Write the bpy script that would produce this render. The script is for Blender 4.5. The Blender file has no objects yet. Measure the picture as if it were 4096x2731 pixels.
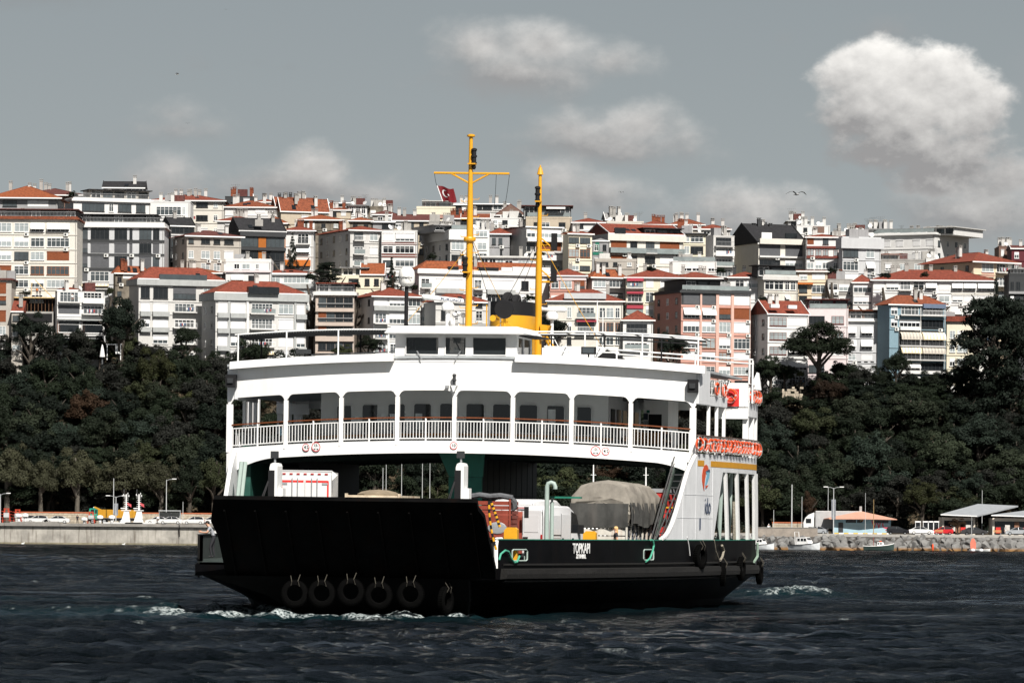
import bpy,bmesh,math,random
import numpy as np
from mathutils import Vector,Matrix

random.seed(7)
RNG = np.random.default_rng(11)
R = math.radians
scene = bpy.context.scene
COL = scene.collection

# ------------------------------------------------------------------ camera
CAM_H = 3.95
FPX = 20898.0            # focal length in pixels of a 4096 wide picture
VH = 2105.0              # row of the horizon in that picture
ROLL = R(0.43)
CR = Vector((math.cos(ROLL),0,math.sin(ROLL)))
CU = Vector((-math.sin(ROLL),0,math.cos(ROLL)))
cam_d = bpy.data.cameras.new('camera')
cam = bpy.data.objects.new('camera',cam_d)
COL.objects.link(cam)
cam.matrix_world = Matrix(((CR.x,CU.x,0,0),(CR.y,CU.y,-1,0),(CR.z,CU.z,0,CAM_H),(0,0,0,1)))
cam_d.sensor_width = 36.0
cam_d.lens = 36.0 * FPX / 4096.0
cam_d.shift_y = (VH - 2731 / 2) / 4096.0
cam_d.clip_start = 1.0
cam_d.clip_end = 20000.0
scene.camera = cam

# ------------------------------------------------------------------ view
scene.view_settings.view_transform = 'Standard'
scene.view_settings.look = 'None'
scene.view_settings.exposure = 0.75
scene.view_settings.gamma = 1.0
scene.cycles.use_denoising = True
scene.cycles.max_bounces = 6
scene.cycles.diffuse_bounces = 2
scene.cycles.glossy_bounces = 3
scene.cycles.transparent_max_bounces = 6
scene.cycles.sample_clamp_indirect = 4.0

# ------------------------------------------------------------------ sky and sun
SUN_AZ = R(20)           # from straight behind the camera towards its right hand
SUN_EL = R(47)
TO_SUN = Vector((math.sin(SUN_AZ) * math.cos(SUN_EL),-math.cos(SUN_AZ) * math.cos(SUN_EL),math.sin(SUN_EL)))
world = bpy.data.worlds.new('World')
scene.world = world
world.use_nodes = True
SKY_STRENGTH = 0.05
SKY_GAIN = 0.76


def build_world():
 nt = world.node_tree
 nt.nodes.clear()
 N = nt.nodes.new
 L = nt.links.new
 out = N('ShaderNodeOutputWorld')
 bg = N('ShaderNodeBackground')
 bg.inputs['Strength'].default_value = SKY_STRENGTH
 L(bg.outputs[0],out.inputs[0])
 sky = N('ShaderNodeTexSky')
 sky.sky_type = 'NISHITA'
 sky.sun_disc = False
 sky.sun_elevation = SUN_EL
 sky.sun_rotation = R(180) - SUN_AZ
 sky.altitude = 50
 sky.air_density = 1.0
 sky.dust_density = 1.5
 hs = N('ShaderNodeHueSaturation')
 hs.inputs['Saturation'].default_value = 0.60
 hs.inputs['Value'].default_value = 0.70 * SKY_GAIN
 L(sky.outputs[0],hs.inputs['Color'])
 tc = N('ShaderNodeTexCoord')
 sep = N('ShaderNodeSeparateXYZ')
 L(tc.outputs['Generated'],sep.inputs[0])

 def math_node(op,a,b=None,c=None,clamp=False):
  n = N('ShaderNodeMath')
  n.operation = op
  n.use_clamp = clamp
  for i,q in enumerate((a,b,c)):
   if q is None:
    continue
   if isinstance(q,(int,float)):
    n.inputs[i].default_value = q
   else:
    L(q,n.inputs[i])
  return n.outputs[0]

 az = math_node('ARCTAN2',sep.outputs[0],sep.outputs[1])
 el = math_node('ARCSINE',sep.outputs[2])
 comb = N('ShaderNodeCombineXYZ')
 L(az,comb.inputs[0])
 L(el,comb.inputs[1])

 def noise(scale,detail,rough,off=0.0,sx=0.0,sy=0.0):
  mp = N('ShaderNodeMapping')
  mp.inputs['Location'].default_value = (off + sx * scale,off * 0.7 + sy * scale * 1.35,off)
  mp.inputs['Scale'].default_value = (scale,scale * 1.35,scale)
  L(comb.outputs[0],mp.inputs[0])
  n = N('ShaderNodeTexNoise')
  n.inputs['Scale'].default_value = 1.0
  n.inputs['Detail'].default_value = detail
  n.inputs['Roughness'].default_value = rough
  L(mp.outputs[0],n.inputs['Vector'])
  return n.outputs[0]

 n1 = noise(62,7,0.58,3.1)
 n2 = noise(190,5,0.55,9.4)
 n0 = noise(22,4,0.5,1.7)
 n1c = math_node('SUBTRACT',n1,0.5)
 n2c = math_node('SUBTRACT',n2,0.5)
 # relief of the cloud lumps: how much thicker they are here than a little towards the sun
 rel = math_node('SUBTRACT',n1,noise(62,7,0.58,3.1,0.0011,0.0021))
 rel2 = math_node('SUBTRACT',n2,noise(190,5,0.55,9.4,0.0005,0.0009))
 F = FPX

 def cloud(lobes,soft,bright,edge=1.0):
  """one cumulus made of overlapping lobes (u, v, ru, rv); returns density and shade"""
  best = None
  vmin = min(l[1] - l[3] for l in lobes)
  vmax = max(l[1] + l[3] for l in lobes)
  uc = sum(l[0] for l in lobes) / len(lobes)
  uw = max(abs(l[0] - uc) + l[2] for l in lobes)
  for (u,v,ru,rv) in lobes:
   a0 = (u - 2048) / F
   e0 = (VH + 3 - v) / F
   dx = math_node('MULTIPLY',math_node('SUBTRACT',az,a0),F / ru)
   dy = math_node('MULTIPLY',math_node('SUBTRACT',el,e0),F / rv)
   d = math_node('SQRT',math_node('ADD',math_node('MULTIPLY',dx,dx),math_node('MULTIPLY',dy,dy)))
   q = math_node('MULTIPLY',math_node('SUBTRACT',1.0,d),min(ru,rv) / 150.0)
   best = q if best is None else math_node('SMOOTH_MAX',best,q,0.25)
  q = math_node('MULTIPLY_ADD',n1c,1.9 * edge,best)
  q = math_node('MULTIPLY_ADD',n2c,0.7 * edge,q)
  mr = N('ShaderNodeMapRange')
  mr.interpolation_type = 'SMOOTHSTEP'
  L(q,mr.inputs[0])
  mr.inputs[1].default_value = -0.05
  mr.inputs[2].default_value = soft
  e1 = (VH + 3 - vmin) / F
  e2 = (VH + 3 - vmax) / F
  hgt = math_node('MULTIPLY',math_node('SUBTRACT',el,e2),1.0 / (e1 - e2))
  sh = math_node('MULTIPLY_ADD',hgt,1.15,-0.22)
  sh = math_node('MULTIPLY_ADD',math_node('SUBTRACT',az,(uc - 2048) / F),0.18 * F / uw,sh)
  sh = math_node('MULTIPLY_ADD',rel,1.25,sh)
  sh = math_node('MULTIPLY_ADD',rel2,0.15,sh)
  sh = math_node('MULTIPLY_ADD',n1c,0.45,sh,clamp=True)
  return mr.outputs[0],sh,bright

 specs = [  # lobes, softness, brightness, edge
  ([(3480,310,240,170),(3740,360,270,200),(3560,450,330,170),(3870,440,190,190),(3390,480,170,130),(3700,590,330,100),(3900,560,180,120),(3540,600,280,110),(3800,660,320,120)],0.42,1.0,0.78),
([(1900,200,250,140),(2150,190,280,150),(2060,310,450,140),(2420,255,230,110)],0.95,0.70,0.56),
  ([(2540,510,258,136),(2280,540,228,106),(2430,590,502,121),(2650,580,228,91)],0.8,0.62,0.56),
  ([(690,480,195,73),(700,540,317,79)],0.80,0.50,0.48),
  ([(980,275,134,42),(1130,285,122,36)],1.0,-0.02,0.64),
  ([(1250,700,182,136),(1130,760,396,106),(1400,780,258,91)],0.7,0.58,0.56),
  ([(680,690,136,106),(640,760,243,106)],0.9,0.45,0.56),
  ([(2240,720,182,121),(2330,780,335,121)],0.7,0.62,0.48),
  ([(2900,820,228,106),(3020,820,258,113),(2960,880,457,91)],0.6,0.69,0.48),
  ([(3990,700,270,120),(3760,760,220,100),(3900,850,470,150)],0.95,0.72,0.56),
  ([(150,20,317,73)],1.2,-0.05,0.64),
  ([(3120,155,85,54)],1.2,0.05,0.80),
  ([(3520,130,183,85)],1.2,0.10,0.72),
 ]
 # the same kind of sky all round: loose patches of cloud low over the horizon
 mr = N('ShaderNodeMapRange')
 mr.interpolation_type = 'SMOOTHSTEP'
 L(math_node('MULTIPLY_ADD',n1c,0.8,math_node('SUBTRACT',n0,0.60)),mr.inputs[0])
 mr.inputs[1].default_value = 0.0
 mr.inputs[2].default_value = 0.5
 lowmask = math_node('MULTIPLY',mr.outputs[0],0.45)

 K = SKY_GAIN / SKY_STRENGTH
 dark = (0.262,0.258,0.258)
 brt = (0.82,0.80,0.765)

 def mixcol(fac,a,b):
  m = N('ShaderNodeMix')
  m.data_type = 'RGBA'
  if isinstance(fac,(int,float)):
   m.inputs[0].default_value = fac
  else:
   L(fac,m.inputs[0])
  for idx,q in ((6,a),(7,b)):
   if isinstance(q,tuple):
    m.inputs[idx].default_value = (*[c * K for c in q],1)
   else:
    L(q,m.inputs[idx])
  return m.outputs[2]

 # sky gets a grey veil (thin haze all over), then the clouds
 elp = math_node('MULTIPLY',math_node('MAXIMUM',el,0.0),11.0)
 veil = math_node('DIVIDE',0.85,math_node('MULTIPLY_ADD',elp,elp,1.0))
 cur = mixcol(veil,hs.outputs[0],(0.345,0.382,0.402))
 cur = mixcol(lowmask,cur,(0.30,0.30,0.31))
 for s in specs[1:] + specs[:1]:
  dens,sh,bright = cloud(*s)
  shb = math_node('MULTIPLY',sh,max(bright,0.0))
  cc = mixcol(shb,dark if bright >= 0 else (0.215,0.208,0.205),brt)
  op = 0.97 if bright > 0.8 else (0.9 if bright > 0.2 else 0.7)
  cur = mixcol(math_node('MULTIPLY',dens,op),cur,cc)
 L(cur,bg.inputs['Color'])


build_world()

sun_d = bpy.data.lights.new('sun','SUN')
sun_d.energy = 5.0
sun_d.angle = R(0.5)
sun_d.color = (1.0,0.955,0.89)
sun = bpy.data.objects.new('sun',sun_d)
COL.objects.link(sun)
sun.rotation_euler = TO_SUN.to_track_quat('Z','Y').to_euler()
sun.location = (200,-200,300)


# ------------------------------------------------------------------ helpers
def at(u,v,Y):
 """point at depth Y seen at column u, row v of the 4096 wide picture"""
 return Vector((0,0,CAM_H)) + Y * (Vector((0,1,0)) + CR * ((u - 2048) / FPX) - CU * ((v - VH) / FPX))


def tag(o,label=None,cat=None,group=None,kind=None):
 if label:
  o['label'] = label
 if cat:
  o['category'] = cat
 if group:
  o['group'] = group
 if kind:
  o['kind'] = kind
 return o


def empty(name,loc=(0,0,0),rz=0.0,parent=None):
 o = bpy.data.objects.new(name,None)
 o.empty_display_size = 0.3
 COL.objects.link(o)
 o.location = loc
 o.rotation_euler = (0,0,rz)
 if parent:
  o.parent = parent
 return o


def link(name,me,parent=None,loc=(0,0,0),rz=0.0,scale=None):
 o = bpy.data.objects.new(name,me)
 COL.objects.link(o)
 o.location = loc
 if rz:
  o.rotation_euler = (0,0,rz)
 if scale is not None:
  o.scale = scale
 if parent:
  o.parent = parent
 return o


def copy_tree(o,parent=None):
 c = o.copy()
 COL.objects.link(c)
 c.parent = parent
 for ch in list(o.children):
  copy_tree(ch,c)
 return c


class MB:
 """collects shapes for one mesh"""

 def __init__(self):
  self.v = []
  self.f = []
  self.m = []
  self.T = None

 def add(self,vs,fs,m=0):
  o = len(self.v)
  if self.T is not None:
   vs = [self.T @ Vector(p) for p in vs]
  self.v += [tuple(p) for p in vs]
  self.f += [tuple(i + o for i in q) for q in fs]
  self.m += [m] * len(fs)
  return self

 def box(self,x0,x1,y0,y1,z0,z1,m=0):
  vs = [(x,y,z) for z in (z0,z1) for y in (y0,y1) for x in (x0,x1)]
  return self.add(vs,[(0,2,3,1),(4,5,7,6),(0,1,5,4),(2,6,7,3),(0,4,6,2),(1,3,7,5)],m)

 def bar(self,a,b,r,m=0,n=6,r2=None):
  return self.tube([a,b],r,m,n,r2)

 def tube(self,pts,r,m=0,n=6,r2=None,cap=True):
  pts = [Vector(p) for p in pts]
  k = len(pts)
  vs = []
  up = None
  for i,p in enumerate(pts):
   d = (pts[min(i + 1,k - 1)] - pts[max(i - 1,0)])
   if d.length < 1e-9:
    d = Vector((0,0,1))
   d.normalize()
   if up is None:
    up = Vector((0,0,1)) if abs(d.z) < 0.9 else Vector((1,0,0))
   x = d.cross(up)
   if x.length < 1e-6:
    x = d.orthogonal()
   x.normalize()
   y = x.cross(d)
   up = y
   rr = r if r2 is None else r + (r2 - r) * i / max(k - 1,1)
   if isinstance(r,(list,tuple)):
    rr = r[i]
   for j in range(n):
    t = 2 * math.pi * (j + 0.5) / n
    vs.append(p + x * (math.cos(t) * rr) + y * (math.sin(t) * rr))
  fs = []
  for i in range(k - 1):
   for j in range(n):
    fs.append((i * n + j,i * n + (j + 1) % n,(i + 1) * n + (j + 1) % n,(i + 1) * n + j))
  if cap:
   fs.append(tuple(range(n - 1,-1,-1)))
   fs.append(tuple((k - 1) * n + j for j in range(n)))
  return self.add(vs,fs,m)

 def lathe(self,prof,n=16,c=(0,0,0),m=0):
  vs = []
  for (r,z) in prof:
   for j in range(n):
    t = 2 * math.pi * j / n
    vs.append((c[0] + r * math.cos(t),c[1] + r * math.sin(t),c[2] + z))
  fs = []
  k = len(prof)
  for i in range(k - 1):
   for j in range(n):
    fs.append((i * n + j,i * n + (j + 1) % n,(i + 1) * n + (j + 1) % n,(i + 1) * n + j))
  fs.append(tuple(range(n - 1,-1,-1)))
  fs.append(tuple((k - 1) * n + j for j in range(n)))
  return self.add(vs,fs,m)

 def torus(self,c,R_,r,axis='y',n=20,k=8,m=0,mfun=None):
  vs = []
  for i in range(n):
   a = 2 * math.pi * i / n
   for j in range(k):
    b = 2 * math.pi * j / k
    rr = R_ + r * math.cos(b)
    p = (rr * math.cos(a),r * math.sin(b),rr * math.sin(a))
    if axis == 'x':
     p = (p[1],p[0],p[2])
    elif axis == 'z':
     p = (p[0],p[2],p[1])
    vs.append((c[0] + p[0],c[1] + p[1],c[2] + p[2]))
  for i in range(n):
   fs = []
   for j in range(k):
    fs.append((i * k + j,i * k + (j + 1) % k,((i + 1) % n) * k + (j + 1) % k,((i + 1) % n) * k + j))
   if i == 0:
    base = len(self.v)
    self.add(vs,fs,mfun(i) if mfun else m)
   else:
    self.f += [tuple(q + base for q in f) for f in fs]
    self.m += [mfun(i) if mfun else m] * len(fs)
  return self

 def prism(self,poly,d0,d1,plane='xz',m=0):
  """polygon (a, b) extruded along the third axis from d0 to d1"""
  def P(a,b,d):
   return {'xz': (a,d,b),'yz': (d,a,b),'xy': (a,b,d)}[plane]
  n = len(poly)
  vs = [P(a,b,d0) for a,b in poly] + [P(a,b,d1) for a,b in poly]
  fs = [tuple(range(n)),tuple(range(2 * n - 1,n - 1,-1))]
  fs += [(i,i + n,(i + 1) % n + n,(i + 1) % n) for i in range(n)]
  return self.add(vs,fs,m)

 def loft(self,rings,m=0,closed=True,cap=True):
  n = len(rings[0])
  vs = [p for r in rings for p in r]
  fs = []
  for i in range(len(rings) - 1):
   for j in range(n if closed else n - 1):
    fs.append((i * n + j,i * n + (j + 1) % n,(i + 1) * n + (j + 1) % n,(i + 1) * n + j))
  if cap and closed:
   fs.append(tuple(range(n - 1,-1,-1)))
   fs.append(tuple((len(rings) - 1) * n + j for j in range(n)))
  return self.add(vs,fs,m)

 def ball(self,c,rx,ry=None,rz=None,m=0,n=10,k=7):
  ry = ry or rx
  rz = rz or rx
  prof = []
  vs = []
  for i in range(k + 1):
   t = -math.pi / 2 + math.pi * i / k
   rr = max(math.cos(t),0.02)
   for j in range(n):
    a = 2 * math.pi * j / n
    vs.append((c[0] + rx * rr * math.cos(a),c[1] + ry * rr * math.sin(a),c[2] + rz * math.sin(t)))
  fs = []
  for i in range(k):
   for j in range(n):
    fs.append((i * n + j,i * n + (j + 1) % n,(i + 1) * n + (j + 1) % n,(i + 1) * n + j))
  return self.add(vs,fs,m)

 def mesh(self,name,mats,smooth=False):
  me = bpy.data.meshes.new(name)
  me.from_pydata(self.v,[],self.f)
  if not isinstance(mats,(list,tuple)):
   mats = [mats]
  for k in mats:
   me.materials.append(k)
  me.polygons.foreach_set('material_index',self.m)
  bm = bmesh.new()
  bm.from_mesh(me)
  bmesh.ops.recalc_face_normals(bm,faces=bm.faces)
  bm.to_mesh(me)
  bm.free()
  if smooth:
   me.polygons.foreach_set('use_smooth',[True] * len(me.polygons))
   try:
    me.set_sharp_from_angle(angle=R(40))
   except Exception:
    pass
  me.update()
  return me

 def build(self,name,mats,parent=None,smooth=False,loc=(0,0,0),rz=0.0):
  return link(name,self.mesh(name,mats,smooth),parent,loc,rz)


_mats = {}


def mat(name,col,rough=0.7,var=0.12,scale=1.5,metal=0.0,streak=0.0,stain=None,spec=0.3,bump=0.0,bscale=8.0):
 """painted or raw surface: colour broken up by two sizes of noise, rain streaks if wanted"""
 if name in _mats:
  return _mats[name]
 m = bpy.data.materials.new(name)
 m.use_nodes = True
 nt = m.node_tree
 b = nt.nodes['Principled BSDF']
 b.inputs['Roughness'].default_value = rough
 b.inputs['Metallic'].default_value = metal
 b.inputs['Specular IOR Level'].default_value = spec
 N = nt.nodes.new
 L = nt.links.new
 if var <= 0 and streak <= 0:
  b.inputs['Base Color'].default_value = (*col,1)
 else:
  geo = N('ShaderNodeNewGeometry')
  n1 = N('ShaderNodeTexNoise')
  n1.inputs['Scale'].default_value = scale
  n1.inputs['Detail'].default_value = 6
  n1.inputs['Roughness'].default_value = 0.65
  L(geo.outputs['Position'],n1.inputs['Vector'])
  ramp = N('ShaderNodeMapRange')
  L(n1.outputs[0],ramp.inputs[0])
  ramp.inputs[1].default_value = 0.3
  ramp.inputs[2].default_value = 0.7
  mix = N('ShaderNodeMix')
  mix.data_type = 'RGBA'
  lo = tuple(c * (1 - var) for c in col)
  hi = tuple(min(1,c * (1 + var * 0.6)) for c in col)
  mix.inputs[6].default_value = (*lo,1)
  mix.inputs[7].default_value = (*hi,1)
  L(ramp.outputs[0],mix.inputs[0])
  cur = mix.outputs[2]
  if streak > 0:
   mp = N('ShaderNodeMapping')
   mp.inputs['Scale'].default_value = (2.2,2.2,0.22)
   L(geo.outputs['Position'],mp.inputs[0])
   n2 = N('ShaderNodeTexNoise')
   n2.inputs['Scale'].default_value = 1.0
   n2.inputs['Detail'].default_value = 5
   L(mp.outputs[0],n2.inputs['Vector'])
   r2 = N('ShaderNodeMapRange')
   L(n2.outputs[0],r2.inputs[0])
   r2.inputs[1].default_value = 0.52
   r2.inputs[2].default_value = 0.78
   r2.inputs[4].default_value = streak
   mx = N('ShaderNodeMix')
   mx.data_type = 'RGBA'
   L(r2.outputs[0],mx.inputs[0])
   L(cur,mx.inputs[6])
   st = stain or tuple(c * 0.45 for c in col)
   mx.inputs[7].default_value = (*st,1)
   cur = mx.outputs[2]
  L(cur,b.inputs['Base Color'])
  if bump > 0:
   nb = N('ShaderNodeTexNoise')
   nb.inputs['Scale'].default_value = bscale
   nb.inputs['Detail'].default_value = 4
   L(geo.outputs['Position'],nb.inputs['Vector'])
   bp = N('ShaderNodeBump')
   bp.inputs['Strength'].default_value = bump
   bp.inputs['Distance'].default_value = 0.05
   L(nb.outputs[0],bp.inputs['Height'])
   L(bp.outputs[0],b.inputs['Normal'])
 _mats[name] = m
 return m


def glass(name,col,rough=0.08,spec=0.5):
 return mat(name,col,rough,0.25,0.6,spec=spec)


WHITE = mat('white_paint',(0.70,0.70,0.69),0.45,0.05,0.8)
SHIPWHITE = mat('ship_white_paint',(0.74,0.74,0.73),0.45,0.05,0.6,streak=0.22,stain=(0.56,0.50,0.42),bump=0.25,bscale=0.9)
CREAMWALL = mat('cream_wall',(0.74,0.71,0.64),0.85,0.08,0.5,streak=0.18)
BLACKPAINT = mat('black_paint',(0.003,0.003,0.0032),0.8,0.4,1.2,spec=0.05)
BLACK = mat('matt_black',(0.010,0.010,0.011),0.7,0.2,spec=0.2)
DARKGLASS = glass('dark_glass',(0.012,0.014,0.016))
MIDGLASS = glass('mid_glass',(0.05,0.06,0.065))
PALEGLASS = glass('curtained_glass',(0.26,0.29,0.295),0.15)
STEEL = mat('grey_steel',(0.30,0.31,0.32),0.5,0.15,metal=0.3)
DARKMETAL = mat('dark_metal',(0.03,0.032,0.034),0.5,0.2)
ORANGE = mat('life_ring_orange',(0.56,0.062,0.014),0.8,0.12,6)
YELLOW = mat('ferry_yellow',(0.56,0.275,0.016),0.4,0.06,2)
WOOD = mat('varnished_wood',(0.15,0.045,0.016),0.45,0.35,6)
BENCHWOOD = mat('bench_wood',(0.36,0.145,0.025),0.5,0.3,6)
GREEN = mat('deck_green',(0.015,0.14,0.095),0.5,0.2,2)
PALEGREEN = mat('pale_green_paint',(0.29,0.355,0.325),0.5,0.08,2)
TYRE = mat('tyre_rubber',(0.0025,0.0025,0.0025),0.9,0.3,8,bump=0.4,spec=0.02)
ROPEGREEN = mat('green_rope',(0.06,0.30,0.20),0.8,0.3,14,bump=0.5,bscale=20)
ROPEGREY = mat('grey_rope',(0.22,0.20,0.16),0.9,0.4,14,bump=0.5,bscale=20)
SKIN = mat('skin',(0.50,0.28,0.19),0.6,0.08)
HAIR = mat('dark_hair',(0.012,0.009,0.008),0.6,0.2)
RED = mat('red_paint',(0.55,0.03,0.025),0.5,0.1)


def text_mesh(body,size,name='lettering',mats=None,extrude=0.004,shear=0.0,sx=1.0,align='CENTER',bold=0.0):
 cu = bpy.data.curves.new(name,'FONT')
 cu.body = body
 cu.size = size
 cu.align_x = align
 cu.align_y = 'CENTER'
 cu.extrude = extrude
 cu.offset = bold
 cu.shear = shear
 cu.resolution_u = 3
 o = bpy.data.objects.new(name,cu)
 COL.objects.link(o)
 dg = bpy.context.evaluated_depsgraph_get()
 me = bpy.data.meshes.new_from_object(o.evaluated_get(dg))
 bpy.data.objects.remove(o)
 bpy.data.curves.remove(cu)
 me.materials.clear()
 me.materials.append(mats)
 # text lies in x-y: stand it up into x-z facing -y
 me.transform(Matrix.Diagonal((sx,1,1,1)))
 me.transform(Matrix.Rotation(R(90),4,'X'))
 return me


def skin_mesh(verts,edges,radii,name,levels=1,root=0):
 me = bpy.data.meshes.new(name)
 me.from_pydata(verts,edges,[])
 o = bpy.data.objects.new(name,me)
 COL.objects.link(o)
 md = o.modifiers.new('skin','SKIN')
 sk = me.skin_vertices[0].data
 for i,r in enumerate(radii):
  sk[i].radius = r if isinstance(r,tuple) else (r,r)
  sk[i].use_root = (i == root)
 ss = o.modifiers.new('sub','SUBSURF')
 ss.levels = levels
 ss.render_levels = levels
 dg = bpy.context.evaluated_depsgraph_get()
 out = bpy.data.meshes.new_from_object(o.evaluated_get(dg))
 out.name = name
 bpy.data.objects.remove(o)
 bpy.data.meshes.remove(me)
 return out

# ------------------------------------------------------------------ sea
FERRY_D = 250.0
FERRY_YAW = R(10.0)
FERRY_LIST = R(0.37)
FERRY_X0 = -2.625


def ocean_tile(n=768,size=110.0,wind=(0.30,-0.95),seed=3):
 rg = np.random.default_rng(seed)
 k1 = np.fft.fftfreq(n,d=size / n) * 2 * np.pi
 kx,ky = np.meshgrid(k1,k1)
 k = np.sqrt(kx ** 2 + ky ** 2)
 k[0,0] = 1e-6
 wv = np.array(wind) / np.hypot(*wind)
 Lw = 0.34
 cosw = (kx * wv[0] + ky * wv[1]) / k
 P = np.exp(-1.0 / (k * Lw) ** 2) / k ** 4.0 * (0.05 + cosw ** 6) * np.exp(-(k * 0.075) ** 2)
 P[0,0] = 0
 h = (rg.standard_normal((n,n)) + 1j * rg.standard_normal((n,n))) * np.sqrt(P)
 H = np.real(np.fft.ifft2(h))
 s = H.std()
 with np.errstate(all='ignore'):
  dx = np.real(np.fft.ifft2(-1j * kx / k * h))
  dy = np.real(np.fft.ifft2(-1j * ky / k * h))
 return H / s,dx / s,dy / s


def sample(T,x,y,size):
 n = T.shape[0]
 fx = (x / size * n) % n
 fy = (y / size * n) % n
 i0 = np.floor(fx).astype(int) % n
 j0 = np.floor(fy).astype(int) % n
 tx = fx - np.floor(fx)
 ty = fy - np.floor(fy)
 i1 = (i0 + 1) % n
 j1 = (j0 + 1) % n
 return (T[j0,i0] * (1 - tx) * (1 - ty) + T[j0,i1] * tx * (1 - ty) + T[j1,i0] * (1 - tx) * ty + T[j1,i1] * tx * ty)


def smooth_noise(x,y,seed):
 rg = np.random.default_rng(seed)
 tile = rg.random((64,64))
 return sample(tile,x,y,64.0)


def sstep(a,b,x):
 t = np.clip((x - a) / (b - a),0,1)
 return t * t * (3 - 2 * t)


def build_sea():
 H,DX,DY = ocean_tile()
 size = 110.0
 ys = [104.0]
 while ys[-1] < 1000:
  y = ys[-1]
  ys.append(y + max(0.36,0.36 * (y / 300.0) ** 2.0))
 ys = np.array(ys + [1100.0])
 ncol = 560
 ang = np.linspace(-0.135,0.135,ncol)
 Yg,A = np.meshgrid(ys,ang,indexing='ij')
 Xg = Yg * A
 big = smooth_noise(Xg / 26.0 + 7,Yg / 40.0 + 3,5)
 amp = 0.058 * (0.35 + 1.3 * big)
 H2 = sample(H,Xg,Yg,size)
 H3 = sample(H,Xg * 0.26 + 41,Yg * 0.46 + 17,size)
 # wake: broken water ahead of and beside the ferry
 c,s = math.cos(FERRY_YAW),math.sin(FERRY_YAW)
 lx = (Xg - FERRY_X0) * c - (Yg - FERRY_D) * s
 ly = (Xg - FERRY_X0) * s + (Yg - FERRY_D) * c
 n1 = smooth_noise(Xg / 1.1,Yg / 2.2,21)
 n2 = smooth_noise(Xg / 0.35,Yg / 0.8,22)
 n3 = smooth_noise(Xg / 4.2,Yg / 8.0,23)
 bow = sstep(-31,-26,ly) * (1 - sstep(-18,-8,ly)) * (1 - sstep(4.5,8.0,np.abs(lx + 1.5)))
 # long trail to the left of the bow, towards and past the frame edge
 t1 = np.exp(-((Yg - (229 + 0.25 * (Xg + 10))) / 14.0) ** 2) * (1 - sstep(-6,4,Xg)) * 0.47
 t2 = np.exp(-((Yg - (262 - 0.1 * Xg)) / 5.0) ** 2) * (1 - sstep(-14,-6,Xg)) * 0.3
 rb = np.exp(-((Xg - 15.5) / 3.2) ** 2 - ((Yg - 296) / 10.0) ** 2) * 1.0
 rb2 = np.exp(-((Xg - 33) / 3.0) ** 2 - ((Yg - 262) / 6.0) ** 2) * 0.5
 hullside = np.exp(-((lx - 10.0) / 1.6) ** 2) * sstep(-22,-10,ly) * (1 - sstep(10,22,ly)) * 0.25
 churn = np.exp(-((Xg + 7.5) / 9.5) ** 4 - ((Yg - 224) / 15.0) ** 4) * 0.50
 zone = np.clip(churn + bow * 0.75 + t1 + t2 + rb + rb2 + hullside,0,1)
 far = 1 - 0.5 * sstep(350,900,Yg)
 Z = (H2 * amp + H3 * 0.085) * far
 Z += zone * ((n1 - 0.5) * 0.55 + (n2 - 0.5) * 0.30 + 0.03)
 Z += rb * 0.45 + rb2 * 0.12
 # smoother slick in the foreground left of centre
 Xd = Xg + sample(DX,Xg,Yg,size) * amp * 0.75
 Yd = Yg + sample(DY,Xg,Yg,size) * amp * 0.75
 Xd[:,0] = -6000
 Xd[:,-1] = 6000
 Z[:,0] = 0
 Z[:,-1] = 0
 Yd[0,:] = -300
 Z[0,:] = 0
 Yd[-1,:] = 1100
 Z[-1,:] = 0
 mixn = n1 * 0.40 + n2 * 0.38 + n3 * 0.22
 thr = 0.98 - 0.56 * zone
 foam = sstep(thr,thr + 0.10,mixn) * sstep(0.08,0.25,zone)
 caps = sstep(2.9,3.5,H2) * sstep(0.55,0.75,n3) * 0.6
 foam = np.clip(foam + caps,0,1)
 teal = np.clip(zone * 1.3,0,1)
 nr,nc = Xd.shape
 co = np.stack([Xd,Yd,Z],-1).reshape(-1,3)
 idx = np.arange(nr * nc).reshape(nr,nc)
 q = np.stack([idx[:-1,:-1],idx[:-1,1:],idx[1:,1:],idx[1:,:-1]],-1).reshape(-1,4)
 me = bpy.data.meshes.new('sea')
 me.vertices.add(len(co))
 me.vertices.foreach_set('co',co.astype(np.float32).ravel())
 me.loops.add(q.size)
 me.loops.foreach_set('vertex_index',q.astype(np.int32).ravel())
 me.polygons.add(len(q))
 me.polygons.foreach_set('loop_start',np.arange(0,q.size,4,dtype=np.int32))
 me.polygons.foreach_set('use_smooth',np.ones(len(q),dtype=bool))
 me.update(calc_edges=True)
 for nm,arr in (('foam',foam),('wake',teal)):
  at_ = me.attributes.new(nm,'FLOAT','POINT')
  at_.data.foreach_set('value',arr.astype(np.float32).ravel())
 m = bpy.data.materials.new('sea_water')
 m.use_nodes = True
 nt = m.node_tree
 b = nt.nodes['Principled BSDF']
 N = nt.nodes.new
 L = nt.links.new
 b.inputs['IOR'].default_value = 1.33
 b.inputs['Specular IOR Level'].default_value = 0.0
 geo = N('ShaderNodeNewGeometry')

 def noise(sc,det,stretch):
  mp = N('ShaderNodeMapping')
  mp.inputs['Scale'].default_value = (sc,sc * stretch,sc)
  mp.inputs['Rotation'].default_value = (0,0,R(12))
  L(geo.outputs['Position'],mp.inputs[0])
  n = N('ShaderNodeTexNoise')
  n.inputs['Scale'].default_value = 1
  n.inputs['Detail'].default_value = det
  n.inputs['Roughness'].default_value = 0.6
  L(mp.outputs[0],n.inputs['Vector'])
  return n.outputs[0]
 a = noise(1.9,8,2.0)
 bp = N('ShaderNodeBump')
 bp.inputs['Distance'].default_value = 0.42
 slick = noise(0.03,4,2.6)
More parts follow.
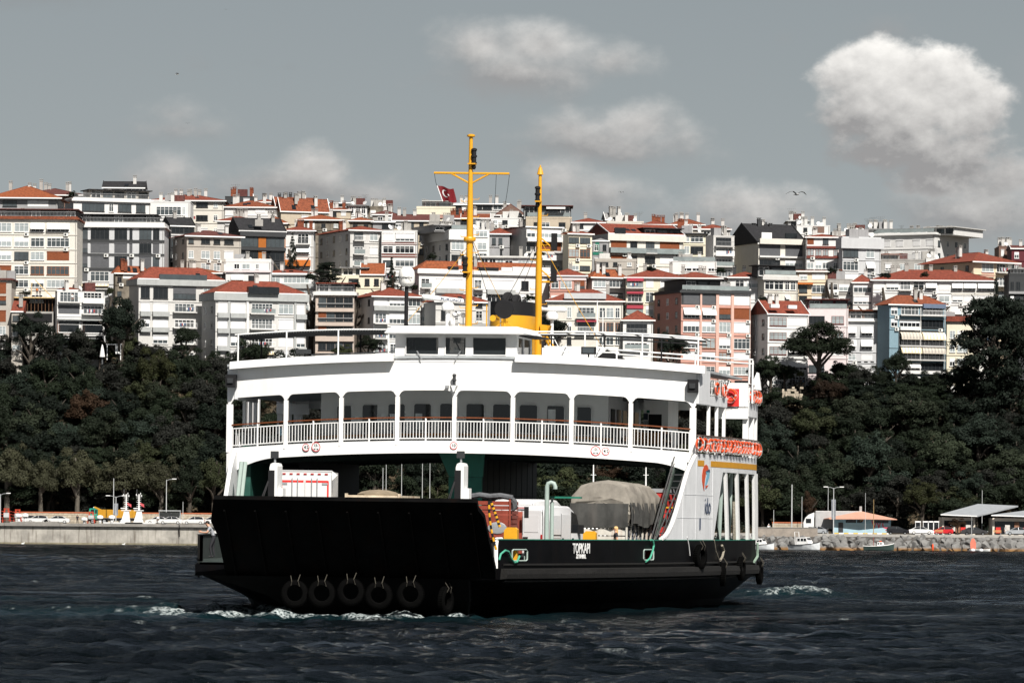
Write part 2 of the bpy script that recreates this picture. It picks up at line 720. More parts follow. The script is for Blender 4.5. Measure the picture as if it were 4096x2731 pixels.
 sl = N('ShaderNodeMapRange')
 L(slick,sl.inputs[0])
 sl.inputs[1].default_value = 0.36
 sl.inputs[2].default_value = 0.60
 sl.inputs[3].default_value = 0.22
 sl.inputs[4].default_value = 1.0
 L(sl.outputs[0],bp.inputs['Strength'])
 L(a,bp.inputs['Height'])
 L(bp.outputs[0],b.inputs['Normal'])
 af = N('ShaderNodeAttribute')
 af.attribute_name = 'foam'
 aw = N('ShaderNodeAttribute')
 aw.attribute_name = 'wake'
 fine = noise(7.0,3,0.5)
 mr = N('ShaderNodeMapRange')
 L(fine,mr.inputs[0])
 mr.inputs[1].default_value = 0.40
 mr.inputs[2].default_value = 0.62
 mu = N('ShaderNodeMath')
 mu.operation = 'MULTIPLY'
 L(af.outputs['Fac'],mu.inputs[0])
 L(mr.outputs[0],mu.inputs[1])
 m1 = N('ShaderNodeMix')
 m1.data_type = 'RGBA'
 L(aw.outputs['Fac'],m1.inputs[0])
 m1.inputs[6].default_value = (0.0016,0.0028,0.0036,1)
 m1.inputs[7].default_value = (0.004,0.014,0.017,1)
 m2 = N('ShaderNodeMix')
 m2.data_type = 'RGBA'
 L(mu.outputs[0],m2.inputs[0])
 L(m1.outputs[2],m2.inputs[6])
 m2.inputs[7].default_value = (0.36,0.40,0.40,1)
 L(m2.outputs[2],b.inputs['Base Color'])
 rr = N('ShaderNodeMath')
 rr.operation = 'MULTIPLY_ADD'
 L(mu.outputs[0],rr.inputs[0])
 rr.inputs[1].default_value = 0.6
 rr.inputs[2].default_value = 0.10
 L(rr.outputs[0],b.inputs['Roughness'])
 # surface sheen: mirror of the sky, weak as through a polarising filter
 gl = N('ShaderNodeBsdfGlossy')
 gl.inputs['Color'].default_value = (0.96,0.98,0.99,1)
 L(rr.outputs[0],gl.inputs['Roughness'])
 L(bp.outputs[0],gl.inputs['Normal'])
 fr = N('ShaderNodeFresnel')
 fr.inputs['IOR'].default_value = 1.33
 L(bp.outputs[0],fr.inputs['Normal'])
 ff = N('ShaderNodeMath')
 ff.operation = 'MULTIPLY_ADD'
 pw = N('ShaderNodeMath')
 pw.operation = 'POWER'
 L(fr.outputs[0],pw.inputs[0])
 pw.inputs[1].default_value = 1.85
 L(mu.outputs[0],ff.inputs[0])
 ff.inputs[1].default_value = -0.8
 L(pw.outputs[0],ff.inputs[2])
 ff.use_clamp = True
 ms = N('ShaderNodeMixShader')
 L(ff.outputs[0],ms.inputs[0])
 L(b.outputs[0],ms.inputs[1])
 L(gl.outputs[0],ms.inputs[2])
 L(ms.outputs[0],nt.nodes['Material Output'].inputs['Surface'])
 me.materials.append(m)
 o = link('sea',me)
 tag(o,kind='structure')


build_sea()

# ------------------------------------------------------------------ land
SHORE = 972.0
_gy = [880,973.6,974.2,1004,1012,1056,1075,1110,1150,1200,1260,1330,1500,2500,6000]
_gz = [-4,-3.0,2.7,2.85,4.2,33.0,36.5,45.0,55.0,64.0,71.0,74.0,60.0,20.0,10.0]


def ground_z(x,y):
 z = float(np.interp(y,_gy,_gz))
 k = 1.0 - 0.0009 * (x - 0)
 if y > 1004:
  z = 2.85 + (z - 2.85) * max(0.75,min(1.12,k))
 return z


def build_land():
 xs = np.concatenate([np.linspace(-4000,-260,10),np.linspace(-240,240,97),np.linspace(260,4000,10)])
 ys = np.array([962,973.6,974.2,980,990,1000,1004,1008,1012,1018,1024,1030,1036,1042,1048,1056,1062,1068,1075,1085,1095,
     1110,1125,1150,1175,1200,1230,1260,1330,1500,2500,6000],dtype=float)
 mb = MB()
 rows = []
 vs = []
 for y in ys:
  for x in xs:
   z = ground_z(x,y)
   if 1012 < y < 1300:
    z += (math.sin(x * 0.13 + y * 0.07) + math.sin(x * 0.05 - y * 0.11)) * 0.7
   vs.append((x,y,z))
 n = len(xs)
 fs = [(i * n + j,i * n + j + 1,(i + 1) * n + j + 1,(i + 1) * n + j) for i in range(len(ys) - 1) for j in range(n - 1)]
 mb.add(vs,fs)
 earth = mat('dry_earth',(0.048,0.036,0.021),0.95,0.5,0.25,streak=0.0)
 o = mb.build('hillside',earth,smooth=True)
 tag(o,kind='structure')
 # shore road and pavement, kerb between
 asphalt = mat('asphalt',(0.055,0.055,0.057),0.9,0.25,1.2)
 paving = mat('paving',(0.30,0.29,0.27),0.9,0.2,1.0)
 tag(MB().box(18,400,981,996,2.2,2.92).build('shore_road',asphalt),kind='structure')
 tag(MB().box(18,400,973.4,981,2.0,3.03).build('promenade',paving),kind='structure')
 tag(MB().box(18,400,996,1001,2.0,3.03).build('pavement',paving),kind='structure')
 tag(MB().box(-420,18,974.5,1004,2.0,3.80).build('quay_apron',asphalt),kind='structure')
 tag(MB().box(-420,18,996,1004,3.801,3.86).build('pavement',paving),kind='structure')
 kerb = mat('kerb_stone',(0.42,0.41,0.39),0.9,0.2,1)
 tag(MB().box(18,400,980.9,981.2,2.0,3.045).build('kerb',kerb),kind='structure')


build_land()

# ------------------------------------------------------------------ ferry
FM = Matrix.Translation((FERRY_X0,FERRY_D,0)) @ Matrix.Rotation(-FERRY_YAW,4,'Z') @ Matrix.Rotation(FERRY_LIST,4,'Y')
FMI = FM.inverted()
_CL = FMI @ Vector((0,0,CAM_H))


def F(u,v,y):
 """ship x, z of what is seen at (u, v) when it lies y metres aft of the wheelhouse front"""
 d = FMI.to_3x3() @ (Vector((0,1,0)) + CR * ((u - 2048) / FPX) - CU * ((v - VH) / FPX))
 t = (y - _CL.y) / d.y
 p = _CL + d * t
 return p.x,p.z


def F2(u,v,y):
 return F(u * 4096 / 2352,v * 4096 / 2352,y)


def PU(p):
 q = FM @ Vector(p) - Vector((0,0,CAM_H))
 return 2048 + FPX * q.dot(CR) / q.y


_hy = [-28,-26,-20,-13,-6,1.5,9,14,18,22,28,36,46]
_hx = [6.1,6.4,8.0,9.5,10.6,11.35,11.9,12.1,12.1,11.5,10.3,8.3,6.0]


def hb(y):
 return sum(float(np.interp(y + d,_hy,_hx)) for d in (-1.5,-0.7,0,0.7,1.5)) / 5


def camb(x):
 return -0.44 * (x / 11.4) ** 2


def yfr(x):
 return 1.5 * (x / 11.4) ** 2


def y_at_px(u,z=3.0,lo=-27,hi=18):
 for k in range(60):
  mid = (lo + hi) / 2
  if PU((hb(mid),mid,z)) < u:
   lo = mid
  else:
   hi = mid
 return lo


ferry = empty('ferry')
ferry.location = (FERRY_X0,FERRY_D,0)
ferry.rotation_euler = (0,FERRY_LIST,-FERRY_YAW)
tag(ferry,'white and black double-ended car ferry with yellow masts, steaming across the strait','ferry')
DECKZ = 2.3
BULZ = 3.42


def part(mb,name,mats,parent=None,smooth=False,label=None):
 o = mb.build(name,mats,parent or ferry,smooth)
 if label:
  o['label'] = label
 return o


def hull():
 hullblack = mat('hull_black',(0.0025,0.0025,0.003),0.42,0.5,0.9,streak=0.3,stain=(0.007,0.004,0.003),spec=0.06)
 h1a,h1b = y_at_px(2048),y_at_px(2109)
 h2a,h2b = y_at_px(2574),y_at_px(2614)
 st = sorted(set([-28,-27,-25.6,-20,-16,-13,-9,-6,-3,0,1.5,4,7,9,11.5,14,16,18,20,22,25,28,32,36,41,46,h1a,h1b,h2a,h2b]))

 def zb(y):
  return float(np.interp(y,[-28,-25,-19,-13,30,36,42,46],[1.55,0.9,-0.3,-1.6,-1.6,-0.3,0.9,1.55]))
 mb = MB()
 for sgn in (1,-1):
  rows = []
  for y in st:
   b,z0 = hb(y),zb(y)
   k1 = float(np.interp(y,[-28,-20,-8,5],[0.30,0.42,0.70,0.76]))
   k2 = float(np.interp(y,[-28,-20,-8,5],[0.55,0.64,0.82,0.87]))
   rows.append([(0,y,z0),(k1 * b * sgn,y,z0 + 0.02),(k2 * b * sgn,y,max(0.5,z0 + 0.25)),((b - 0.04) * sgn,y,1.72),
       (b * sgn,y,2.2),(b * sgn,y,2.52),(b * sgn,y,3.0),(b * sgn,y,BULZ)])
  for i in range(len(st) - 1):
   for j in range(7):
    if j >= 4 and (st[i] < -25.7 or st[i] >= 43):
     continue
    if j == 5 and sgn > 0 and (abs(st[i] - h1a) < 1e-6 or abs(st[i] - h2a) < 1e-6):
     continue
    mb.add([rows[i][j],rows[i + 1][j],rows[i + 1][j + 1],rows[i][j + 1]],[(0,1,2,3)])
 # blunt ends
 for y in (-28,46):
  b,z0 = hb(y),zb(y)
  mb.add([(-b,y,2.2),(b,y,2.2),(b,y,1.72),(0.55 * b,y,max(0.5,z0 + 0.25)),(0.3 * b,y,z0),(-0.3 * b,y,z0),(-0.55 * b,y,max(0.5,z0 + 0.25)),(-b,y,1.72)],[tuple(range(8))])
 o = part(mb,'hull',hullblack)
 # inside of the bulwark and its cap
 for sgn in (1,-1):
  mi = MB()
  mc = MB()
  for i in range(len(st) - 1):
   y0,y1 = st[i],st[i + 1]
   if y0 < -25.7 or y0 >= 43:
    continue
   t = 0.14
   hole = sgn > 0 and (abs(y0 - h1a) < 1e-6 or abs(y0 - h2a) < 1e-6)
   for (za,zc) in (((DECKZ,2.52),(3.0,BULZ)) if hole else ((DECKZ,BULZ),)):
    mi.add([((hb(y0) - t) * sgn,y0,za),((hb(y1) - t) * sgn,y1,za),((hb(y1) - t) * sgn,y1,zc),((hb(y0) - t) * sgn,y0,zc)],[(0,1,2,3)])
   mc.add([((hb(y0) - t - 0.05) * sgn,y0,BULZ),((hb(y1) - t - 0.05) * sgn,y1,BULZ),((hb(y1) + 0.02) * sgn,y1,BULZ),((hb(y0) + 0.02) * sgn,y0,BULZ),
     ((hb(y0) - t - 0.05) * sgn,y0,BULZ + 0.04),((hb(y1) - t - 0.05) * sgn,y1,BULZ + 0.04),((hb(y1) + 0.02) * sgn,y1,BULZ + 0.04),((hb(y0) + 0.02) * sgn,y0,BULZ + 0.04)],
     [(0,1,2,3),(4,5,6,7),(0,1,5,4),(2,3,7,6)])
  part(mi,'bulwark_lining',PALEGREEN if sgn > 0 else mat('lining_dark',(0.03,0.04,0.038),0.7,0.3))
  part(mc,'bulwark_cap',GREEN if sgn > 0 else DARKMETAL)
 # white forward edge of the bulwark
 for sgn in (1,):
  b = hb(-25.6) * sgn
  me = MB()
  me.tube([(b - 0.06 * sgn,-25.62,2.2),(b - 0.06 * sgn,-25.66,3.15),(b - 0.06 * sgn,-25.5,BULZ + 0.02),(b - 0.02 * sgn,-24.6,BULZ + 0.03)],0.09,n=8)
  part(me,'bulwark_edge',WHITE,smooth=True)
 # rims of the two mooring openings
 for (a,b_) in ((h1a,h1b),(h2a,h2b)):
  p = [(hb(a),a),(hb(b_),b_)]
  mr = MB()
  pts = []
  for (yy,zz) in ((a,2.58),(a,2.94),(a + .12,3.0),(b_ - .12,3.0),(b_,2.94),(b_,2.58),(b_ - .12,2.52),(a + .12,2.52),(a,2.58)):
   pts.append((hb(yy) + 0.0,yy,zz))
  mr.tube(pts,0.038,n=6,cap=False)
  part(mr,'mooring_opening_rim',PALEGREEN,o)
  xm = hb((a + b_) / 2) - 0.55
  ym = (a + b_) / 2
  for k in (-0.35,0.35):
   mw = MB()
   mw.lathe([(0.18,0),(0.18,0.1),(0.10,0.16),(0.10,0.34),(0.18,0.4),(0.16,0.46)],10,(xm,ym + k,DECKZ))
   part(mw,'bollard',BLACK,smooth=True)
 # rubbing strake
 strk = mat('strake_black',(0.006,0.0055,0.005),0.85,0.6,3,bump=0.5)
 for sgn in (1,-1):
  ms = MB()
  rings = []
  so_ = 1.0 if sgn > 0 else 0.35
  for y in np.linspace(-25.2,42,46):
   b = hb(y)
   wob = 0.02 * math.sin(y * 3.1) + 0.02 * math.sin(y * 7.7)
   rings.append([((b - 0.1) * sgn,y,1.72),((b + 0.24 * so_ + wob) * sgn,y,1.76),((b + 0.28 * so_ + wob) * sgn,y,1.95),((b + 0.24 * so_) * sgn,y,2.16),((b - 0.1) * sgn,y,2.2)])
  ms.loft(rings)
  part(ms,'rubbing_strake',strk)
  for (yy,zt) in ((2.35,0),(1.64,0)):
   mw = MB()
   mw.tube([((hb(y) + 0.03) * sgn,y,yy) for y in np.linspace(-25,42,40)],0.05,n=5)
   part(mw,'weld_rail',strk)
 # car deck
 md = MB()
 for i in range(len(st) - 1):
  y0,y1 = st[i],st[i + 1]
  md.add([(-hb(y0) + .05,y0,DECKZ),(hb(y0) - .05,y0,DECKZ),(hb(y1) - .05,y1,DECKZ),(-hb(y1) + .05,y1,DECKZ)],[(0,1,2,3)])
 part(md,'car_deck',mat('deck_plating',(0.02,0.03,0.027),0.8,0.4,1))
 # lettering on the bow
 for txt,u,v,size,sx in (('TOPKAPI',2323,2194,0.62,0.85),('İSTANBUL',2322,2225,0.25,1.0)):
  yc = y_at_px(u)
  dy = 0.6
  t = Vector((hb(yc + dy) - hb(yc - dy),2 * dy,0)).normalized()
  me = text_mesh(txt,size,'lettering',WHITE,0.005,sx=sx,bold=0.012)
  lo = link('lettering',me,ferry)
  x,z = F(u,v,yc)
  n = Vector((t.y,-t.x,0))
  lo.location = Vector((hb(yc),yc,z)) + n * 0.035
  lo.rotation_euler = (0,0,math.atan2(t.y,t.x))
  lo['label'] = 'white painted name on the black bow'


hull()


def ramp():
 # raised ramp: its top leans out over the water, so its underside faces the sea
 YT,YB,ZT_,ZB_ = -30.9,-27.95,5.0,1.6

 def rp(u,v):
  lo,hi = YT - 0.6,YB + 0.6
  for _ in range(40):
   m = (lo + hi) / 2
   x,z = F2(u,v,m)
   if m > YB + (YT - YB) * (z - ZB_) / (ZT_ - ZB_):
    hi = m
   else:
    lo = m
  x,z = F2(u,v,lo)
  return Vector((x,lo,z))
 pts = [(490,1146),(1095,1154),(1098,1172),(1112,1190),(1138,1312),(1138,1330),(520,1325),(500,1230),(484,1196)]
 P = [rp(u,v) for u,v in pts]
 nrm = Vector((0,ZT_ - ZB_,YB - YT)).normalized()
 back = nrm * 0.25
 mb = MB()
 n = len(P)
 mb.add(P + [p + back for p in P],[tuple(range(n)),tuple(range(2 * n - 1,n - 1,-1))] + [(i,i + n,(i + 1) % n + n,(i + 1) % n) for i in range(n)])
 bl = mat('ramp_black',(0.003,0.003,0.003),0.6,0.6,0.7,streak=0.35,stain=(0.010,0.004,0.002),spec=0.03)
 o = part(mb,'bow_ramp',bl)
 def line(z):
  return YB + (YT - YB) * (z - ZB_) / (ZT_ - ZB_)
 for k in range(9):
  x = P[0].x + 0.4 + (P[1].x - P[0].x - 0.7) * k / 8
  mm = MB()
  a0 = Vector((x,line(1.8),1.8)) - nrm * 0.003
  a1 = Vector((x,line(4.55),4.55)) - nrm * 0.003
  w = Vector((0.04,0,0))
  q = -nrm * 0.1
  mm.loft([[a0 - w,a0 + w,a0 + w + q,a0 - w + q],[a1 - w,a1 + w,a1 + w + q,a1 - w + q]])
  part(mm,'stiffener',bl,o)
 # the two lifting posts with their floodlights
 for (u,vt,vbm) in ((626,1062,1150),(1054,1062,1160)):
  yy = -24.5
  x,zt = F2(u,vt,yy)
  mp = MB()
  prof = [(x - 0.13 + 0.0,DECKZ),(x + 0.22,DECKZ),(x + 0.22,zt - 0.15),(x + 0.17,zt - 0.03),(x + 0.04,zt),(x - 0.08,zt - 0.05),(x - 0.13,zt - 0.2)]
  mp.prism(prof,yy,yy + 1.0)
  po = part(mp,'ramp_post',WHITE)
  part(MB().box(x - 0.17,x + 0.10,yy - 0.07,yy - 0.004,DECKZ,zt - 0.33),'hydraulic_ram',BLACK,po)
  part(MB().box(x + 0.225,x + 0.42,yy + 0.2,yy + 0.8,DECKZ,zt - 1.1),'guide',WHITE,po)
  ml = MB()
  ml.bar((x + 0.02,yy + 0.4,zt - 0.02),(x + 0.02,yy + 0.4,zt + 0.2),0.05)
  ml.box(x - 0.16,x + 0.16,yy + 0.3,yy + 0.5,zt + 0.2,zt + 0.5,1)
  part(ml,'floodlight',[STEEL,DARKMETAL],po)
  mr = MB()
  for dx in (-0.55,-0.75):
   mr.bar((x - 0.1,yy + 0.3,zt - 0.4),(x + dx,yy - 2.4,2.9),0.03)
  part(mr,'ramp_cable',BLACK,po)


ramp()

POST_U = [527,656,783,912,1043,1177,1312,1448,1591]
POSTX = []
for u in POST_U:
 x = F2(u,990,0.5)[0]
 for _ in range(4):
  x = F2(u,990,yfr(x))[0]
 POSTX.append(x)
ZB,ZD,ZRAIL,ZO,ZF0,ZF1 = 7.44,8.03,9.17,10.44,11.84,12.20
XL,XR = POSTX[0] - 0.14,POSTX[-1] + 0.14


def front_strip(name,z0f,z1f,xs,t=0.14,mats=SHIPWHITE,dy=0.0,parent=None,smooth=True):
 """curved plate along the front, from z0f(x) to z1f(x), t thick"""
 mb = MB()
 ring = []
 for x in xs:
  y = yfr(x) + dy
  ring.append([(x,y,z0f(x)),(x,y + t,z0f(x)),(x,y + t,z1f(x)),(x,y,z1f(x))])
 mb.loft(ring)
 return part(mb,name,mats,parent,smooth)


def superstructure():
 xs = list(np.linspace(XL,XR,260))
 rad = 0.28

 def zo(x):
  d = min(abs(x - p) for p in POSTX) - 0.10
  z = ZO + camb(x)
  if d < 0:
   return z - rad
  if d < rad:
   return z - rad + math.sqrt(max(0,rad ** 2 - (rad - d) ** 2))
  return z
 front_strip('front_wall',zo,lambda x: ZF0 + 0.1 + camb(x),xs)

 def zbot(x):
  # the beam droops towards the gussets at both ends
  e = max(0.0,(abs(x) - 9.2) / 2.2)
  return ZB + camb(x) * 1.1 - 0.55 * e ** 2
 beam = front_strip('deck_beam',zbot,lambda x: ZD + camb(x),xs)
 for i,px in enumerate(POSTX):
  mb = MB()
  y = yfr(px)
  w = 0.10 if 0 < i < 8 else 0.15
  mb.box(px - w,px + w,y - 0.012,y + 0.17,ZD + camb(px) - 0.2,ZO + camb(px) - 0.28)
  part(mb,'post',SHIPWHITE)
 # railings, one per bay
 for i in range(8):
  a,b = POSTX[i] + 0.10,POSTX[i + 1] - 0.10
  n = 17
  rail = MB()
  xx = np.linspace(a,b,9)
  rail.tube([(x,yfr(x) + 0.06,8.96 + camb(x)) for x in xx],0.03,n=5)
  rail.tube([(x,yfr(x) + 0.06,8.14 + camb(x)) for x in xx],0.028,n=5)
  xm = (a + b) / 2
  rail.bar((xm,yfr(xm) + 0.04,ZD + camb(xm)),(xm,yfr(xm) + 0.04,9.12 + camb(xm)),0.045)
  ro = part(rail,'railing',WHITE)
  hand = MB()
  hand.loft([[(x,yfr(x),ZRAIL - 0.06 + camb(x)),(x,yfr(x) + 0.14,ZRAIL - 0.06 + camb(x)),(x,yfr(x) + 0.14,ZRAIL + camb(x)),(x,yfr(x),ZRAIL + camb(x))] for x in xx])
  part(hand,'handrail',WOOD,ro)
  for k in range(n):
   x = a + (b - a) * (k + 0.5) / n
   if abs(x - xm) < 0.06:
    continue
   link('baluster',BAL,ro,(x,yfr(x) + 0.06,8.55 + camb(x)))
 # decks: main deck floor, its dark underside, ceiling, roof
 def deckplate(name,z,th,y1,m,xl=XL,xr=XR,dy=0.1):
  mb = MB()
  xs2 = np.linspace(xl,xr,31)
  mb.loft([[(x,yfr(x) + dy,z + camb(x)),(x,y1,z + camb(x)),(x,y1,z + th + camb(x)),(x,yfr(x) + dy,z + th + camb(x))] for x in xs2])
  return part(mb,name,m)
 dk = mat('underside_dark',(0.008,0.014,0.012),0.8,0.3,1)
 deckplate('passenger_deck',7.85,0.14,18.2,mat('passenger_deck_paint',(0.34,0.38,0.36),0.7,0.2),dy=0.16)
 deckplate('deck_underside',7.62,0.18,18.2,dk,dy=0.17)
 deckplate('ceiling',10.55,0.1,18.0,mat('ceiling_grey',(0.30,0.31,0.32),0.6,0.2),XL + 0.2,XR - 0.2,dy=0.17)
 deckplate('roof_deck',11.98,0.12,18.2,mat('roof_grey',(0.34,0.36,0.37),0.8,0.2),dy=-0.1)
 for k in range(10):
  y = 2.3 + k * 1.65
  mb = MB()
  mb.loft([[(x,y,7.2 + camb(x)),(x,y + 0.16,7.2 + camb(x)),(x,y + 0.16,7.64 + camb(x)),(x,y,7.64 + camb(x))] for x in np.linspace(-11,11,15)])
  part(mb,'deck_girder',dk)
 # fascia either side of the wheelhouse
 for (u0,u1) in ((515,905),(1185,1611)):
  a = F2(u0,830,0)[0]
  b = F2(u1,830,0)[0]
  xs2 = np.linspace(a,b,40)
  mb = MB()
  mb.loft([[(x,yfr(x) - 0.42,ZF0 + camb(x)),(x,yfr(x) + 0.2,ZF0 + camb(x)),(x,yfr(x) + 0.2,ZF1 + camb(x)),(x,yfr(x) - 0.30,ZF1 + camb(x)),(x,yfr(x) - 0.40,ZF1 - 0.05 + camb(x))] for x in xs2])
  part(mb,'roof_fascia',SHIPWHITE,smooth=False)
 # solid band over the passenger deck on the sides (left and right), with corner rounding
 for sgn in (1,-1):
  mb = MB()
  ys = np.linspace(1.45,3.9,10)
  off = XR if sgn > 0 else -XL
  mb.loft([[((hb(y) + 0.03) * sgn,y,9.95),((hb(y) - 0.12) * sgn,y,9.95),((hb(y) - 0.12) * sgn,y,11.55 + 0.0 * y),((hb(y) + 0.03) * sgn,y,11.55)] for y in ys])
  part(mb,'corner_panel',mat('ship_white_side_shade',(0.60,0.61,0.62),0.45,0.08,0.8,streak=0.3))  # side shade is in this greyer white
 # signs on the beam
 for (u,v,r,kind) in ((703,1027,0.185,'4'),(726,1026,0.23,'13'),(1042,1023,0.185,'10'),(1368,1035,0.24,'13'),(1391,1036,0.19,'4')):
  x = F2(u,v,0)[0]
  y = yfr(x)
  x,z = F2(u,v,y - 0.03)
  so = empty('limit_sign',(x,y - 0.012,z),0,ferry)
  so['label'] = 'round white limit sign with red rim on the deck beam'
  so.rotation_euler = (0,0,math.atan2(3.0 * x / 11.4 ** 2,1))
  mb = MB()
  n = 24
  mb.prism([(r * math.cos(2 * math.pi * k / n),r * math.sin(2 * math.pi * k / n)) for k in range(n)],-0.02,0.0)
  part(mb,'disc',WHITE,so)
  mb = MB()
  vs = []
  for k in range(n):
   for q in (r,r * 0.84):
    vs.append((q * math.cos(2 * math.pi * k / n),-0.026,q * math.sin(2 * math.pi * k / n)))
  mb.add(vs,[(2 * k,2 * k + 1,(2 * k + 3) % (2 * n),(2 * k + 2) % (2 * n)) for k in range(n)])
  part(mb,'rim',mat('sign_red',(0.55,0.02,0.03),0.5,0.1),so)
  blk = mat('sign_black',(0.01,0.01,0.01),0.6,0)
  tx = {'4': [('4',0.22,-0.05,0.0),('m',0.09,0.08,0.06),('.10',0.09,0.08,-0.04)],
    '13': [('13',0.17,-0.03,0.07),('t',0.08,0.10,0.06),('▮-▮',0.10,0.0,-0.11)],
    '10': [('10',0.2,0.0,0.0)]}[kind]
  for (t,s,dx,dz) in tx:
   if '▮' in t:
    mm = MB()
    for q in (-0.1,-0.065,0.065,0.1):
     mm.box(q - 0.014,q + 0.014,-0.03,-0.022,-0.14,-0.08)
    mm.box(-0.05,0.05,-0.03,-0.022,-0.115,-0.105)
    mm.box(-0.006,0.006,-0.03,-0.022,-0.06,-0.02)
    part(mm,'axle_symbol',blk,so)
   else:
    lo = link('numeral',text_mesh(t,s,'numeral',blk,0.003,bold=0.004),so,(dx,-0.027,dz))
 # rounded cut-outs' black loudhailer boxes at both upper corners
 for (u,v) in ((1592,886),(531,874)):
  x,z = F2(u,v,1.1)
  mb = MB()
  mb.box(x - 0.26,x + 0.22,1.0,1.42,z - 0.32,z + 0.30)
  mb.box(x - 0.16,x + 0.12,0.92,1.0,z - 0.12,z + 0.12,1)
  part(mb,'loudhailer',[BLACK,DARKMETAL])


BAL = MB().bar((0,0,-0.41),(0,0,0.41),0.02,n=5).mesh('baluster',WHITE)
superstructure()


def cabin():
 greyw = mat('cabin_wall',(0.56,0.57,0.58),0.5,0.05)
 yc = lambda x: 4.0 + 0.5 * (x / 7.0) ** 2
 xa = F2(737,960,4.6)[0]
 xb = F2(1398,960,4.6)[0]
 mb = MB()
 xs = np.linspace(xa,xb,24)
 mb.loft([[(x,yc(x),7.98 + camb(x)),(x,15.0,7.98 + camb(x)),(x,15.0,10.56 + camb(x)),(x,yc(x),10.56 + camb(x))] for x in xs])
 co = part(mb,'cabin',greyw)
 wins = [(1346,1418),(1448,1520),(1551,1623),(1654,1727),(1758,1831),(1863,1939),(1970,2043),(2076,2152),(2184,2260),(2296,2368)]
 for i,(a,b) in enumerate(wins):
  xm = F((a + b) / 2,1660,4.2)[0]
  y = yc(xm)
  x0,z0 = F(a,1700,y)
  x1,z1 = F(b,1597,y)
  xm = (x0 + x1) / 2
  z0,z1 = 8.52 + camb(xm),9.92 + camb(xm)
  r = 0.1
  poly = [(x0 + r,z0),(x1 - r,z0),(x1,z0 + r),(x1,z1 - r),(x1 - r,z1),(x0 + r,z1),(x0,z1 - r),(x0,z0 + r)]
  sl = 1.0 * xm / 49
  win = MB().prism(poly,y - 0.03,y + 0.02)
  wo = part(win,'window',DARKGLASS,co)
  fr = MB()
  fr.tube([(p[0],y - 0.035,p[1]) for p in poly + poly[:1]],0.035,n=5,cap=False)
  if i in (2,3,8):   # pale patch painted on the glass for a brightly lit view through
   fr.box(x0 + 0.1,x1 - 0.45,y - 0.034,y - 0.031,z0 + 0.1,z1 - 0.5 + (0.3 if i == 8 else 0),1)
  part(fr,'frame',[greyw,mat('painted_bright_view',(0.55,0.58,0.6),0.6,0.3)],wo)
 # bench along the cabin front
 for k in range(5):
  a = xa - 0.6 + (xb - xa + 1.0) * k / 5
  b = xa - 0.6 + (xb - xa + 1.0) * (k + 1) / 5 - 0.12
  xm = (a + b) / 2
  mb = MB()
  xs = np.linspace(a,b,5)
  mb.loft([[(x,yc(x) - 0.65,8.34 + camb(x)),(x,yc(x) - 0.25,8.34 + camb(x)),(x,yc(x) - 0.25,8.45 + camb(x)),(x,yc(x) - 0.65,8.45 + camb(x))] for x in xs])
  bo = part(mb,'bench',BENCHWOOD)
  for x in (a + 0.3,b - 0.3):
   part(MB().box(x - 0.04,x + 0.04,yc(x) - 0.6,yc(x) - 0.3,7.98 + camb(x),8.34 + camb(x)),'bench_leg',DARKMETAL,bo)
 # right hand side windows of the cabin, in perspective
 for k in range(5):
  y = 5.2 + k * 1.9
  part(MB().box(xb - 0.02,xb + 0.03,y,y + 1.3,8.5 - .2,9.75),'side_window',DARKGLASS,co)
 for k in range(3):
  x,z = F2((1440,1458,1475)[k],(917,918,921)[k],5.0)
  mb = MB()
  mb.lathe([(0.05,-0.12),(0.14,-0.1),(0.14,0.1),(0.05,0.12)],12,(0,0,0))
  oo = part(mb,'ceiling_lamp',DARKMETAL)
  oo.location = (x,4.6,z)
  oo.rotation_euler = (R(90),0,0)
 # stair house further aft on the right with its notices
 x0,z0 = F2(1478,1000,10)
 x1,_ = F2(1534,1000,10)
 mb = MB().box(x0,x1,10,13.5,7.7,10.3)
 ho = part(mb,'stair_house',SHIPWHITE)
 for (u0,u1,v0,v1,m,nm) in ((2574,2592,1653,1678,mat('notice_navy',(0.02,0.03,0.045),0.6,0.1),'notice'),(2593,2611,1653,1678,WHITE,'notice'),(2571,2602,1680,1698,mat('notice_grey',(0.16,0.18,0.2),0.6,0.1),'notice'),(2586,2599,1640,1651,GREEN,'exit_sign')):
  xa_,za_ = F(u0,v1,9.98)
  xb_,zb_ = F(u1,v0,9.98)
  no = part(MB().box(xa_,xb_,9.97,9.995,za_,zb_),nm,m,ho)
  if nm == 'notice' and m is not WHITE and u0 == 2571:
   for q,t in enumerate(('DENİZLERİMİZİ','TEMİZ TUTALIM')):
    link('lettering',text_mesh(t,0.085,'lettering',WHITE,0.001),no,((xa_ + xb_) / 2,9.965,(za_ + zb_) / 2 + 0.06 - 0.1 * q))
 part(MB().box(x0 + 0.25,x0 + 0.9,9.96,10.0,7.75,9.6),'door',BLACK,ho)
 # slatted benches on the right
 for (u0,u1,yy) in ((2520,2575,6.5),(2600,2650,6.5),(2560,2640,8.2)):
  xa_,_ = F(u0,1760,yy)
  xb_,_ = F(u1,1760,yy)
  bo = empty('slatted_bench',(0,yy,7.95 - 0.25),0,ferry)
  for q in range(4):
   part(MB().box(xa_,xb_,0,0.04,0.45 + q * 0.13,0.55 + q * 0.13),'slat',BENCHWOOD,bo)
  part(MB().box(xa_,xb_,-0.45,-0.02,0.38,0.43),'seat',BENCHWOOD,bo)
  for x in (xa_ + 0.08,xb_ - 0.08):
   part(MB().box(x - 0.03,x + 0.03,-0.4,0.045,0.0,0.38),'leg',DARKMETAL,bo)
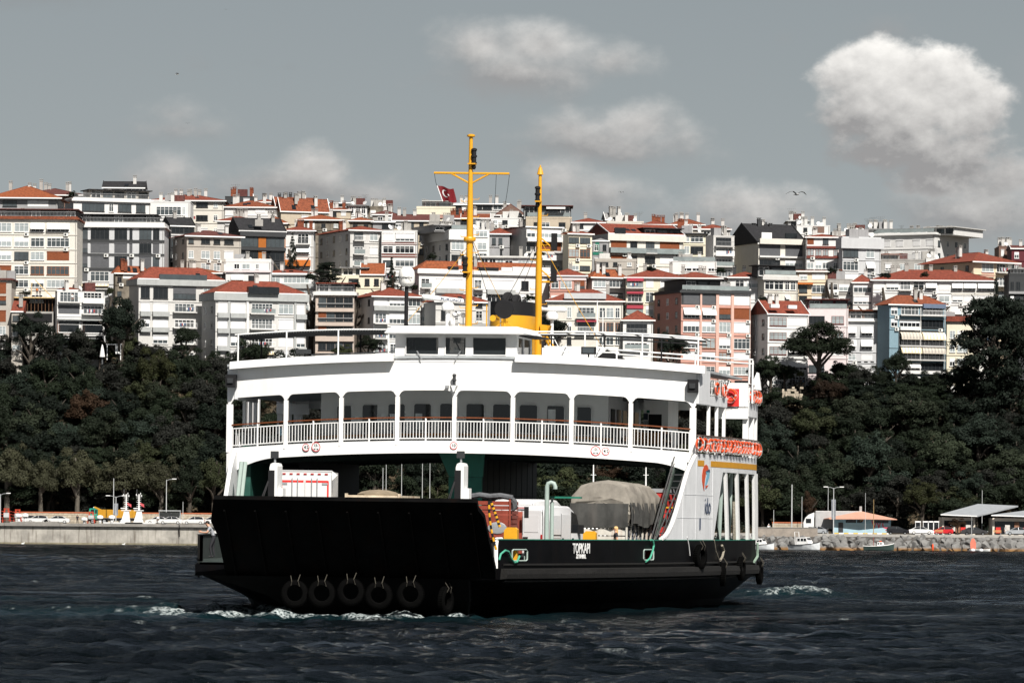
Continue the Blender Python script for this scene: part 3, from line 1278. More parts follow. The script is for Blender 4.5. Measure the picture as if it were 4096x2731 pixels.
 # lit cross beams and frames far aft, seen through the open ends
 for (u0,u1,v0,v1,yy) in ((2500,2765,1606,1638,14.5),(1188,1283,1597,1634,14.5),(1188,1206,1634,1724,14.5),(990,1010,1560,1700,16.5),(970,983,1580,1720,13.0),(1025,1036,1580,1700,15)):
  xa_,za_ = F(u0,v1,yy)
  xb_,zb_ = F(u1,v0,yy)
  part(MB().box(xa_,xb_,yy,yy + 0.3,za_,zb_),'aft_frame',SHIPWHITE)
 # railing along the far end, left
 mb = MB()
 for k in range(26):
  x = -11.4 + k * 0.2
  mb.bar((x,17.9,7.9 - 0.35),(x,17.9,8.75 - 0.35),0.02,n=4)
 mb.bar((-11.5,17.9,8.4),(-6,17.9,8.5),0.03)
 part(mb,'aft_railing',WHITE)


cabin()


def side_structure():
 grey = mat('ship_white_side_shade',(0.60,0.61,0.62),0.45,0.08,0.8,streak=0.3)  # ship white made greyer: weaker light on the sides put into the colour

 def plate(name,ys,z0f,z1f,sgn,t=0.14,m=grey,out=0.0):
  mb = MB()
  mb.loft([[((hb(y) + out) * sgn,y,z0f(y)),((hb(y) - t) * sgn,y,z0f(y)),((hb(y) - t) * sgn,y,z1f(y)),((hb(y) + out) * sgn,y,z1f(y))] for y in ys])
  return part(mb,name,m,smooth=True)
 gy = [-5.2,-4.6,-4.0,-3.2,-2.4,-1.6,-0.9,-0.3,0.2,0.7,1.45]
 gz = [3.47,3.56,3.75,4.15,4.75,5.5,6.15,6.65,6.95,7.2,7.55]
 top = 7.57
 for sgn in (1,-1):
  ys = sorted(set(list(np.linspace(-5.2,5.3,40))))
  go = plate('side_gusset',ys,lambda y: BULZ + 0.03,lambda y: float(np.interp(y,gy,gz)) if y < 1.45 else top,sgn,m=grey)
  ed = MB()
  ed.tube([((hb(y) - 0.07) * sgn,y - 0.04,float(np.interp(y,gy,gz)) + 0.02) for y in np.linspace(-5.2,1.2,22)],0.11,n=6)
  part(ed,'gusset_edge',WHITE,go,True)
  plate('slot_edge',np.linspace(5.3,7.3,10),lambda y: BULZ + 0.03 + (y - 5.3) / 2.0 * (6.75 - BULZ - 0.03),lambda y: top,sgn)
  plate('side_band',np.linspace(7.3,18.3,24),lambda y: 6.75,lambda y: top,sgn)
  for k,yy in enumerate((8.0,11.0,14.0,16.9)):
   mb = MB()
   w = 0.55 if k < 3 else 1.3
   rings = []
   for z in np.linspace(BULZ,6.8,6):
    t = (6.8 - z) / 3.4
    y0 = yy + 0.75 * t
    x = hb(y0) * sgn
    rings.append([(x,y0,z),(x,y0 + w,z),(x - 0.13 * sgn,y0 + w,z),(x - 0.13 * sgn,y0,z)])
   mb.loft(rings)
   part(mb,'side_pillar',WHITE)
  # yellow stripe
  stp = MB()
  stripe_m = mat('stripe_yellow',(0.50,0.24,0.015),0.5,0.1,2)
  for (a,b) in ((1.5,2.9),(4.4,18.25)):
   ys = np.linspace(a,b,14)
   stp.loft([[((hb(y) + 0.012) * sgn,y,6.98),((hb(y) + 0.004) * sgn,y,6.98),((hb(y) + 0.004) * sgn,y,7.26),((hb(y) + 0.012) * sgn,y,7.26)] for y in ys])
  part(stp,'stripe',stripe_m)
  # green pipes standing behind the slots
  for yy in (6.4,10.2,12.9,15.2):
   mb = MB().bar(((hb(yy) - 0.75) * sgn,yy,DECKZ),((hb(yy) - 0.55) * sgn,yy - 0.4,7.4),0.11,n=8)
   part(mb,'vent_pipe',PALEGREEN,smooth=True)
  part(MB().box((hb(8) - 3.2) * sgn if sgn > 0 else (hb(8) - 3.0) * sgn,(hb(8) - 3.0) * sgn if sgn > 0 else (hb(8) - 3.2) * sgn,9.5,17.5,DECKZ,7.6),'inner_casing',mat('casing_green_dark',(0.012,0.06,0.045),0.6,0.3))
  # upper side rail at the passenger deck
  for (a,b) in ((1.6,18.2),):
   ys = np.linspace(a,b,20)
   rl = MB()
   rl.tube([((hb(y) - 0.02) * sgn,y,8.28) for y in ys],0.03,n=5)
   rl.tube([((hb(y) - 0.02) * sgn,y,7.70) for y in ys],0.03,n=5)
   ro = part(rl,'side_railing',WHITE)
   hd = MB()
   hd.loft([[((hb(y) + 0.05) * sgn,y,8.42),((hb(y) - 0.1) * sgn,y,8.42),((hb(y) - 0.1) * sgn,y,8.48),((hb(y) + 0.05) * sgn,y,8.48)] for y in ys])
   part(hd,'handrail',mat('weathered_wood',(0.09,0.06,0.05),0.7,0.3),ro)
   for y in np.linspace(a + 0.1,b - 0.1,26):
    link('baluster',BAL,ro,((hb(y) - 0.02) * sgn,y,8.05))
  # posts of the passenger deck openings
  for (yy,w) in ((4.0,0.22),(5.9,0.16),(7.6,0.2)):
   mb = MB().box((hb(yy) - 0.14),(hb(yy) + 0.01),yy,yy + w,7.57,10.0)
   if sgn < 0:
    mb = MB().box(-(hb(yy) + 0.01),-(hb(yy) - 0.14),yy,yy + w,7.57,10.0)
   part(mb,'side_post',WHITE)
  plate('upper_band',np.linspace(1.5,8.0,12),lambda y: 9.92,lambda y: 10.38,sgn,out=0.02)
  # boat deck railing above it
  for (a,b,zt) in ((3.95,8.0,11.32),(14.3,18.2,11.25)):
   ys = np.linspace(a,b,6)
   rl = MB()
   for z in (10.45,11.15):
    rl.tube([((hb(y) - 0.02) * sgn,y,z) for y in ys],0.028,n=5)
   ro = part(rl,'boat_deck_railing',WHITE)
   hd = MB()
   hd.loft([[((hb(y) + 0.05) * sgn,y,zt - 0.06),((hb(y) - 0.1) * sgn,y,zt - 0.06),((hb(y) - 0.1) * sgn,y,zt),((hb(y) + 0.05) * sgn,y,zt)] for y in ys])
   part(hd,'handrail',mat('weathered_wood',(0.09,0.06,0.05),0.7,0.3),ro)
   for y in np.linspace(a + 0.1,b - 0.1,9):
    link('baluster',BAL,ro,((hb(y) - 0.02) * sgn,y,10.75),scale=(1.1,1.1,0.95))
  # stepped-out after block
  plate('after_band',np.linspace(14.2,18.3,6),lambda y: 9.62,lambda y: 10.3,sgn,out=0.02)
  for yy in (14.2,16.2,17.9):
   x = hb(yy)
   part(MB().box(min((x - 0.28) * sgn,x * sgn),max((x - 0.28) * sgn,x * sgn),yy,yy + 0.28,7.57,9.65),'after_post',WHITE)
  x0,x1 = (10.4,hb(14.2)) if sgn > 0 else (-hb(14.2),-10.4)
  part(MB().box(x0,x1,14.0,14.18,9.5,10.05),'after_beam',WHITE)
  wall = MB().box(x0,x1,14.02,14.16,10.1,11.3)
  wo = part(wall,'locker_wall',WHITE)
  for k in range(5):
   xx = x0 + (x1 - x0) * (k + 0.5) / 5
   part(MB().box(xx - 0.015,xx + 0.015,13.995,14.018,10.15,11.25),'batten',WHITE,wo)
  xx = x1 - 1.2 if sgn > 0 else x0 + 0.2
  part(MB().box(xx - 0.05,xx + 0.75,13.90,14.015,10.12,11.0),'hose_box',RED,wo)
 # dolphin emblem and line name on the right gusset
 yc = 2.9
 def on_side(y,z,out=0.02):
  return (hb(y) + out,y,z)
 org = mat('emblem_orange',(0.50,0.07,0.02),0.5,0.05)
 blu = mat('emblem_blue',(0.16,0.36,0.47),0.5,0.1)
 nav = mat('emblem_navy',(0.05,0.07,0.12),0.5,0.1)

 def decal(pts,m,name,out):
  mb = MB()
  pts = [(y + 0.15,5.78 + (z - 4.6) * 0.545) for y,z in pts]
  vs = [on_side(y,z,out) for y,z in pts] + [on_side(y,z,out - 0.01) for y,z in pts]
  n = len(pts)
  mb.add(vs,[tuple(range(n)),tuple(range(2 * n - 1,n - 1,-1))] + [(i,i + n,(i + 1) % n + n,(i + 1) % n) for i in range(n)])
  return part(mb,name,m)
 em = []
 for k in range(21):
  t = k / 20
  a = math.pi * (0.06 + 0.94 * t)
  em.append((3.2 + 0.0 - 0.75 * math.sin(a) - 0.2 * t,6.05 + 0.75 * math.cos(a) + (-0.95 * t if t > 0.5 else 0) * 1.2))
 em = [(3.75,6.60),(3.55,6.86),(3.15,6.98),(2.75,6.85),(2.45,6.5),(2.30,6.0),(2.32,5.5),(2.55,4.95),(2.8,4.6),(2.85,5.2),(3.0,5.7),(3.15,6.1),(3.05,6.3),(3.4,6.3),(3.75,6.45)]
 decal(em,org,'emblem_sun',0.014)['label'] = 'orange red sun of the line emblem'
 decal([(3.05,6.33),(3.4,6.38),(3.85,6.5),(4.0,6.3),(3.9,5.9),(3.6,5.5),(3.2,5.0),(2.95,4.75),(3.0,5.3),(3.2,5.8),(3.35,6.1)],blu,'emblem_dolphin',0.02)
 decal([(3.05,6.36),(3.5,6.5),(3.95,6.58),(4.05,6.3),(3.9,6.35),(3.5,6.32)],nav,'emblem_back',0.026)
 decal([(3.0,5.15),(3.35,5.1),(3.75,5.2),(3.45,4.98),(3.05,4.85)],org,'emblem_fin',0.024)
 t = Vector((hb(4.2) - hb(2.8),1.4,0)).normalized()
 me = text_mesh('ido',1.15,'lettering',nav,0.004,sx=0.95)
 lo = link('lettering',me,ferry,(hb(3.75) + 0.03,3.75,5.05),math.atan2(t.y,t.x))
 lo['label'] = 'navy line name on the white gusset'
 for (yy,z,h) in ((1.9,4.9 - 1.0,0.55),):
  part(MB().box(hb(2.2) - 0.0,hb(2.2) + 0.02,2.0,2.3,3.95,4.5),'notice_plate',nav)
 # plate seams standing slightly proud
 for yy in (-1.4,1.2,4.9):
  zt = float(np.interp(yy,gy,gz)) if yy < 1.45 else 6.9
  part(MB().box(hb(yy) - 0.02,hb(yy) + 0.012,yy,yy + 0.03,BULZ + 0.05,zt),'plate_seam',grey)
 for z in (4.5,5.6):
  ys = [y for y in np.linspace(-4.9,5.1,30) if (np.interp(y,gy,gz) if y < 1.45 else 7) > z + 0.1]
  mb = MB().tube([(hb(y) + 0.004,y,z) for y in ys],0.012,n=4)
  part(mb,'plate_seam',grey)


side_structure()


def car_deck_inside():
 blkw = mat('casing_black',(0.014,0.015,0.015),0.6,0.5,1.5,streak=0.7,stain=(0.06,0.06,0.058))
 grn = mat('casing_green',(0.02,0.15,0.11),0.5,0.2,1.5,streak=0.2)
 x0,_ = F2(1030,1100,2.0)
 x1,_ = F2(1108,1100,2.0)
 co = part(MB().box(x0,x1,2.2,17.5,DECKZ,7.6),'centre_casing',blkw)
 part(MB().box(x0 + 0.02,x1 - 0.02,1.95,2.19,DECKZ,6.3),'casing_front',grn,co)
 part(MB().prism([(x0 - 0.55,7.6),(x1 + 0.1,7.6),(x1 + 0.02,6.32),(x0 + 0.05,6.32)],1.95,2.19),'casing_bracket',grn,co)
 part(MB().box(x1,x1 + 0.012,2.25,17.4,5.45,5.5),'casing_seam',BLACK,co)
 for k in range(9):
  part(MB().box(x1 + 0.001,x1 + 0.02,3.4 + k * 1.6,3.44 + k * 1.6,DECKZ,7.5),'casing_joint',blkw,co)
 xl0,_ = F2(706,1100,6)
 xl1,_ = F2(788,1100,12)
 part(MB().box(xl0,xl1,4,16,DECKZ,7.7),'side_casing',BLACK)
 part(MB().box(-11.0,-10.6,1.8,16,DECKZ,7.7),'left_lining',mat('casing_green_dark',(0.012,0.06,0.045),0.6,0.3))
 for yy in (0.6,2.0,3.6):
  part(MB().bar((-hb(yy) + 0.6,yy - 2.5,DECKZ),(-hb(yy) + 0.75,yy - 1.2,6.9),0.1,n=8),'vent_pipe',PALEGREEN)
 # stairs on the right from the car deck up to the passengers
 fx = lambda u,v,y: F2(u,v,y)
 st = empty('stairway',(0,0,0),0,ferry)
 y0,y1 = -5.0,2.4
 n = 17
 dark = mat('stair_dark',(0.045,0.047,0.05),0.7,0.3)
 xa,_ = F2(1487,1240,y0)
 xb,_ = F2(1533,1240,y0)
 xc,_ = F2(1548,1090,y1)
 xd,_ = F2(1600,1090,y1)
 for k in range(n):
  t = k / (n - 1)
  y = y0 + (y1 - y0) * t
  z = DECKZ + 0.25 + (7.5 - DECKZ - 0.25) * t
  l = xa + (xc - xa) * t + 0.25
  r = min(xb + (xd - xb) * t + 0.2,hb(y) - 0.25)
  part(MB().box(l,r,y,y + 0.3,z - 0.05,z),'tread',dark,st)
  if k in (8,):
   part(MB().box(l,r,y - 0.02,y - 0.002,z - 0.09,z - 0.02),'tread_marking',YELLOW,st)
 for side in (0,1):
  mb = MB()
  for k in range(2):
   pass
  a = Vector(((xa + 0.2) if side == 0 else min(xb + 0.25,hb(y0) - 0.35),y0 - 0.2,DECKZ + 0.2))
  b = Vector(((xc + 0.2) if side == 0 else min(xd + 0.2,hb(y1) - 0.2),y1,7.55))
  mb.prism([(0,0)],0,0) if False else None
  d = 0.03
  mb.add([a + Vector((-d,0,-0.15)),a + Vector((d,0,-0.15)),a + Vector((d,0,0.15)),a + Vector((-d,0,0.15)),
    b + Vector((-d,0,-0.15)),b + Vector((d,0,-0.15)),b + Vector((d,0,0.15)),b + Vector((-d,0,0.15))],
    [(0,1,2,3),(4,5,6,7),(0,1,5,4),(1,2,6,5),(2,3,7,6),(3,0,4,7)])
  part(mb,'stringer',mat('stringer_green',(0.035,0.05,0.042),.7,.2) if side == 0 else DARKMETAL,st)
  hr = MB()
  up = Vector((0,0,0.95))
  hr.bar(a + up,b + up * 0.6,0.035)
  hr.bar(a + up * 0.5,b + up * 0.3,0.025)
  for t in (0.02,0.25,0.5,0.75):
   p = a.lerp(b,t)
   hr.bar(p,p + up * 0.9,0.03)
  part(hr,'stair_rail',mat('stair_rail_grey',(0.05,0.05,0.05),.6,.2),st)
 part(MB().box(xb + 0.1,xd - 0.3,2.3,2.5,DECKZ,7.5),'stair_backing',BLACK)
 # goose-neck vents by the vans, yellow bitts on the bulwark
 x,z = F2(1255,1230,-20.0)
 _,zt = F2(1255,1112,-20.0)
 mb = MB()
 mb.tube([(x,-20,DECKZ),(x,-20,zt - 0.1),(x + 0.05,-20,zt + 0.03),(x + 0.18,-20,zt + 0.08),(x + 0.30,-20,zt + 0.04),(x + 0.36,-20,zt - 0.1),(x + 0.36,-20,zt - 0.2)],0.1,n=10)
 part(mb,'goose_neck_vent',PALEGREEN,smooth=True)
 x2,zt2 = F2(1268,1150,-19.5)
 mb = MB()
 mb.tube([(x2,-19.5,DECKZ),(x2,-19.5,zt2 - 0.05)],0.09,n=10)
 mb.box(x2 - 0.05,x2 + 1.3,-19.7,-19.3,zt2 + 0.12,zt2 + 0.2,1)
 mb.bar((x2,-19.5,zt2 - 0.05),(x2,-19.5,zt2 + 0.14),0.05)
 part(mb,'vent_pipe',[PALEGREEN,GREEN],smooth=True)
 for u,v,yy in ((1172,1228,-23.5),(1353,1236,-14)):
  x,z = F2(u,v,yy)
  mb = MB()
  mb.prism([(x - 0.3,DECKZ),(x + 0.3,DECKZ),(x + 0.3,z + 0.25),(x + 0.2,z + 0.33),(x - 0.15,z + 0.33),(x - 0.28,z + 0.2)],yy,yy + 0.4)
  part(mb,'yellow_bitt',YELLOW)


car_deck_inside()


def wheelhouse():
 xa,_ = F2(907,790,0)
 xb,_ = F2(1187,790,0)
 zt = 13.12
 wh = empty('wheelhouse',(0,0,0),0,ferry)
 wins = [(932,1007),(1023,1070),(1086,1162)]
 W = [(F2(a,795,0)[0],F2(b,795,0)[0]) for a,b in wins]
 zw0,zw1 = 12.13,12.98
 # front: sill below, header above, mullions between, so the glass sits in real openings
 def fstrip(name,x0,x1,z0,z1,t=0.14,m=SHIPWHITE,dy=-0.02):
  mb = MB()
  xs = np.linspace(x0,x1,8)
  mb.loft([[(x,yfr(x) + dy,z0),(x,yfr(x) + dy + t,z0),(x,yfr(x) + dy + t,z1),(x,yfr(x) + dy,z1)] for x in xs])
  return part(mb,name,m,wh)
 fstrip('front_sill',xa,xb,11.8,zw0)
 fstrip('front_header',xa,xb,zw1,zt)
 edges = [xa] + [e for w in W for e in w] + [xb]
 for k in range(0,8,2):
  fstrip('front_pillar',edges[k],edges[k + 1],zw0,zw1)
 cl = bpy.data.materials.new('wheelhouse_glass')
 cl.use_nodes = True
 b = cl.node_tree.nodes['Principled BSDF']
 b.inputs['Base Color'].default_value = (0.02,0.024,0.026,1)
 b.inputs['Roughness'].default_value = 0.05
 b.inputs['Alpha'].default_value = 0.72
 for (x0,x1) in W:
  wo = fstrip('window',x0,x1,zw0,zw1,0.02,cl,0.07)
  fr = MB()
  y = yfr((x0 + x1) / 2) - 0.03
  fr.tube([(x0,y,zw0),(x1,y,zw0),(x1,y,zw1),(x0,y,zw1),(x0,y,zw0)],0.03,n=5,cap=False)
  part(fr,'frame',WHITE,wo)
 for (u0,v0,u1,v1) in ((957,808,968,826),(1057,808,1044,830)):
  x0,z0 = F2(u0,v0,-0.1)
  x1,z1 = F2(u1,v1,-0.1)
  mb = MB().bar((x0,-0.1,z0 + .05),(x1,-0.1,z1),0.016)
  mb.bar((x0 + 0.04,-0.1,z0 + .05),(x1 + 0.03,-0.1,z1),0.01)
  part(mb,'wiper',STEEL,wh)
 yb = 4.2
 # side and back walls, with windows let in
 for x in (xa,xb):
  s = 1 if x > 0 else -1
  x0,x1 = (x - 0.12,x) if s > 0 else (x,x + 0.12)
  part(MB().box(x0,x1,0.25,yb,11.9,zw0),'side_sill',SHIPWHITE,wh)
  part(MB().box(x0,x1,0.25,yb,zw1,zt),'side_header',SHIPWHITE,wh)
  for (ya,yc_) in ((0.25,0.5),(1.9,2.1),(3.9,yb)):
   part(MB().box(x0,x1,ya,yc_,zw0,zw1),'side_pillar',SHIPWHITE,wh)
  for (ya,yc_) in ((0.5,1.9),(2.1,3.9)):
   part(MB().box(x0 + 0.05,x1 - 0.05,ya,yc_,zw0,zw1),'side_window',cl,wh)
 part(MB().box(xa,xb,yb,yb + 0.12,11.9,zw0 + 0.05),'back_sill',SHIPWHITE,wh)
 for (q0,q1) in ((xa,xa + 1.2),(xa + 2.6,xb)):
  part(MB().box(q0,q1,yb,yb + 0.12,zw0 + 0.05,zt),'back_wall',BLACK,wh)
 part(MB().box(xa + 0.1,xb - 0.1,0.9,1.6,11.95,12.25),'console',DARKMETAL,wh)
 part(MB().box(xb - 1.5,xb - 0.95,0.75,0.85,12.1,12.42),'chart_screen',mat('screen_grey',(0.30,0.36,0.34),0.4,0.1),wh)
 # roof with deep eaves
 roof = MB()
 e0,e1 = xa - 0.42,xb + 0.42
 zt2 = 13.50
 def ring(k):
  z = [zt,zt + 0.05,zt2 - 0.03,zt2][k]
  ins = [0.0,-0.02,0.30,0.42][k]
  xs = np.linspace(e0 + ins,e1 - ins,12)
  pts = [(x,yfr(x) - 0.55 + ins,z) for x in xs]
  pts += [(e1 - ins,yb + 0.7 - ins,z),(e0 + ins,yb + 0.7 - ins,z)]
  return pts
 roof.loft([ring(k) for k in range(4)])
 part(roof,'wheelhouse_roof',SHIPWHITE,wh)
 # black visor of the side wing
 part(MB().prism([(0.4,zt - 0.02),(yb + 0.5,zt - 0.02),(yb + 0.5,zt - 0.06),(0.4,zt - 0.06)],xb + 0.05,xb + 0.9,'yz'),'wing_visor',BLACK,wh)
 # masthead lantern bracket on the front wall below, camera
 x,z = F2(1043,885,-0.25)
 mb = MB()
 mb.prism([(x - 0.13,z),(x + 0.15,z),(x + 0.1,z - 0.06),(x + 0.02,z - 0.3),(x - 0.02,z - 0.3)],-0.4,-0.02)
 mb.lathe([(0.10,0),(0.10,0.03),(0.075,0.05),(0.075,0.2),(0.11,0.22),(0.11,0.28),(0.08,0.30),(0.08,0.44),(0.1,0.46),(0.1,0.5),(0.05,0.56)],12,(x,-0.22,z),1)
 part(mb,'front_lantern',[WHITE,DARKMETAL])
 x,z = F2(1027,888,-0.2)
 part(MB().box(x - 0.09,x + 0.06,-0.3,-0.03,z - 0.06,z + 0.06),'deck_camera',STEEL)


wheelhouse()


def rooftop():
 # canopies over the open roof, left one with a dark cloth, right one a bare frame
 cl = mat('canopy_dark',(0.014,0.014,0.015),0.8,0.2)
 for (u0,v0,u1,v1,yy,dep,cloth) in ((540,769,900,757,4.2,3.0,True),(1212,762,1612,776,4.2,3.0,False)):
  x0,z0 = F2(u0,v0,yy)
  x1,z1 = F2(u1,v1,yy)
  co = empty('roof_canopy',(0,0,0),0,ferry)
  mb = MB()
  n = 11
  xs = np.linspace(x0,x1,n)
  zf = lambda x: z0 + (z1 - z0) * (x - x0) / (x1 - x0) + 0.10 * (1 - ((2 * (x - x0) / (x1 - x0)) - 1) ** 2)
  mb.tube([(x,yy,zf(x)) for x in xs],0.035,n=6)
  mb.tube([(x,yy + dep,zf(x) - 0.02) for x in xs],0.045,n=6)
  part(mb,'canopy_tube',WHITE,co)
  if cloth:
   mb = MB()
   mb.loft([[(x,yy + 0.03,zf(x) - 0.03),(x,yy + dep,zf(x) - 0.12),(x,yy + dep,zf(x) - 0.16),(x,yy + 0.03,zf(x) - 0.07)] for x in xs])
   part(mb,'canopy_cloth',cl,co)
   mb = MB()
   for x in np.linspace(x0,x1,60):
    mb.bar((x,yy - 0.05,zf(x) + 0.03),(x,yy + 0.08,zf(x) - 0.08),0.015,n=4)
   part(mb,'lacing',WHITE,co)
  else:
   mb = MB()
   mb.tube([(x,yy + 1.5,zf(x) - 0.12) for x in xs],0.05,n=5)
   mb.tube([(x,yy + 2.0,zf(x) - 0.28) for x in xs],0.035,n=5)
   for x in xs[::2]:
    mb.bar((x,yy,zf(x)),(x,yy + dep,zf(x) - 0.05),0.03,n=5)
   part(mb,'canopy_bar',BLACK,co)
  for t in (0.02,0.33,0.66,0.98):
   x = x0 + (x1 - x0) * t
   part(MB().bar((x,yy,12.0 + camb(x)),(x,yy,zf(x)),0.04,n=6),'canopy_post',WHITE,co)
   xx = x + 0.5
   if x0 < xx < x1:
    part(MB().bar((xx,yy + dep,12.0 + camb(xx)),(xx,yy + dep,zf(xx) - 0.05),0.04,n=6),'canopy_post',BLACK,co)
 # low roof rails
 for (u0,v0,u1,v1,yy) in ((715,815,905,808,7.0),(1340,798,1730,826,9.0),(1250,796,1420,800,2.2)):
  x0,z0 = F2(u0,v0,yy)
  x1,z1 = F2(u1,v1,yy)
  mb = MB()
  mb.bar((x0,yy,z0),(x1,yy,z1),0.035)
  mb.bar((x0,yy + 0.3,z0 - 0.2),(x1,yy + 0.3,z1 - 0.2),0.03)
  for t in np.linspace(0.02,0.98,4):
   x = x0 + (x1 - x0) * t
   mb.bar((x,yy,11.9 + camb(min(x,11.4))),(x,yy,z0 + (z1 - z0) * t),0.04)
  part(mb,'roof_rail',WHITE)
 # tall pair of stanchions at the after right corner
 for u in (1721,1729):
  x,z = F2(u,828,14.5)
  part(MB().bar((x,14.5,10.3),(x,14.5,z),0.05),'stanchion',WHITE)
 x,z = F2(1742,905,16.0)
 part(MB().prism([(x - 0.35,11.3),(x - 0.1,11.9),(x + 0.0,11.85),(x + 0.12,11.0),(x - 0.25,11.05)],16,16.3),'fairing',WHITE)
 # equipment on the right roof
 x,z = F2(1352,806,1.0)
 mb = MB()
 mb.box(x - 0.35,x + 0.35,0.9,1.1,z - 0.16,z + 0.2)
 mb.box(x - 0.28,x + 0.28,0.885,0.897,z - 0.1,z + 0.15,1)
 mb.bar((x,1.0,12.1),(x,1.0,z - 0.16),0.04)
 part(mb,'floodlight',[BLACK,MIDGLASS])
 x,z = F2(700,806,1.0)
 mb = MB()
 mb.box(x - 0.4,x + 0.25,0.8,1.3,z - 0.12,z + 0.08)
 mb.bar((x,1.0,11.9),(x,1.0,z),0.05)
 part(mb,'floodlight',DARKMETAL)
 x0,_ = F2(1245,810,7)
 x1,_ = F2(1390,810,7)
 part(MB().box(x0,x1,7,10,12.0,12.75),'roof_locker',WHITE)
 x0,_ = F2(1372,812,3.2)
 part(MB().prism([(x0,12.15),(x0 + 0.5,12.55),(x0 + 1.4,12.1),(x0 + 0.6,12.05)],3.0,3.06),'tilted_panel',BLACK)

 # ---- radome on its black pole
 y = 5.0
 x,zt = F2(934,655,y)
 _,zb = F2(934,750,y)
 ro = empty('satellite_dome',(x,y,12.1),0,ferry)
 part(MB().bar((0,0,0),(0,0,zt - 12.1),0.10,n=10),'pole',BLACK,ro)
 r = 0.40
 dome = MB().lathe([(0.16,-0.06),(0.3,0.0),(r,0.12),(r,0.5),(r * 0.93,0.68),(r * 0.72,0.82),(r * 0.4,0.9),(0.02,0.93)],20,(0,0,zt - 12.1))
 part(dome,'dome',mat('radome_white',(0.70,0.69,0.66),0.5,0.12,4,streak=0.35,stain=(0.4,0.37,0.33)),ro,True)
 lo = link('lettering',text_mesh('Raymarine',0.17,'lettering',BLACK,0.002,bold=0.004),ro,(0,-r - 0.012,zt - 12.1 + 0.36))
 # ---- radar
 for (u,vbar,vb,yy,w,txt,ang) in ((1029,690,748,4.8,2.55,'FURUNO',5),(1268,712,800,12.5,1.45,'',0)):
  x,z = F2(u,vbar,yy)
  rd = empty('radar',(x,yy,12.1),0,ferry)
  h = z - 12.1
  mb = MB().bar((0,0,0),(0,0,h - 0.5),0.12 if txt else 0.09,n=10)
  for a in (0.5,2.6,4.7):
   mb.bar((0,0,h * 0.55),(0.9 * math.cos(a),0.9 * math.sin(a),0),0.03,n=5)
  part(mb,'pole',WHITE,rd)
  part(MB().lathe([(0.2,-0.5),(0.3,-0.45),(0.32,-0.25),(0.22,-0.1),(0.1,-0.08)],14,(0,0,h)),'gearbox',WHITE,rd,True)
  an = MB().tube([(-w / 2,0,0.08),(-w / 2 + 0.1,0,0.05),(w / 2 - 0.1,0,0.02),(w / 2,0,0.02)],[0.06,0.13,0.13,0.06],n=10)
  ao = part(an,'scanner',WHITE,rd,True)
  ao.location = (0,0,h)
  ao.rotation_euler = (0,R(ang),R(8))
  if txt:
   link('lettering',text_mesh(txt,0.2,'lettering',mat('emblem_navy',(0.05,0.07,0.12)),0.002,sx=1.25,bold=0.004),ao,(0.15,-0.145,0.04))
 # small white domes and lights beside the radar
 for (u,v,r,yy) in ((1044,722,0.13,5.2),(1054,719,0.12,5.2),(1064,724,0.13,5.2),(1036,735,0.10,4.6),(1040,742,0.12,4.4)):
  x,z = F2(u,v,yy)
  mb = MB().ball((x,yy,z),r)
  mb.bar((x,yy,13.3),(x,yy,z),0.03)
  part(mb,'small_dome',WHITE,smooth=True)

 # ---- main mast
 y = 4.6
 x,zt = F2(1082,315,y)
 _,zy = F2(1082,399,y)
 _,zl1 = F2(1082,352,y)
 _,zl2 = F2(1082,608,y)
 ms = empty('main_mast',(x,y,12.1),0,ferry)
 H = zt - 12.1
 mb = MB().tube([(0,0,0),(0,0,H * 0.62),(0,0,H * 0.82),(0,0,H)],[0.175,0.155,0.11,0.09],n=12)
 mb.lathe([(0.16,0),(0.2,0.03),(0.2,0.1),(0.1,0.14)],10,(0,0,H))
 part(mb,'pole',YELLOW,ms,True)
 xl = F2(997,397,y)[0] - x
 xr = F2(1170,401,y)[0] - x
 zz = zy - 12.1
 mb = MB().bar((xl,0,zz + 0.03),(xr,0,zz),0.055)
 mb.bar((-0.1,0,zz - 0.45),(-0.95,0,zz),0.045)
 mb.bar((0.1,0,zz - 0.45),(0.95,0,zz),0.045)
 part(mb,'yard',YELLOW,ms)
 for k in range(9):
  z = 0.8 + k * (H * 0.72) / 9
  for s in (-1,1):
   part(MB().tube([(0.1 * s,0,z + 0.25 * s * 0.2),(0.42 * s,0,z + 0.25 * s * 0.2),(0.45 * s,0,z + 0.08 + 0.25 * s * 0.2)],0.02,n=4),'rung',YELLOW,ms)

 def lantern(parent,dx,z,dy=-0.05):
  mb = MB()
  mb.box(min(0,dx) - 0.1,max(0,dx) + 0.1,dy - 0.2,dy + 0.25,z - 0.06,z)
  mb.lathe([(0.14,0),(0.14,0.05),(0.11,0.07),(0.11,0.28),(0.15,0.30),(0.15,0.38),(0.11,0.4),(0.11,0.6),(0.15,0.62),(0.14,0.7),(0.05,0.74)],12,(dx,dy,z),1)
  mb.lathe([(0.06,-0.3),(0.11,-0.2),(0.08,-0.06)],8,(dx,dy,z),1)
  part(mb,'lantern',[YELLOW,BLACK],parent)
 lantern(ms,0.18,zl1 - 12.1 - 0.5,-0.1)
 lantern(ms,-0.18,zl2 - 12.1 - 0.35,-0.2)
 part(MB().lathe([(0.27,0),(0.3,0.05),(0.3,0.14),(0.27,0.2)],12,(0,0,H * 0.53)),'collar',YELLOW,ms)
 # ---- second mast, lower and further aft
 y2 = 11.5
 x2,z2t = F2(1241,385,y2)
 xb2,z2b = F2(1235,800,y2)
 m2 = empty('after_mast',(xb2,y2,12.05),0,ferry)
 H2 = z2t - 12.05
 dx2 = x2 - xb2
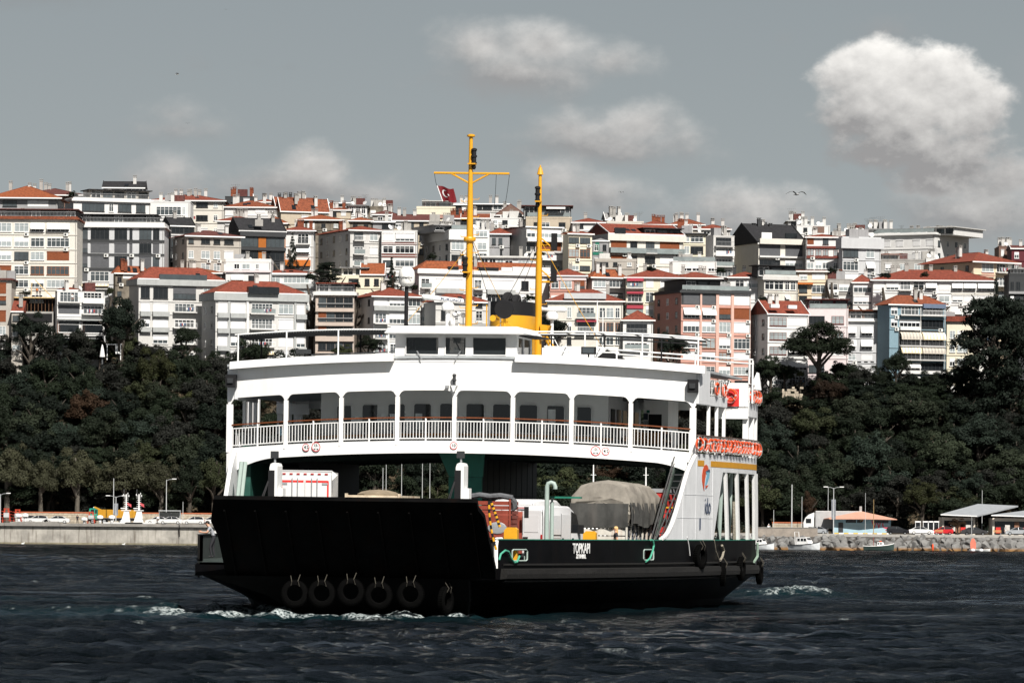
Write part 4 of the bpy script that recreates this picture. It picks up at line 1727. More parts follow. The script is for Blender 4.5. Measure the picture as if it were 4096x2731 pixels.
 mb = MB().tube([(0,0,-0.3),(dx2 * 0.45,0,H2 * 0.45),(dx2 * 0.85,0,H2 * 0.8),(dx2,0,H2)],[0.20,0.165,0.10,0.075],n=12)
 mb.lathe([(0.08,0),(0.17,-0.35),(0.05,-0.38),(0.05,0.0),(0.03,0.12)],8,(dx2,0,H2))
 part(mb,'pole',YELLOW,m2,True)
 for k in range(10):
  z = 0.8 + k * H2 * 0.075
  s = 1 if k % 2 else -1
  part(MB().tube([(dx2 * z / H2 + 0.12 * s,0,z),(dx2 * z / H2 + 0.4 * s,0,z),(dx2 * z / H2 + 0.42 * s,0,z + 0.08)],0.02,n=4),'rung',YELLOW,m2)
 lantern(m2,dx2 * 0.8 - 0.1,H2 * 0.83,-0.1)
 for (zq,dxx) in ((0.58,0.75),(0.42,0.75)):
  z = H2 * zq
  xx = dx2 * zq
  mb = MB().bar((xx,0,z),(xx + dxx,0,z),0.05)
  mb.bar((xx,0,z + 0.7),(xx + dxx,0,z + 0.05),0.035)
  mb.box(xx + dxx - 0.12,xx + dxx + 0.14,-0.15,0.15,z,z + 0.85,1)
  part(mb,'signal_lamp',[YELLOW,BLACK],m2)
 for (dx,dy) in ((0.95,1.2),(-0.8,1.6),(1.6,-0.5)):
  part(MB().bar((dx2 * 0.12,0,2.0),(dx,dy,-0.1),0.06),'strut',YELLOW,m2)
 part(MB().prism([(0.15,2.0),(0.65,1.95),(0.5,1.5),(0.2,1.2)],-0.3,0.3),'bracket',YELLOW,m2)
 # ---- funnel
 yf = 9.0
 xa,_ = F2(1113,720,yf)
 xb,_ = F2(1216,720,yf)
 _,zt = F2(1165,692,yf)
 _,zm = F2(1165,724,yf)
 fx = (xa + xb) / 2
 rx = (xb - xa) / 2
 fo = empty('funnel',(fx,yf + 1.5,12.05),0,ferry)
 def ell(k,z,s=1.0):
  n = 24
  return [(rx * s * math.cos(2 * math.pi * i / n),1.9 * s * math.sin(2 * math.pi * i / n),z) for i in range(n)]
 zm_,zt_ = zm - 12.05,zt - 12.05
 part(MB().loft([ell(0,0),ell(0,zm_)]),'funnel_lower',YELLOW,fo,True)
 part(MB().loft([ell(0,zm_ + 0.002,1.0),ell(0,zt_,1.0),ell(0,zt_,0.93),ell(0,zt_ - 0.1,0.93)]),'funnel_top',BLACK,fo,True)
 for (dx,dz,r) in ((-0.22,0.32,0.26),(0.22,0.22,0.24),(0.62,0.1,0.1)):
  part(MB().tube([(dx,0,zt_ - 0.4),(dx,0,zt_ + dz - 0.1),(dx,-0.15,zt_ + dz)],r,n=14),'exhaust_pipe',BLACK,fo,True)
 # searchlight in front of it
 xs,zs = F2(1161,708,4.2)
 so = empty('searchlight',(xs,4.0,13.4),0,ferry)
 dz = zs - 13.4
 bx = MB()
 bx.tube([(0,0.5,dz),(0,0.3,dz),(0,-0.15,dz - 0.05),(0,-0.3,dz - 0.07)],[0.2,0.38,0.48,0.44],n=18)
 part(bx,'drum',BLACK,so,True)
 part(MB().bar((0,0,0),(0,0,dz - 0.35),0.06),'stand',YELLOW,so)
 mb = MB()
 for (a,b) in (((-0.7,0),(-0.1,0.5)),((0.7,0),(0.1,0.5)),((-0.5,0.1),(0.5,0.1))):
  mb.bar((a[0],0,a[1]),(b[0],0,b[1]),0.03)
 mb.tube([(-0.55,-0.2,0.65),(-0.5,0.1,0.62),(-0.35,0.3,0.6)],[0.16,0.08,0.05],n=10)
 part(mb,'horn',YELLOW,so)
 for (u,v0,v1,yy,m,r) in ((1124,692,748,4.4,STEEL,0.06),(1118,700,748,4.2,YELLOW,0.03),(1150,708,750,4.2,WHITE,0.03)):
  x,z = F2(u,v0,yy)
  part(MB().bar((x,yy,13.3),(x,yy,z),r),'whip_pole',m)
 for (u,v,yy) in ((1385,715,6),(1372,690,7),(1300,790,8),(1267,0,0)):
  if v:
   x,z = F2(u,v,yy)
   part(MB().bar((x,yy,12.0),(x,yy,z),0.025),'whip_pole',WHITE)
 # rigging
 wires = [((1085,552,4.6),(930,745,5),YELLOW),((1086,560,4.6),(1140,738,8),BLACK),((1086,552,4.6),(1156,700,9),YELLOW),((1238,545,11.5),(1148,712,9),BLACK),((1238,560,11.5),(1175,712,9),BLACK),
    ((1238,545,11.5),(1385,800,6),YELLOW),((1085,330,4.6),(1088,700,4.8),BLACK),((1170,402,4.6),(1160,470,5.2),BLACK),((1140,402,4.6),(1136,470,5.5),BLACK),((998,399,4.6),(1004,427,4.6),BLACK)]
 for (a,b,m) in wires:
  xa,za = F2(a[0],a[1],a[2])
  xb,zb = F2(b[0],b[1],b[2])
  p,q = Vector((xa,a[2],za)),Vector((xb,b[2],zb))
  pts = [p.lerp(q,t) + Vector((0,0,-0.12 * 4 * t * (1 - t))) for t in (0,0.25,0.5,0.75,1)]
  part(MB().tube(pts,0.014,n=4),'rigging_wire',m)
 # flag flying from the yard
 fl = []
 nx,nz = 22,12
 x0,z0 = F2(1004,427,4.6)
 x1,z1 = F2(1043,432,4.6)
 xq,zq = F2(1017,463,4.6)
 W = (x1 - x0) * 0.94
 fo = empty('flag')
 tag(fo,'red flag with white crescent and star flying under the yard','flag')
 def fp(s,t):
  base = Vector((x0,4.6,z0)).lerp(Vector((xq,4.6,zq)),t)
  w = Vector((W * (1 - 0.15 * t) * s,0.16 * math.sin(s * 7 + t * 1.5) * s,-0.10 * s + 0.10 * math.sin(s * 5.5 + 0.6) * s + 0.12 * t * s))
  return base + w
 def patch(pts,name,m,off):
  mb = MB()
  n = len(pts)
  vs = []
  for (s,t) in pts:
   p = fp(s,t)
   vs.append(p + Vector((0,-off,0)))
  for (s,t) in pts:
   p = fp(s,t)
   vs.append(p + Vector((0,off,0)))
  mb.add(vs,[tuple(range(n)),tuple(range(2 * n - 1,n - 1,-1))])
  return mb
 mb = MB()
 vs = [fp(i / nx,j / nz) for j in range(nz + 1) for i in range(nx + 1)]
 mb.add(vs,[(j * (nx + 1) + i,j * (nx + 1) + i + 1,(j + 1) * (nx + 1) + i + 1,(j + 1) * (nx + 1) + i) for j in range(nz) for i in range(nx)])
 fc = mb.build('cloth',mat('flag_red',(0.11,0.0025,0.006),0.7,0.15,3),None,True)
 wm = mat('flag_white',(0.5,0.5,0.5),0.7,0)
 cres = MB()
 n = 18
 for k in range(n):
  a0 = R(52) + (2 * math.pi - R(104)) * k / n
  a1 = R(52) + (2 * math.pi - R(104)) * (k + 1) / n
  q = []
  for a in (a0,a1):
   b = math.atan2(0.245 * math.sin(a) * 1.0,0.245 * math.cos(a) - 0.055)
   q.append(((0.36 + 0.26 * math.cos(a) * 0.72,0.5 - 0.26 * math.sin(a)),(0.36 + (0.06 + 0.205 * math.cos(b)) * 0.72,0.5 - 0.205 * math.sin(b))))
  for off in (-0.012,0.012):
   vs = [fp(*q[0][0]),fp(*q[0][1]),fp(*q[1][1]),fp(*q[1][0])]
   cres.add([v + Vector((0,off,0)) for v in vs],[(0,1,2,3)])
 for off in (-0.012,0.012):
  pts = []
  for k in range(10):
   rr = 0.11 if k % 2 == 0 else 0.045
   a = R(180) + k * math.pi / 5
   pts.append((0.60 + rr * 0.72 * math.cos(a),0.5 + rr * math.sin(a)))
  c = fp(0.60,0.5) + Vector((0,off,0))
  vs = [c] + [fp(*p) + Vector((0,off,0)) for p in pts]
  cres.add(vs,[(0,1 + k,1 + (k + 1) % 10) for k in range(10)])
 co = cres.build('crescent_and_star',wm)
 for o in (fc,co):
  o.parent = fo
 hal = MB().bar(Vector((x0,4.6,z0)),Vector((xq,4.6,zq)),0.02).build('hoist_rope',WHITE,fo)
 fo.matrix_world = FM.copy()


rooftop()


# ---- things hung on or carried by the ferry (each one its own object) ----
def place(o,p,rz=0.0,rx=0.0,ry=0.0):
 """put a thing at ship coordinates p"""
 o.matrix_world = FM @ Matrix.Translation(p) @ Matrix.Rotation(rz,4,'Z') @ Matrix.Rotation(rx,4,'X') @ Matrix.Rotation(ry,4,'Y')


def life_ring_proto():
 root = empty('life_ring')
 mb = MB().torus((0,0,0),0.27,0.058,'y',24,10,mfun=lambda i: 1 if i % 8 == 0 else 0)
 mb.build('ring',[ORANGE,mat('ring_band',(0.42,0.41,0.40),.8,.1)],root,True)
 rp = MB()
 pts = []
 for k in range(33):
  a = 2 * math.pi * k / 32
  r = 0.375 + 0.02 * math.sin(4 * a + 0.6)
  pts.append((r * math.cos(a),-0.02,r * math.sin(a)))
 rp.tube(pts,0.006,n=4,cap=False)
 rp.tube([(0.3,-0.09,-0.2),(0.1,-0.1,-0.05),(-0.2,-0.1,-0.25),(-0.32,-0.08,-0.18)],0.009,n=4)
 rp.build('grab_line',mat('grab_line_grey',(0.5,0.48,0.45),.8,.1),root)
 return root


ring0 = life_ring_proto()
first = True
rx_ = [350,390,435,465,490,515,540,562,585,607,630,652,674,697,720,745,768,790]
for k,q in enumerate(rx_):
 u = 2600 + q / 1.845
 y = y_at_px(u,8.0)
 r = ring0 if first else copy_tree(ring0)
 first = False
 place(r,(hb(y) + 0.10,y,8.02 + 0.02 * random.uniform(-1,1)),R(90) + R(random.uniform(-30,-8)),0,R(random.uniform(-40,40)))
 tag(r,'orange life ring hung in the row below the passenger deck rail','life ring','life rings along the passenger deck rail')
for (y,z) in ((5.2,10.75),(6.9,10.7)):
 r = copy_tree(ring0)
 place(r,(hb(y) + 0.10,y,z),R(78),0,R(random.uniform(-40,40)))
 tag(r,'orange life ring, one of a pair on the upper rail behind the corner panel','life ring','pair of life rings on the forward upper rail')
for y in (14.8,15.8,16.8,17.7):
 r = copy_tree(ring0)
 place(r,(hb(y) + 0.10,y,10.65),R(72),0,R(random.uniform(-40,40)))
 tag(r,'orange life ring in the group of four on the after upper rail','life ring','four life rings on the after upper rail')
r = copy_tree(ring0)
x,z = F2(1678,907,13.8)
place(r,(x,13.72,z),R(-2),0,R(10))
tag(r,'single orange life ring hung flat on the red hose box wall','life ring')


def tyre_proto():
 root = empty('tyre_fender')
 n = 28
 prof = [(0.33,-0.10),(0.36,-0.13),(0.50,-0.14),(0.56,-0.10),(0.575,0),(0.56,0.10),(0.50,0.14),(0.36,0.13),(0.33,0.10),(0.335,0)]
 mb = MB()
 rings = []
 for i in range(n):
  a = 2 * math.pi * i / n
  rings.append([(r * math.cos(a),d,r * math.sin(a)) for r,d in prof])
 rings.append(rings[0])
 mb.loft(rings,cap=False)
 t = mb.build('tyre',TYRE,root,True)
 tr = MB()
 for i in range(36):
  a = 2 * math.pi * i / 36
  c,s = math.cos(a),math.sin(a)
  for d in (-0.06,0.06):
   p = Vector((0.575 * c,d,0.575 * s))
   e = Vector((-s,0,c)) * 0.03
   ax = Vector((0,0.045,0))
   nn = Vector((c,0,s)) * 0.018
   tr.add([p - e - ax,p + e - ax,p + e + ax,p - e + ax,p - e * 0.8 - ax + nn,p + e * 0.8 - ax + nn,p + e * 0.8 + ax + nn,p - e * 0.8 + ax + nn],[(4,5,6,7),(0,1,5,4),(1,2,6,5),(2,3,7,6),(3,0,4,7)])
 tr.build('tread',TYRE,t)
 rp = MB()
 rp.tube([(-0.18,-0.05,0.75),(-0.12,-0.2,0.5),(-0.16,-0.12,0.33)],0.018,n=5)
 rp.tube([(0.22,0.0,0.8),(0.14,-0.2,0.52),(0.2,-0.12,0.3)],0.018,n=5)
 rp.build('lashing',mat('old_rope',(0.05,0.045,0.035),0.9,0.3,10),root)
 return root


ty0 = tyre_proto()
first = True
for (u,v,yy) in ((677,1362,-28.3),(739,1362,-28.3),(806,1358,-28.3),(870,1366,-28.3),(943,1364,-28.3)):
 t = ty0 if first else copy_tree(ty0)
 first = False
 x,z = F2(u,v,yy - 0.3)
 place(t,(x,yy - 0.30,z),R(random.uniform(-6,10)),R(random.uniform(-5,5)),R(random.uniform(-60,60)) if False else 0)
 tag(t,'black tyre fender roped side by side under the bow ramp','tyre','tyres hung under the bow ramp')
# beam the tyres hang from
part(MB().loft([[(-5.6,-28.3,1.75),(5.8,-28.3,1.75),(5.8,-27.9,1.75),(-5.6,-27.9,1.75)],[(-3.2,-27.0,0.9),(5.6,-27.0,0.9),(5.6,-26.6,0.9),(-3.2,-26.6,0.9)],[(-1.6,-25.4,-0.2),(5.2,-25.4,-0.2),(5.2,-25.0,-0.2),(-1.6,-25.0,-0.2)]]),'bow_plate',BLACKPAINT)
x,z = F2(1020,1378,-28.6)
t = copy_tree(ty0)
place(t,(x,-28.2,z),R(75))
tag(t,'black tyre fender turned edge-on at the end of the bow row','tyre')
for (u,v,lab,ang) in ((1597,1278,'worn tyre fender hung flat against the hull below the white gusset',16),(1650,1318,'tyre fender hanging edge-on at the first side slot',-6),(1692,1305,'long tyre fender twisted against the hull under the middle slots',3),(1737,1315,'tyre fender hanging at the after end of the black hull',0)):
 y = y_at_px(u * 4096 / 2352,2.6)
 _,z = F2(u,v,y)
 t = copy_tree(ty0)
 place(t,(hb(y) + 0.24,y,z),R(90 - ang))
 tag(t,lab,'tyre')


def rope(name,pts,r,m,label):
 o = MB().tube([Vector(p) for p in pts],r,n=7).build(name,m,None,True)
 tag(o,label,'rope')
 o.matrix_world = FM.copy()
 return o


def bez(pts,n=14):
 P = [Vector(p) for p in pts]
 out = []
 k = len(P) - 1
 from math import comb
 for i in range(n + 1):
  t = i / n
  out.append(sum((P[j] * (comb(k,j) * t ** j * (1 - t) ** (k - j)) for j in range(k + 1)),Vector((0,0,0))))
 return out


def sidepts(px):
 out = []
 for (u,v) in px:
  y = y_at_px(u,3.0)
  _,z = F(u,v,y)
  out.append((hb(y) + 0.12,y,z))
 return out


rope('mooring_rope',sidepts([(1986,2238),(1992,2215),(2010,2200),(2024,2205),(2034,2230),(2046,2248),(2058,2246),(2068,2222)]),0.045,ROPEGREEN,'green mooring rope looping over the bulwark edge at the bow')
rope('mooring_rope',sidepts([(2592,2158),(2601,2160),(2605,2180),(2600,2205),(2590,2232),(2574,2245)]),0.045,ROPEGREEN,'green mooring rope dropping from the bulwark cap into the hull opening')
rope('fender_rope',sidepts([(2738,2146),(2745,2180),(2750,2220)]),0.025,WHITE,'thin white rope tied to a ring on the gusset')
rope('fender_rope',sidepts([(2846,2158),(2853,2200),(2868,2240)]),0.03,ROPEGREY,'thin grey rope down to the edge-on tyre')
rope('hawser',sidepts([(2878,2180),(2886,2200),(2880,2225),(2872,2240)]),0.06,ROPEGREY,'thick grey hawser end hanging under the first slot')
rope('hawser',sidepts([(3020,2170),(3030,2200),(3022,2225),(3008,2245)]),0.07,mat('greygreen_rope',(0.22,0.30,0.24),0.9,0.4,12),'thick grey green hawser knotted at the after end of the hull')
for k,u in enumerate((2862,2960)):
 y = y_at_px(u,5.0) + 1.0
 mb = MB()
 for q in range(4):
  mb.tube(bez([(hb(y) - 0.5 + 0.04 * q,y + 0.18 * q,5.35),(hb(y) - 0.45,y + 0.2 * q - 0.1,4.4),(hb(y) - 0.45,y + 0.2 * q,BULZ)]),0.08,n=6)
 o = mb.build('rope_bundle',ROPEGREY,None,True)
 o.matrix_world = FM.copy()
 tag(o,('grey bundle of rope hanging in the first side slot' if k == 0 else 'grey bundle of rope hanging in the third side slot'),'rope')
# yellow and black pilot ladder folded at the bow, another in the side slot, another at the left
def stripe_ladder(pts,label,r=0.06):
 root = empty('rope_ladder')
 P = bez(pts,12)
 for i in range(12):
  MB().bar(P[i],P[i + 1],r,n=6).build('rail_segment',YELLOW if i % 2 else BLACK,root)
 root.matrix_world = FM.copy()
 tag(root,label,'ladder')


a = F2(1127,1150,-26.2)
b = F2(1148,1210,-26.2)
stripe_ladder([(a[0],-26.2,a[1]),(F2(1138,1180,-26.2)[0],-26.2,F2(1138,1180,-26.2)[1]),(b[0],-26.2,b[1])],'yellow and black striped safety bar leaning beside the ramp edge')
c = F2(1122,1205,-26.6)
b2 = F2(1140,1262,-26.6)
stripe_ladder([(a[0],-26.6,a[1]),(c[0],-26.6,c[1]),(b2[0],-26.6,b2[1])],'yellow and black striped safety bar crossing down to the bow rope',0.05)
y = y_at_px(2848,4.5) + 0.8
stripe_ladder([(hb(y) - 0.35,y,6.0),(hb(y) - 0.3,y - 0.1,5.0),(hb(y) - 0.35,y - 0.3,BULZ)],'yellow and black striped safety bar standing in the first side slot')

# ------------------------------------------------------------------ people
JN = ['pelvis','spine','chest','neck','head','crown','shL','elL','wrL','haL','shR','elR','wrR','haR','hiL','knL','anL','toL','hiR','knR','anR','toR']
JE = [(0,1),(1,2),(2,3),(3,4),(4,5),(2,6),(6,7),(7,8),(8,9),(2,10),(10,11),(11,12),(12,13),(0,14),(14,15),(15,16),(16,17),(0,18),(18,19),(19,20),(20,21)]
JR = [(0.15,0.11),(0.14,0.10),(0.17,0.11),0.055,0.092,0.07,0.068,0.046,0.032,0.035,0.068,0.046,0.032,0.035,0.09,0.06,0.042,0.036,0.09,0.06,0.042,0.036]
POSE = {
 'stand': [(0,0,.95),(0,0,1.15),(0,0,1.36),(0,0,1.5),(0,-.02,1.62),(0,-.01,1.72),(-.2,0,1.41),(-.24,.02,1.14),(-.24,-.06,.9),(-.24,-.1,.81),(.2,0,1.41),(.24,.02,1.14),(.24,-.06,.9),(.24,-.1,.81),(-.1,0,.9),(-.11,-.02,.5),(-.11,.02,.09),(-.12,-.13,.04),(.1,0,.9),(.11,-.03,.5),(.11,.02,.09),(.12,-.13,.04)],
 # leaning on a rail, forearms forward, looking down at a phone
 'lean': [(0,.12,.93),(0,.06,1.12),(0,-.06,1.31),(0,-.14,1.43),(0,-.21,1.52),(0,-.23,1.61),(-.19,-.08,1.35),(-.25,-.2,1.12),(-.1,-.42,1.14),(-.05,-.5,1.17),(.19,-.08,1.35),(.25,-.2,1.12),(.1,-.42,1.14),(.05,-.5,1.17),(-.1,.1,.88),(-.12,.06,.48),(-.12,.14,.09),(-.13,0,.04),(.1,.1,.88),(.12,-.06,.48),(.12,.02,.09),(.13,-.12,.04)],
 'sit': [(0,0,.5),(0,.03,.7),(0,.02,.9),(0,0,1.04),(0,-.03,1.16),(0,-.02,1.26),(-.2,0,.95),(-.23,-.04,.7),(-.16,-.28,.62),(-.12,-.36,.6),(.2,0,.95),(.23,-.04,.7),(.16,-.28,.62),(.12,-.36,.6),(-.1,-.02,.48),(-.12,-.42,.5),(-.12,-.42,.09),(-.12,-.55,.04),(.1,-.02,.48),(.12,-.42,.5),(.12,-.42,.09),(.12,-.55,.04)],
 'walk': [(0,0,.95),(0,0,1.15),(0,-.01,1.36),(0,-.02,1.5),(0,-.04,1.62),(0,-.03,1.72),(-.2,0,1.41),(-.23,.12,1.16),(-.22,.14,.92),(-.22,.12,.83),(.2,0,1.41),(.23,-.12,1.16),(.22,-.28,.98),(.22,-.34,.93),(-.1,0,.9),(-.11,-.16,.52),(-.11,-.2,.09),(-.12,-.34,.05),(.1,0,.9),(.11,.02,.5),(.11,.26,.13),(.12,.14,.05)],
}


def person(label,pose,shirt,trousers,hair=HAIR,skin=SKIN,long_hair=False,sleeve=True,scale=1.0,hat=None):
 vs = [Vector(p) for p in POSE[pose]]
 ed = list(JE)
 rd = list(JR)
 # five fingers on each hand
 for wr,ha,side in ((8,9,-1),(12,13,1)):
  d = (vs[ha] - vs[wr]).normalized()
  lat = d.cross(Vector((side,0,0.3))).normalized()
  for k in range(5):
   off = lat * (0.022 * (k - 2))
   ln = [0.06,0.085,0.095,0.088,0.07][k]
   base = vs[ha] + off + (d * 0.01 if k else -d * 0.03)
   dirn = (d + (lat * -0.8 if k == 0 else Vector((0,0,0)))).normalized()
   i = len(vs)
   vs.append(base + dirn * ln * 0.55)
   vs.append(base + dirn * ln + Vector((0,0,-0.015)))
   ed += [(ha,i),(i,i + 1)]
   rd += [0.010,0.008]
 me = skin_mesh([tuple(v) for v in vs],ed,rd,'body',1)
 for m in (skin,shirt,trousers,mat('shoe_dark',(0.03,0.03,0.03),0.6,0.1)):
  me.materials.append(m)
 reg = {0: 2,1: 1,2: 1,3: 0,4: 0,5: 0,6: 1,7: 1 if sleeve else 0,8: 0,9: 0,10: 1,11: 1 if sleeve else 0,12: 0,13: 0,14: 2,15: 2,16: 2,17: 3,18: 2,19: 2,20: 2,21: 3}
 P = np.array([tuple(v) for v in vs])
 for f in me.polygons:
  f.use_smooth = True
  c = np.array(f.center)
  i = int(np.argmin(((P - c) ** 2).sum(1)))
  f.material_index = reg.get(i,0)
 root = empty('person')
 link('body',me,root)
 h = Vector(POSE[pose][4])
 hm = MB()
 hm.ball((h.x,h.y + 0.025,h.z + 0.055),0.098,0.105,0.088)
 if long_hair:
  hm.loft([[(h.x + r * math.cos(a) * 1.0,h.y + 0.07 + r * 0.6 * math.sin(a),z) for a in np.linspace(0,2 * math.pi,9)[:-1]] for r,z in ((0.09,h.z + 0.06),(0.10,h.z - 0.08),(0.09,h.z - 0.2),(0.05,h.z - 0.32))])
 hm.build('hair',hat or hair,root,True)
 fm = MB()
 for s in (-1,1):
  fm.ball((h.x + 0.035 * s,h.y - 0.088,h.z + 0.015),0.012,m=1,n=6,k=4)
  fm.ball((h.x + 0.095 * s,h.y + 0.01,h.z),0.012,0.022,0.032,n=6,k=4)
 fm.add([(h.x - 0.015,h.y - 0.088,h.z - 0.02),(h.x + 0.015,h.y - 0.088,h.z - 0.02),(h.x,h.y - 0.118,h.z - 0.018),(h.x,h.y - 0.088,h.z + 0.03)],[(0,1,2),(0,2,3),(1,3,2)])
 fm.box(h.x - 0.025,h.x + 0.025,h.y - 0.093,h.y - 0.082,h.z - 0.052,h.z - 0.044,2)
 fm.build('face',[skin,BLACK,mat('lips',(0.3,0.1,0.09),0.6,0)],root)
 tag(root,label,'person')
 return root


GREYSHIRT = mat('grey_shirt',(0.28,0.29,0.31),0.8,0.1)
WHITESHIRT = mat('white_shirt',(0.70,0.70,0.70),0.8,0.08)
DARKCLOTH = mat('dark_cloth',(0.02,0.02,0.024),0.85,0.2)
BLUESHIRT = mat('pale_blue_shirt',(0.32,0.50,0.62),0.8,0.1)
BLOND = mat('blond_hair',(0.55,0.36,0.16),0.6,0.25,12)

p = person('man in a grey T-shirt leaning over the ferry bulwark with a phone','lean',GREYSHIRT,DARKCLOTH,sleeve=False)
x,z = F2(476,1230,-19.0)
place(p,(-hb(-19.0) + 0.62,-19.0,DECKZ + 0.1),R(-78))
p = person('blonde woman in a black top standing inside the black bulwark','stand',DARKCLOTH,DARKCLOTH,hair=BLOND,long_hair=True,sleeve=False)
yy = y_at_px(2460,3.0)
x,z = F(2462,2118,yy + 0.8)
place(p,(x,yy + 0.9,DECKZ),R(-70))
x,z = F2(649,975,3.0)
p = person('person in a pale blue shirt seated by the passenger deck railing','sit',BLUESHIRT,DARKCLOTH)
place(p,(x,2.6,7.9 + camb(x)),R(100))
x,z = F(2490,1740,4.0)
p = person('passenger in a white shirt sitting at the end of the curved bench','sit',WHITESHIRT,DARKCLOTH)
place(p,(x,4.0,7.9 + camb(x)),R(70))
x,z = F(2660,1760,5.5)
p = person('passenger in dark clothes sitting by the slatted benches','sit',DARKCLOTH,DARKCLOTH)
place(p,(x,5.6,7.9 + camb(x)),R(30))


# ------------------------------------------------------------------ vehicles
CHROME = mat('chrome',(0.5,0.5,0.5),0.25,0.05,metal=0.8)
LAMP = mat('tail_lamp',(0.35,0.02,0.02),0.3,0.1)
HEADL = mat('head_lamp',(0.7,0.72,0.72),0.15,0.05)


def wheel(parent,x,y,z,r,w,ax='x'):
 """round the given axis"""
 n = 18
 t = MB()
 prof = [(r * 0.62,-w / 2),(r * 0.92,-w / 2),(r,-w / 2 * 0.7),(r,w / 2 * 0.7),(r * 0.92,w / 2),(r * 0.62,w / 2)]
 rings = []
 for i in range(n + 1):
  a = 2 * math.pi * i / n
  c,s = math.cos(a),math.sin(a)
  rings.append([(d,q * c,q * s) if ax == 'x' else (q * c,d,q * s) for q,d in prof])
 t.loft(rings,cap=False)
 o = t.build('wheel',TYRE,parent,True)
 o.location = (x,y,z)
 h = MB()
 for sd in (-1,1):
  d = sd * w / 2 * 0.8
  ring = [(d,r * 0.63 * math.cos(2 * math.pi * i / 12),r * 0.63 * math.sin(2 * math.pi * i / 12)) for i in range(12)]
  if ax != 'x':
   ring = [(q[1],q[0],q[2]) for q in ring]
  h.add(ring,[tuple(range(12))])
 h.build('rim',STEEL,o)
 return o


def body_loft(prof,w,name,m,parent,inset=0.06,smooth=True):
 """side profile polygon (y, z) swept across the width with rounded shoulders"""
 mb = MB()
 zs = [p[1] for p in prof]
 zmid = (min(zs) + max(zs)) / 2
 cy = sum(p[0] for p in prof) / len(prof)
 rings = []
 for (x,k) in ((-w / 2,inset),(-w / 2 + 0.05,inset * 0.35),(-w / 2 + 0.13,0),(w / 2 - 0.13,0),(w / 2 - 0.05,inset * 0.35),(w / 2,inset)):
  rings.append([(x,cy + (y - cy) * (1 - k * 0.12),z - (k if z > zmid else -k * 0.3)) for (y,z) in prof])
 mb.loft(rings)
 return mb.build(name,m,parent,smooth)


def passenger_car(label,paint,kind='sedan',L=4.6,cat='car'):
 """car along local x (nose towards +x), wheels on z = 0"""
 root = empty('parked_car')
 W = 1.76
 k = L / 4.6
 if kind == 'sedan':
  low = [(-2.3,.45),(-2.28,.82),(-2.1,.96),(-1.35,1.0),(1.0,.98),(1.9,.86),(2.22,.72),(2.3,.5),(2.2,.25),(-2.2,.25)]
  cab = [(-1.75,.98),(-1.0,1.38),(-.3,1.46),(.3,1.44),(1.25,.97)]
 else:
  low = [(-2.1,.45),(-2.12,.9),(-2.0,1.02),(-1.35,1.02),(1.1,1.0),(1.95,.88),(2.2,.72),(2.25,.5),(2.15,.25),(-2.05,.25)]
  cab = [(-2.02,1.0),(-1.75,1.38),(-.9,1.5),(.2,1.48),(1.25,.99)]
 low = [(y * k,z) for y,z in low]
 cab = [(y * k,z) for y,z in cab]
 # body_loft sweeps along x: build with y as length and turn
 tr = Matrix.Rotation(R(-90),4,'Z')
 b = body_loft(low,W,'body',paint,root)
 b.data.transform(tr)
 c = MB()
 top = [(x,z) for x,z in cab]
 cw,tw = W / 2 - 0.10,W / 2 - 0.28
 zlo,zhi = min(z for _,z in cab),max(z for _,z in cab)
 rings = []
 for sx in (-1,1):
  rings.append([(x,sx * (cw + (tw - cw) * (z - zlo) / (zhi - zlo)),z - 0.01) for x,z in cab])
 c.loft(rings)
 co = c.build('greenhouse',mat('car_glass',(0.012,0.014,0.016),0.08,0.1,spec=0.5),root)
 roof = MB()
 rp = [p for p in cab if p[1] > zlo + 0.25]
 rr = []
 for sx in (-1,1):
  rr.append([(x,sx * (tw + 0.02),z + 0.01) for x,z in rp])
 up = [(x,0,z + 0.035) for x,z in rp]
 roof.loft([rr[0],[(x,-tw * 0.6,z + 0.035) for x,z in rp],[(x,tw * 0.6,z + 0.035) for x,z in rp],rr[1]],closed=False)
 roof.build('roof_panel',paint,root,True)
 pl = MB()
 for sx in (-1,1):
  for t in (0,1):
   pass
 for sx in (-1,1):
  pil = MB()
  yl = lambda z: sx * (cw + (tw - cw) * (z - zlo) / (zhi - zlo) + 0.006)
  for (a,b_) in ((cab[0],cab[1]),(cab[-1],cab[-2]),((-.25 * k,zlo),(-.2 * k,zhi - 0.02))):
   pil.bar((a[0],yl(a[1]),a[1]),(b_[0],yl(b_[1]),b_[1]),0.035,n=4)
  pil.build('pillar',paint,root)
 for x in (-1.38 * k,1.38 * k):
  for y in (-W / 2 + 0.09,W / 2 - 0.09):
   wheel(root,x,y,0.32,0.32,0.2,'y')
 for sy in (-1,1):
  MB().box(L / 2 - 0.16,L / 2 - 0.03,sy * 0.62 - 0.18,sy * 0.62 + 0.18,0.60,0.74).build('headlight',HEADL,root)
  MB().box(-L / 2 + 0.02,-L / 2 + 0.14,sy * 0.68 - 0.14,sy * 0.68 + 0.14,0.70,0.86).build('tail_light',LAMP,root)
 MB().box(-1.2 * k,1.2 * k,-W / 2 + 0.0,W / 2,0.2,0.3).build('sill',BLACK,root)
 tag(root,label,cat)
 return root


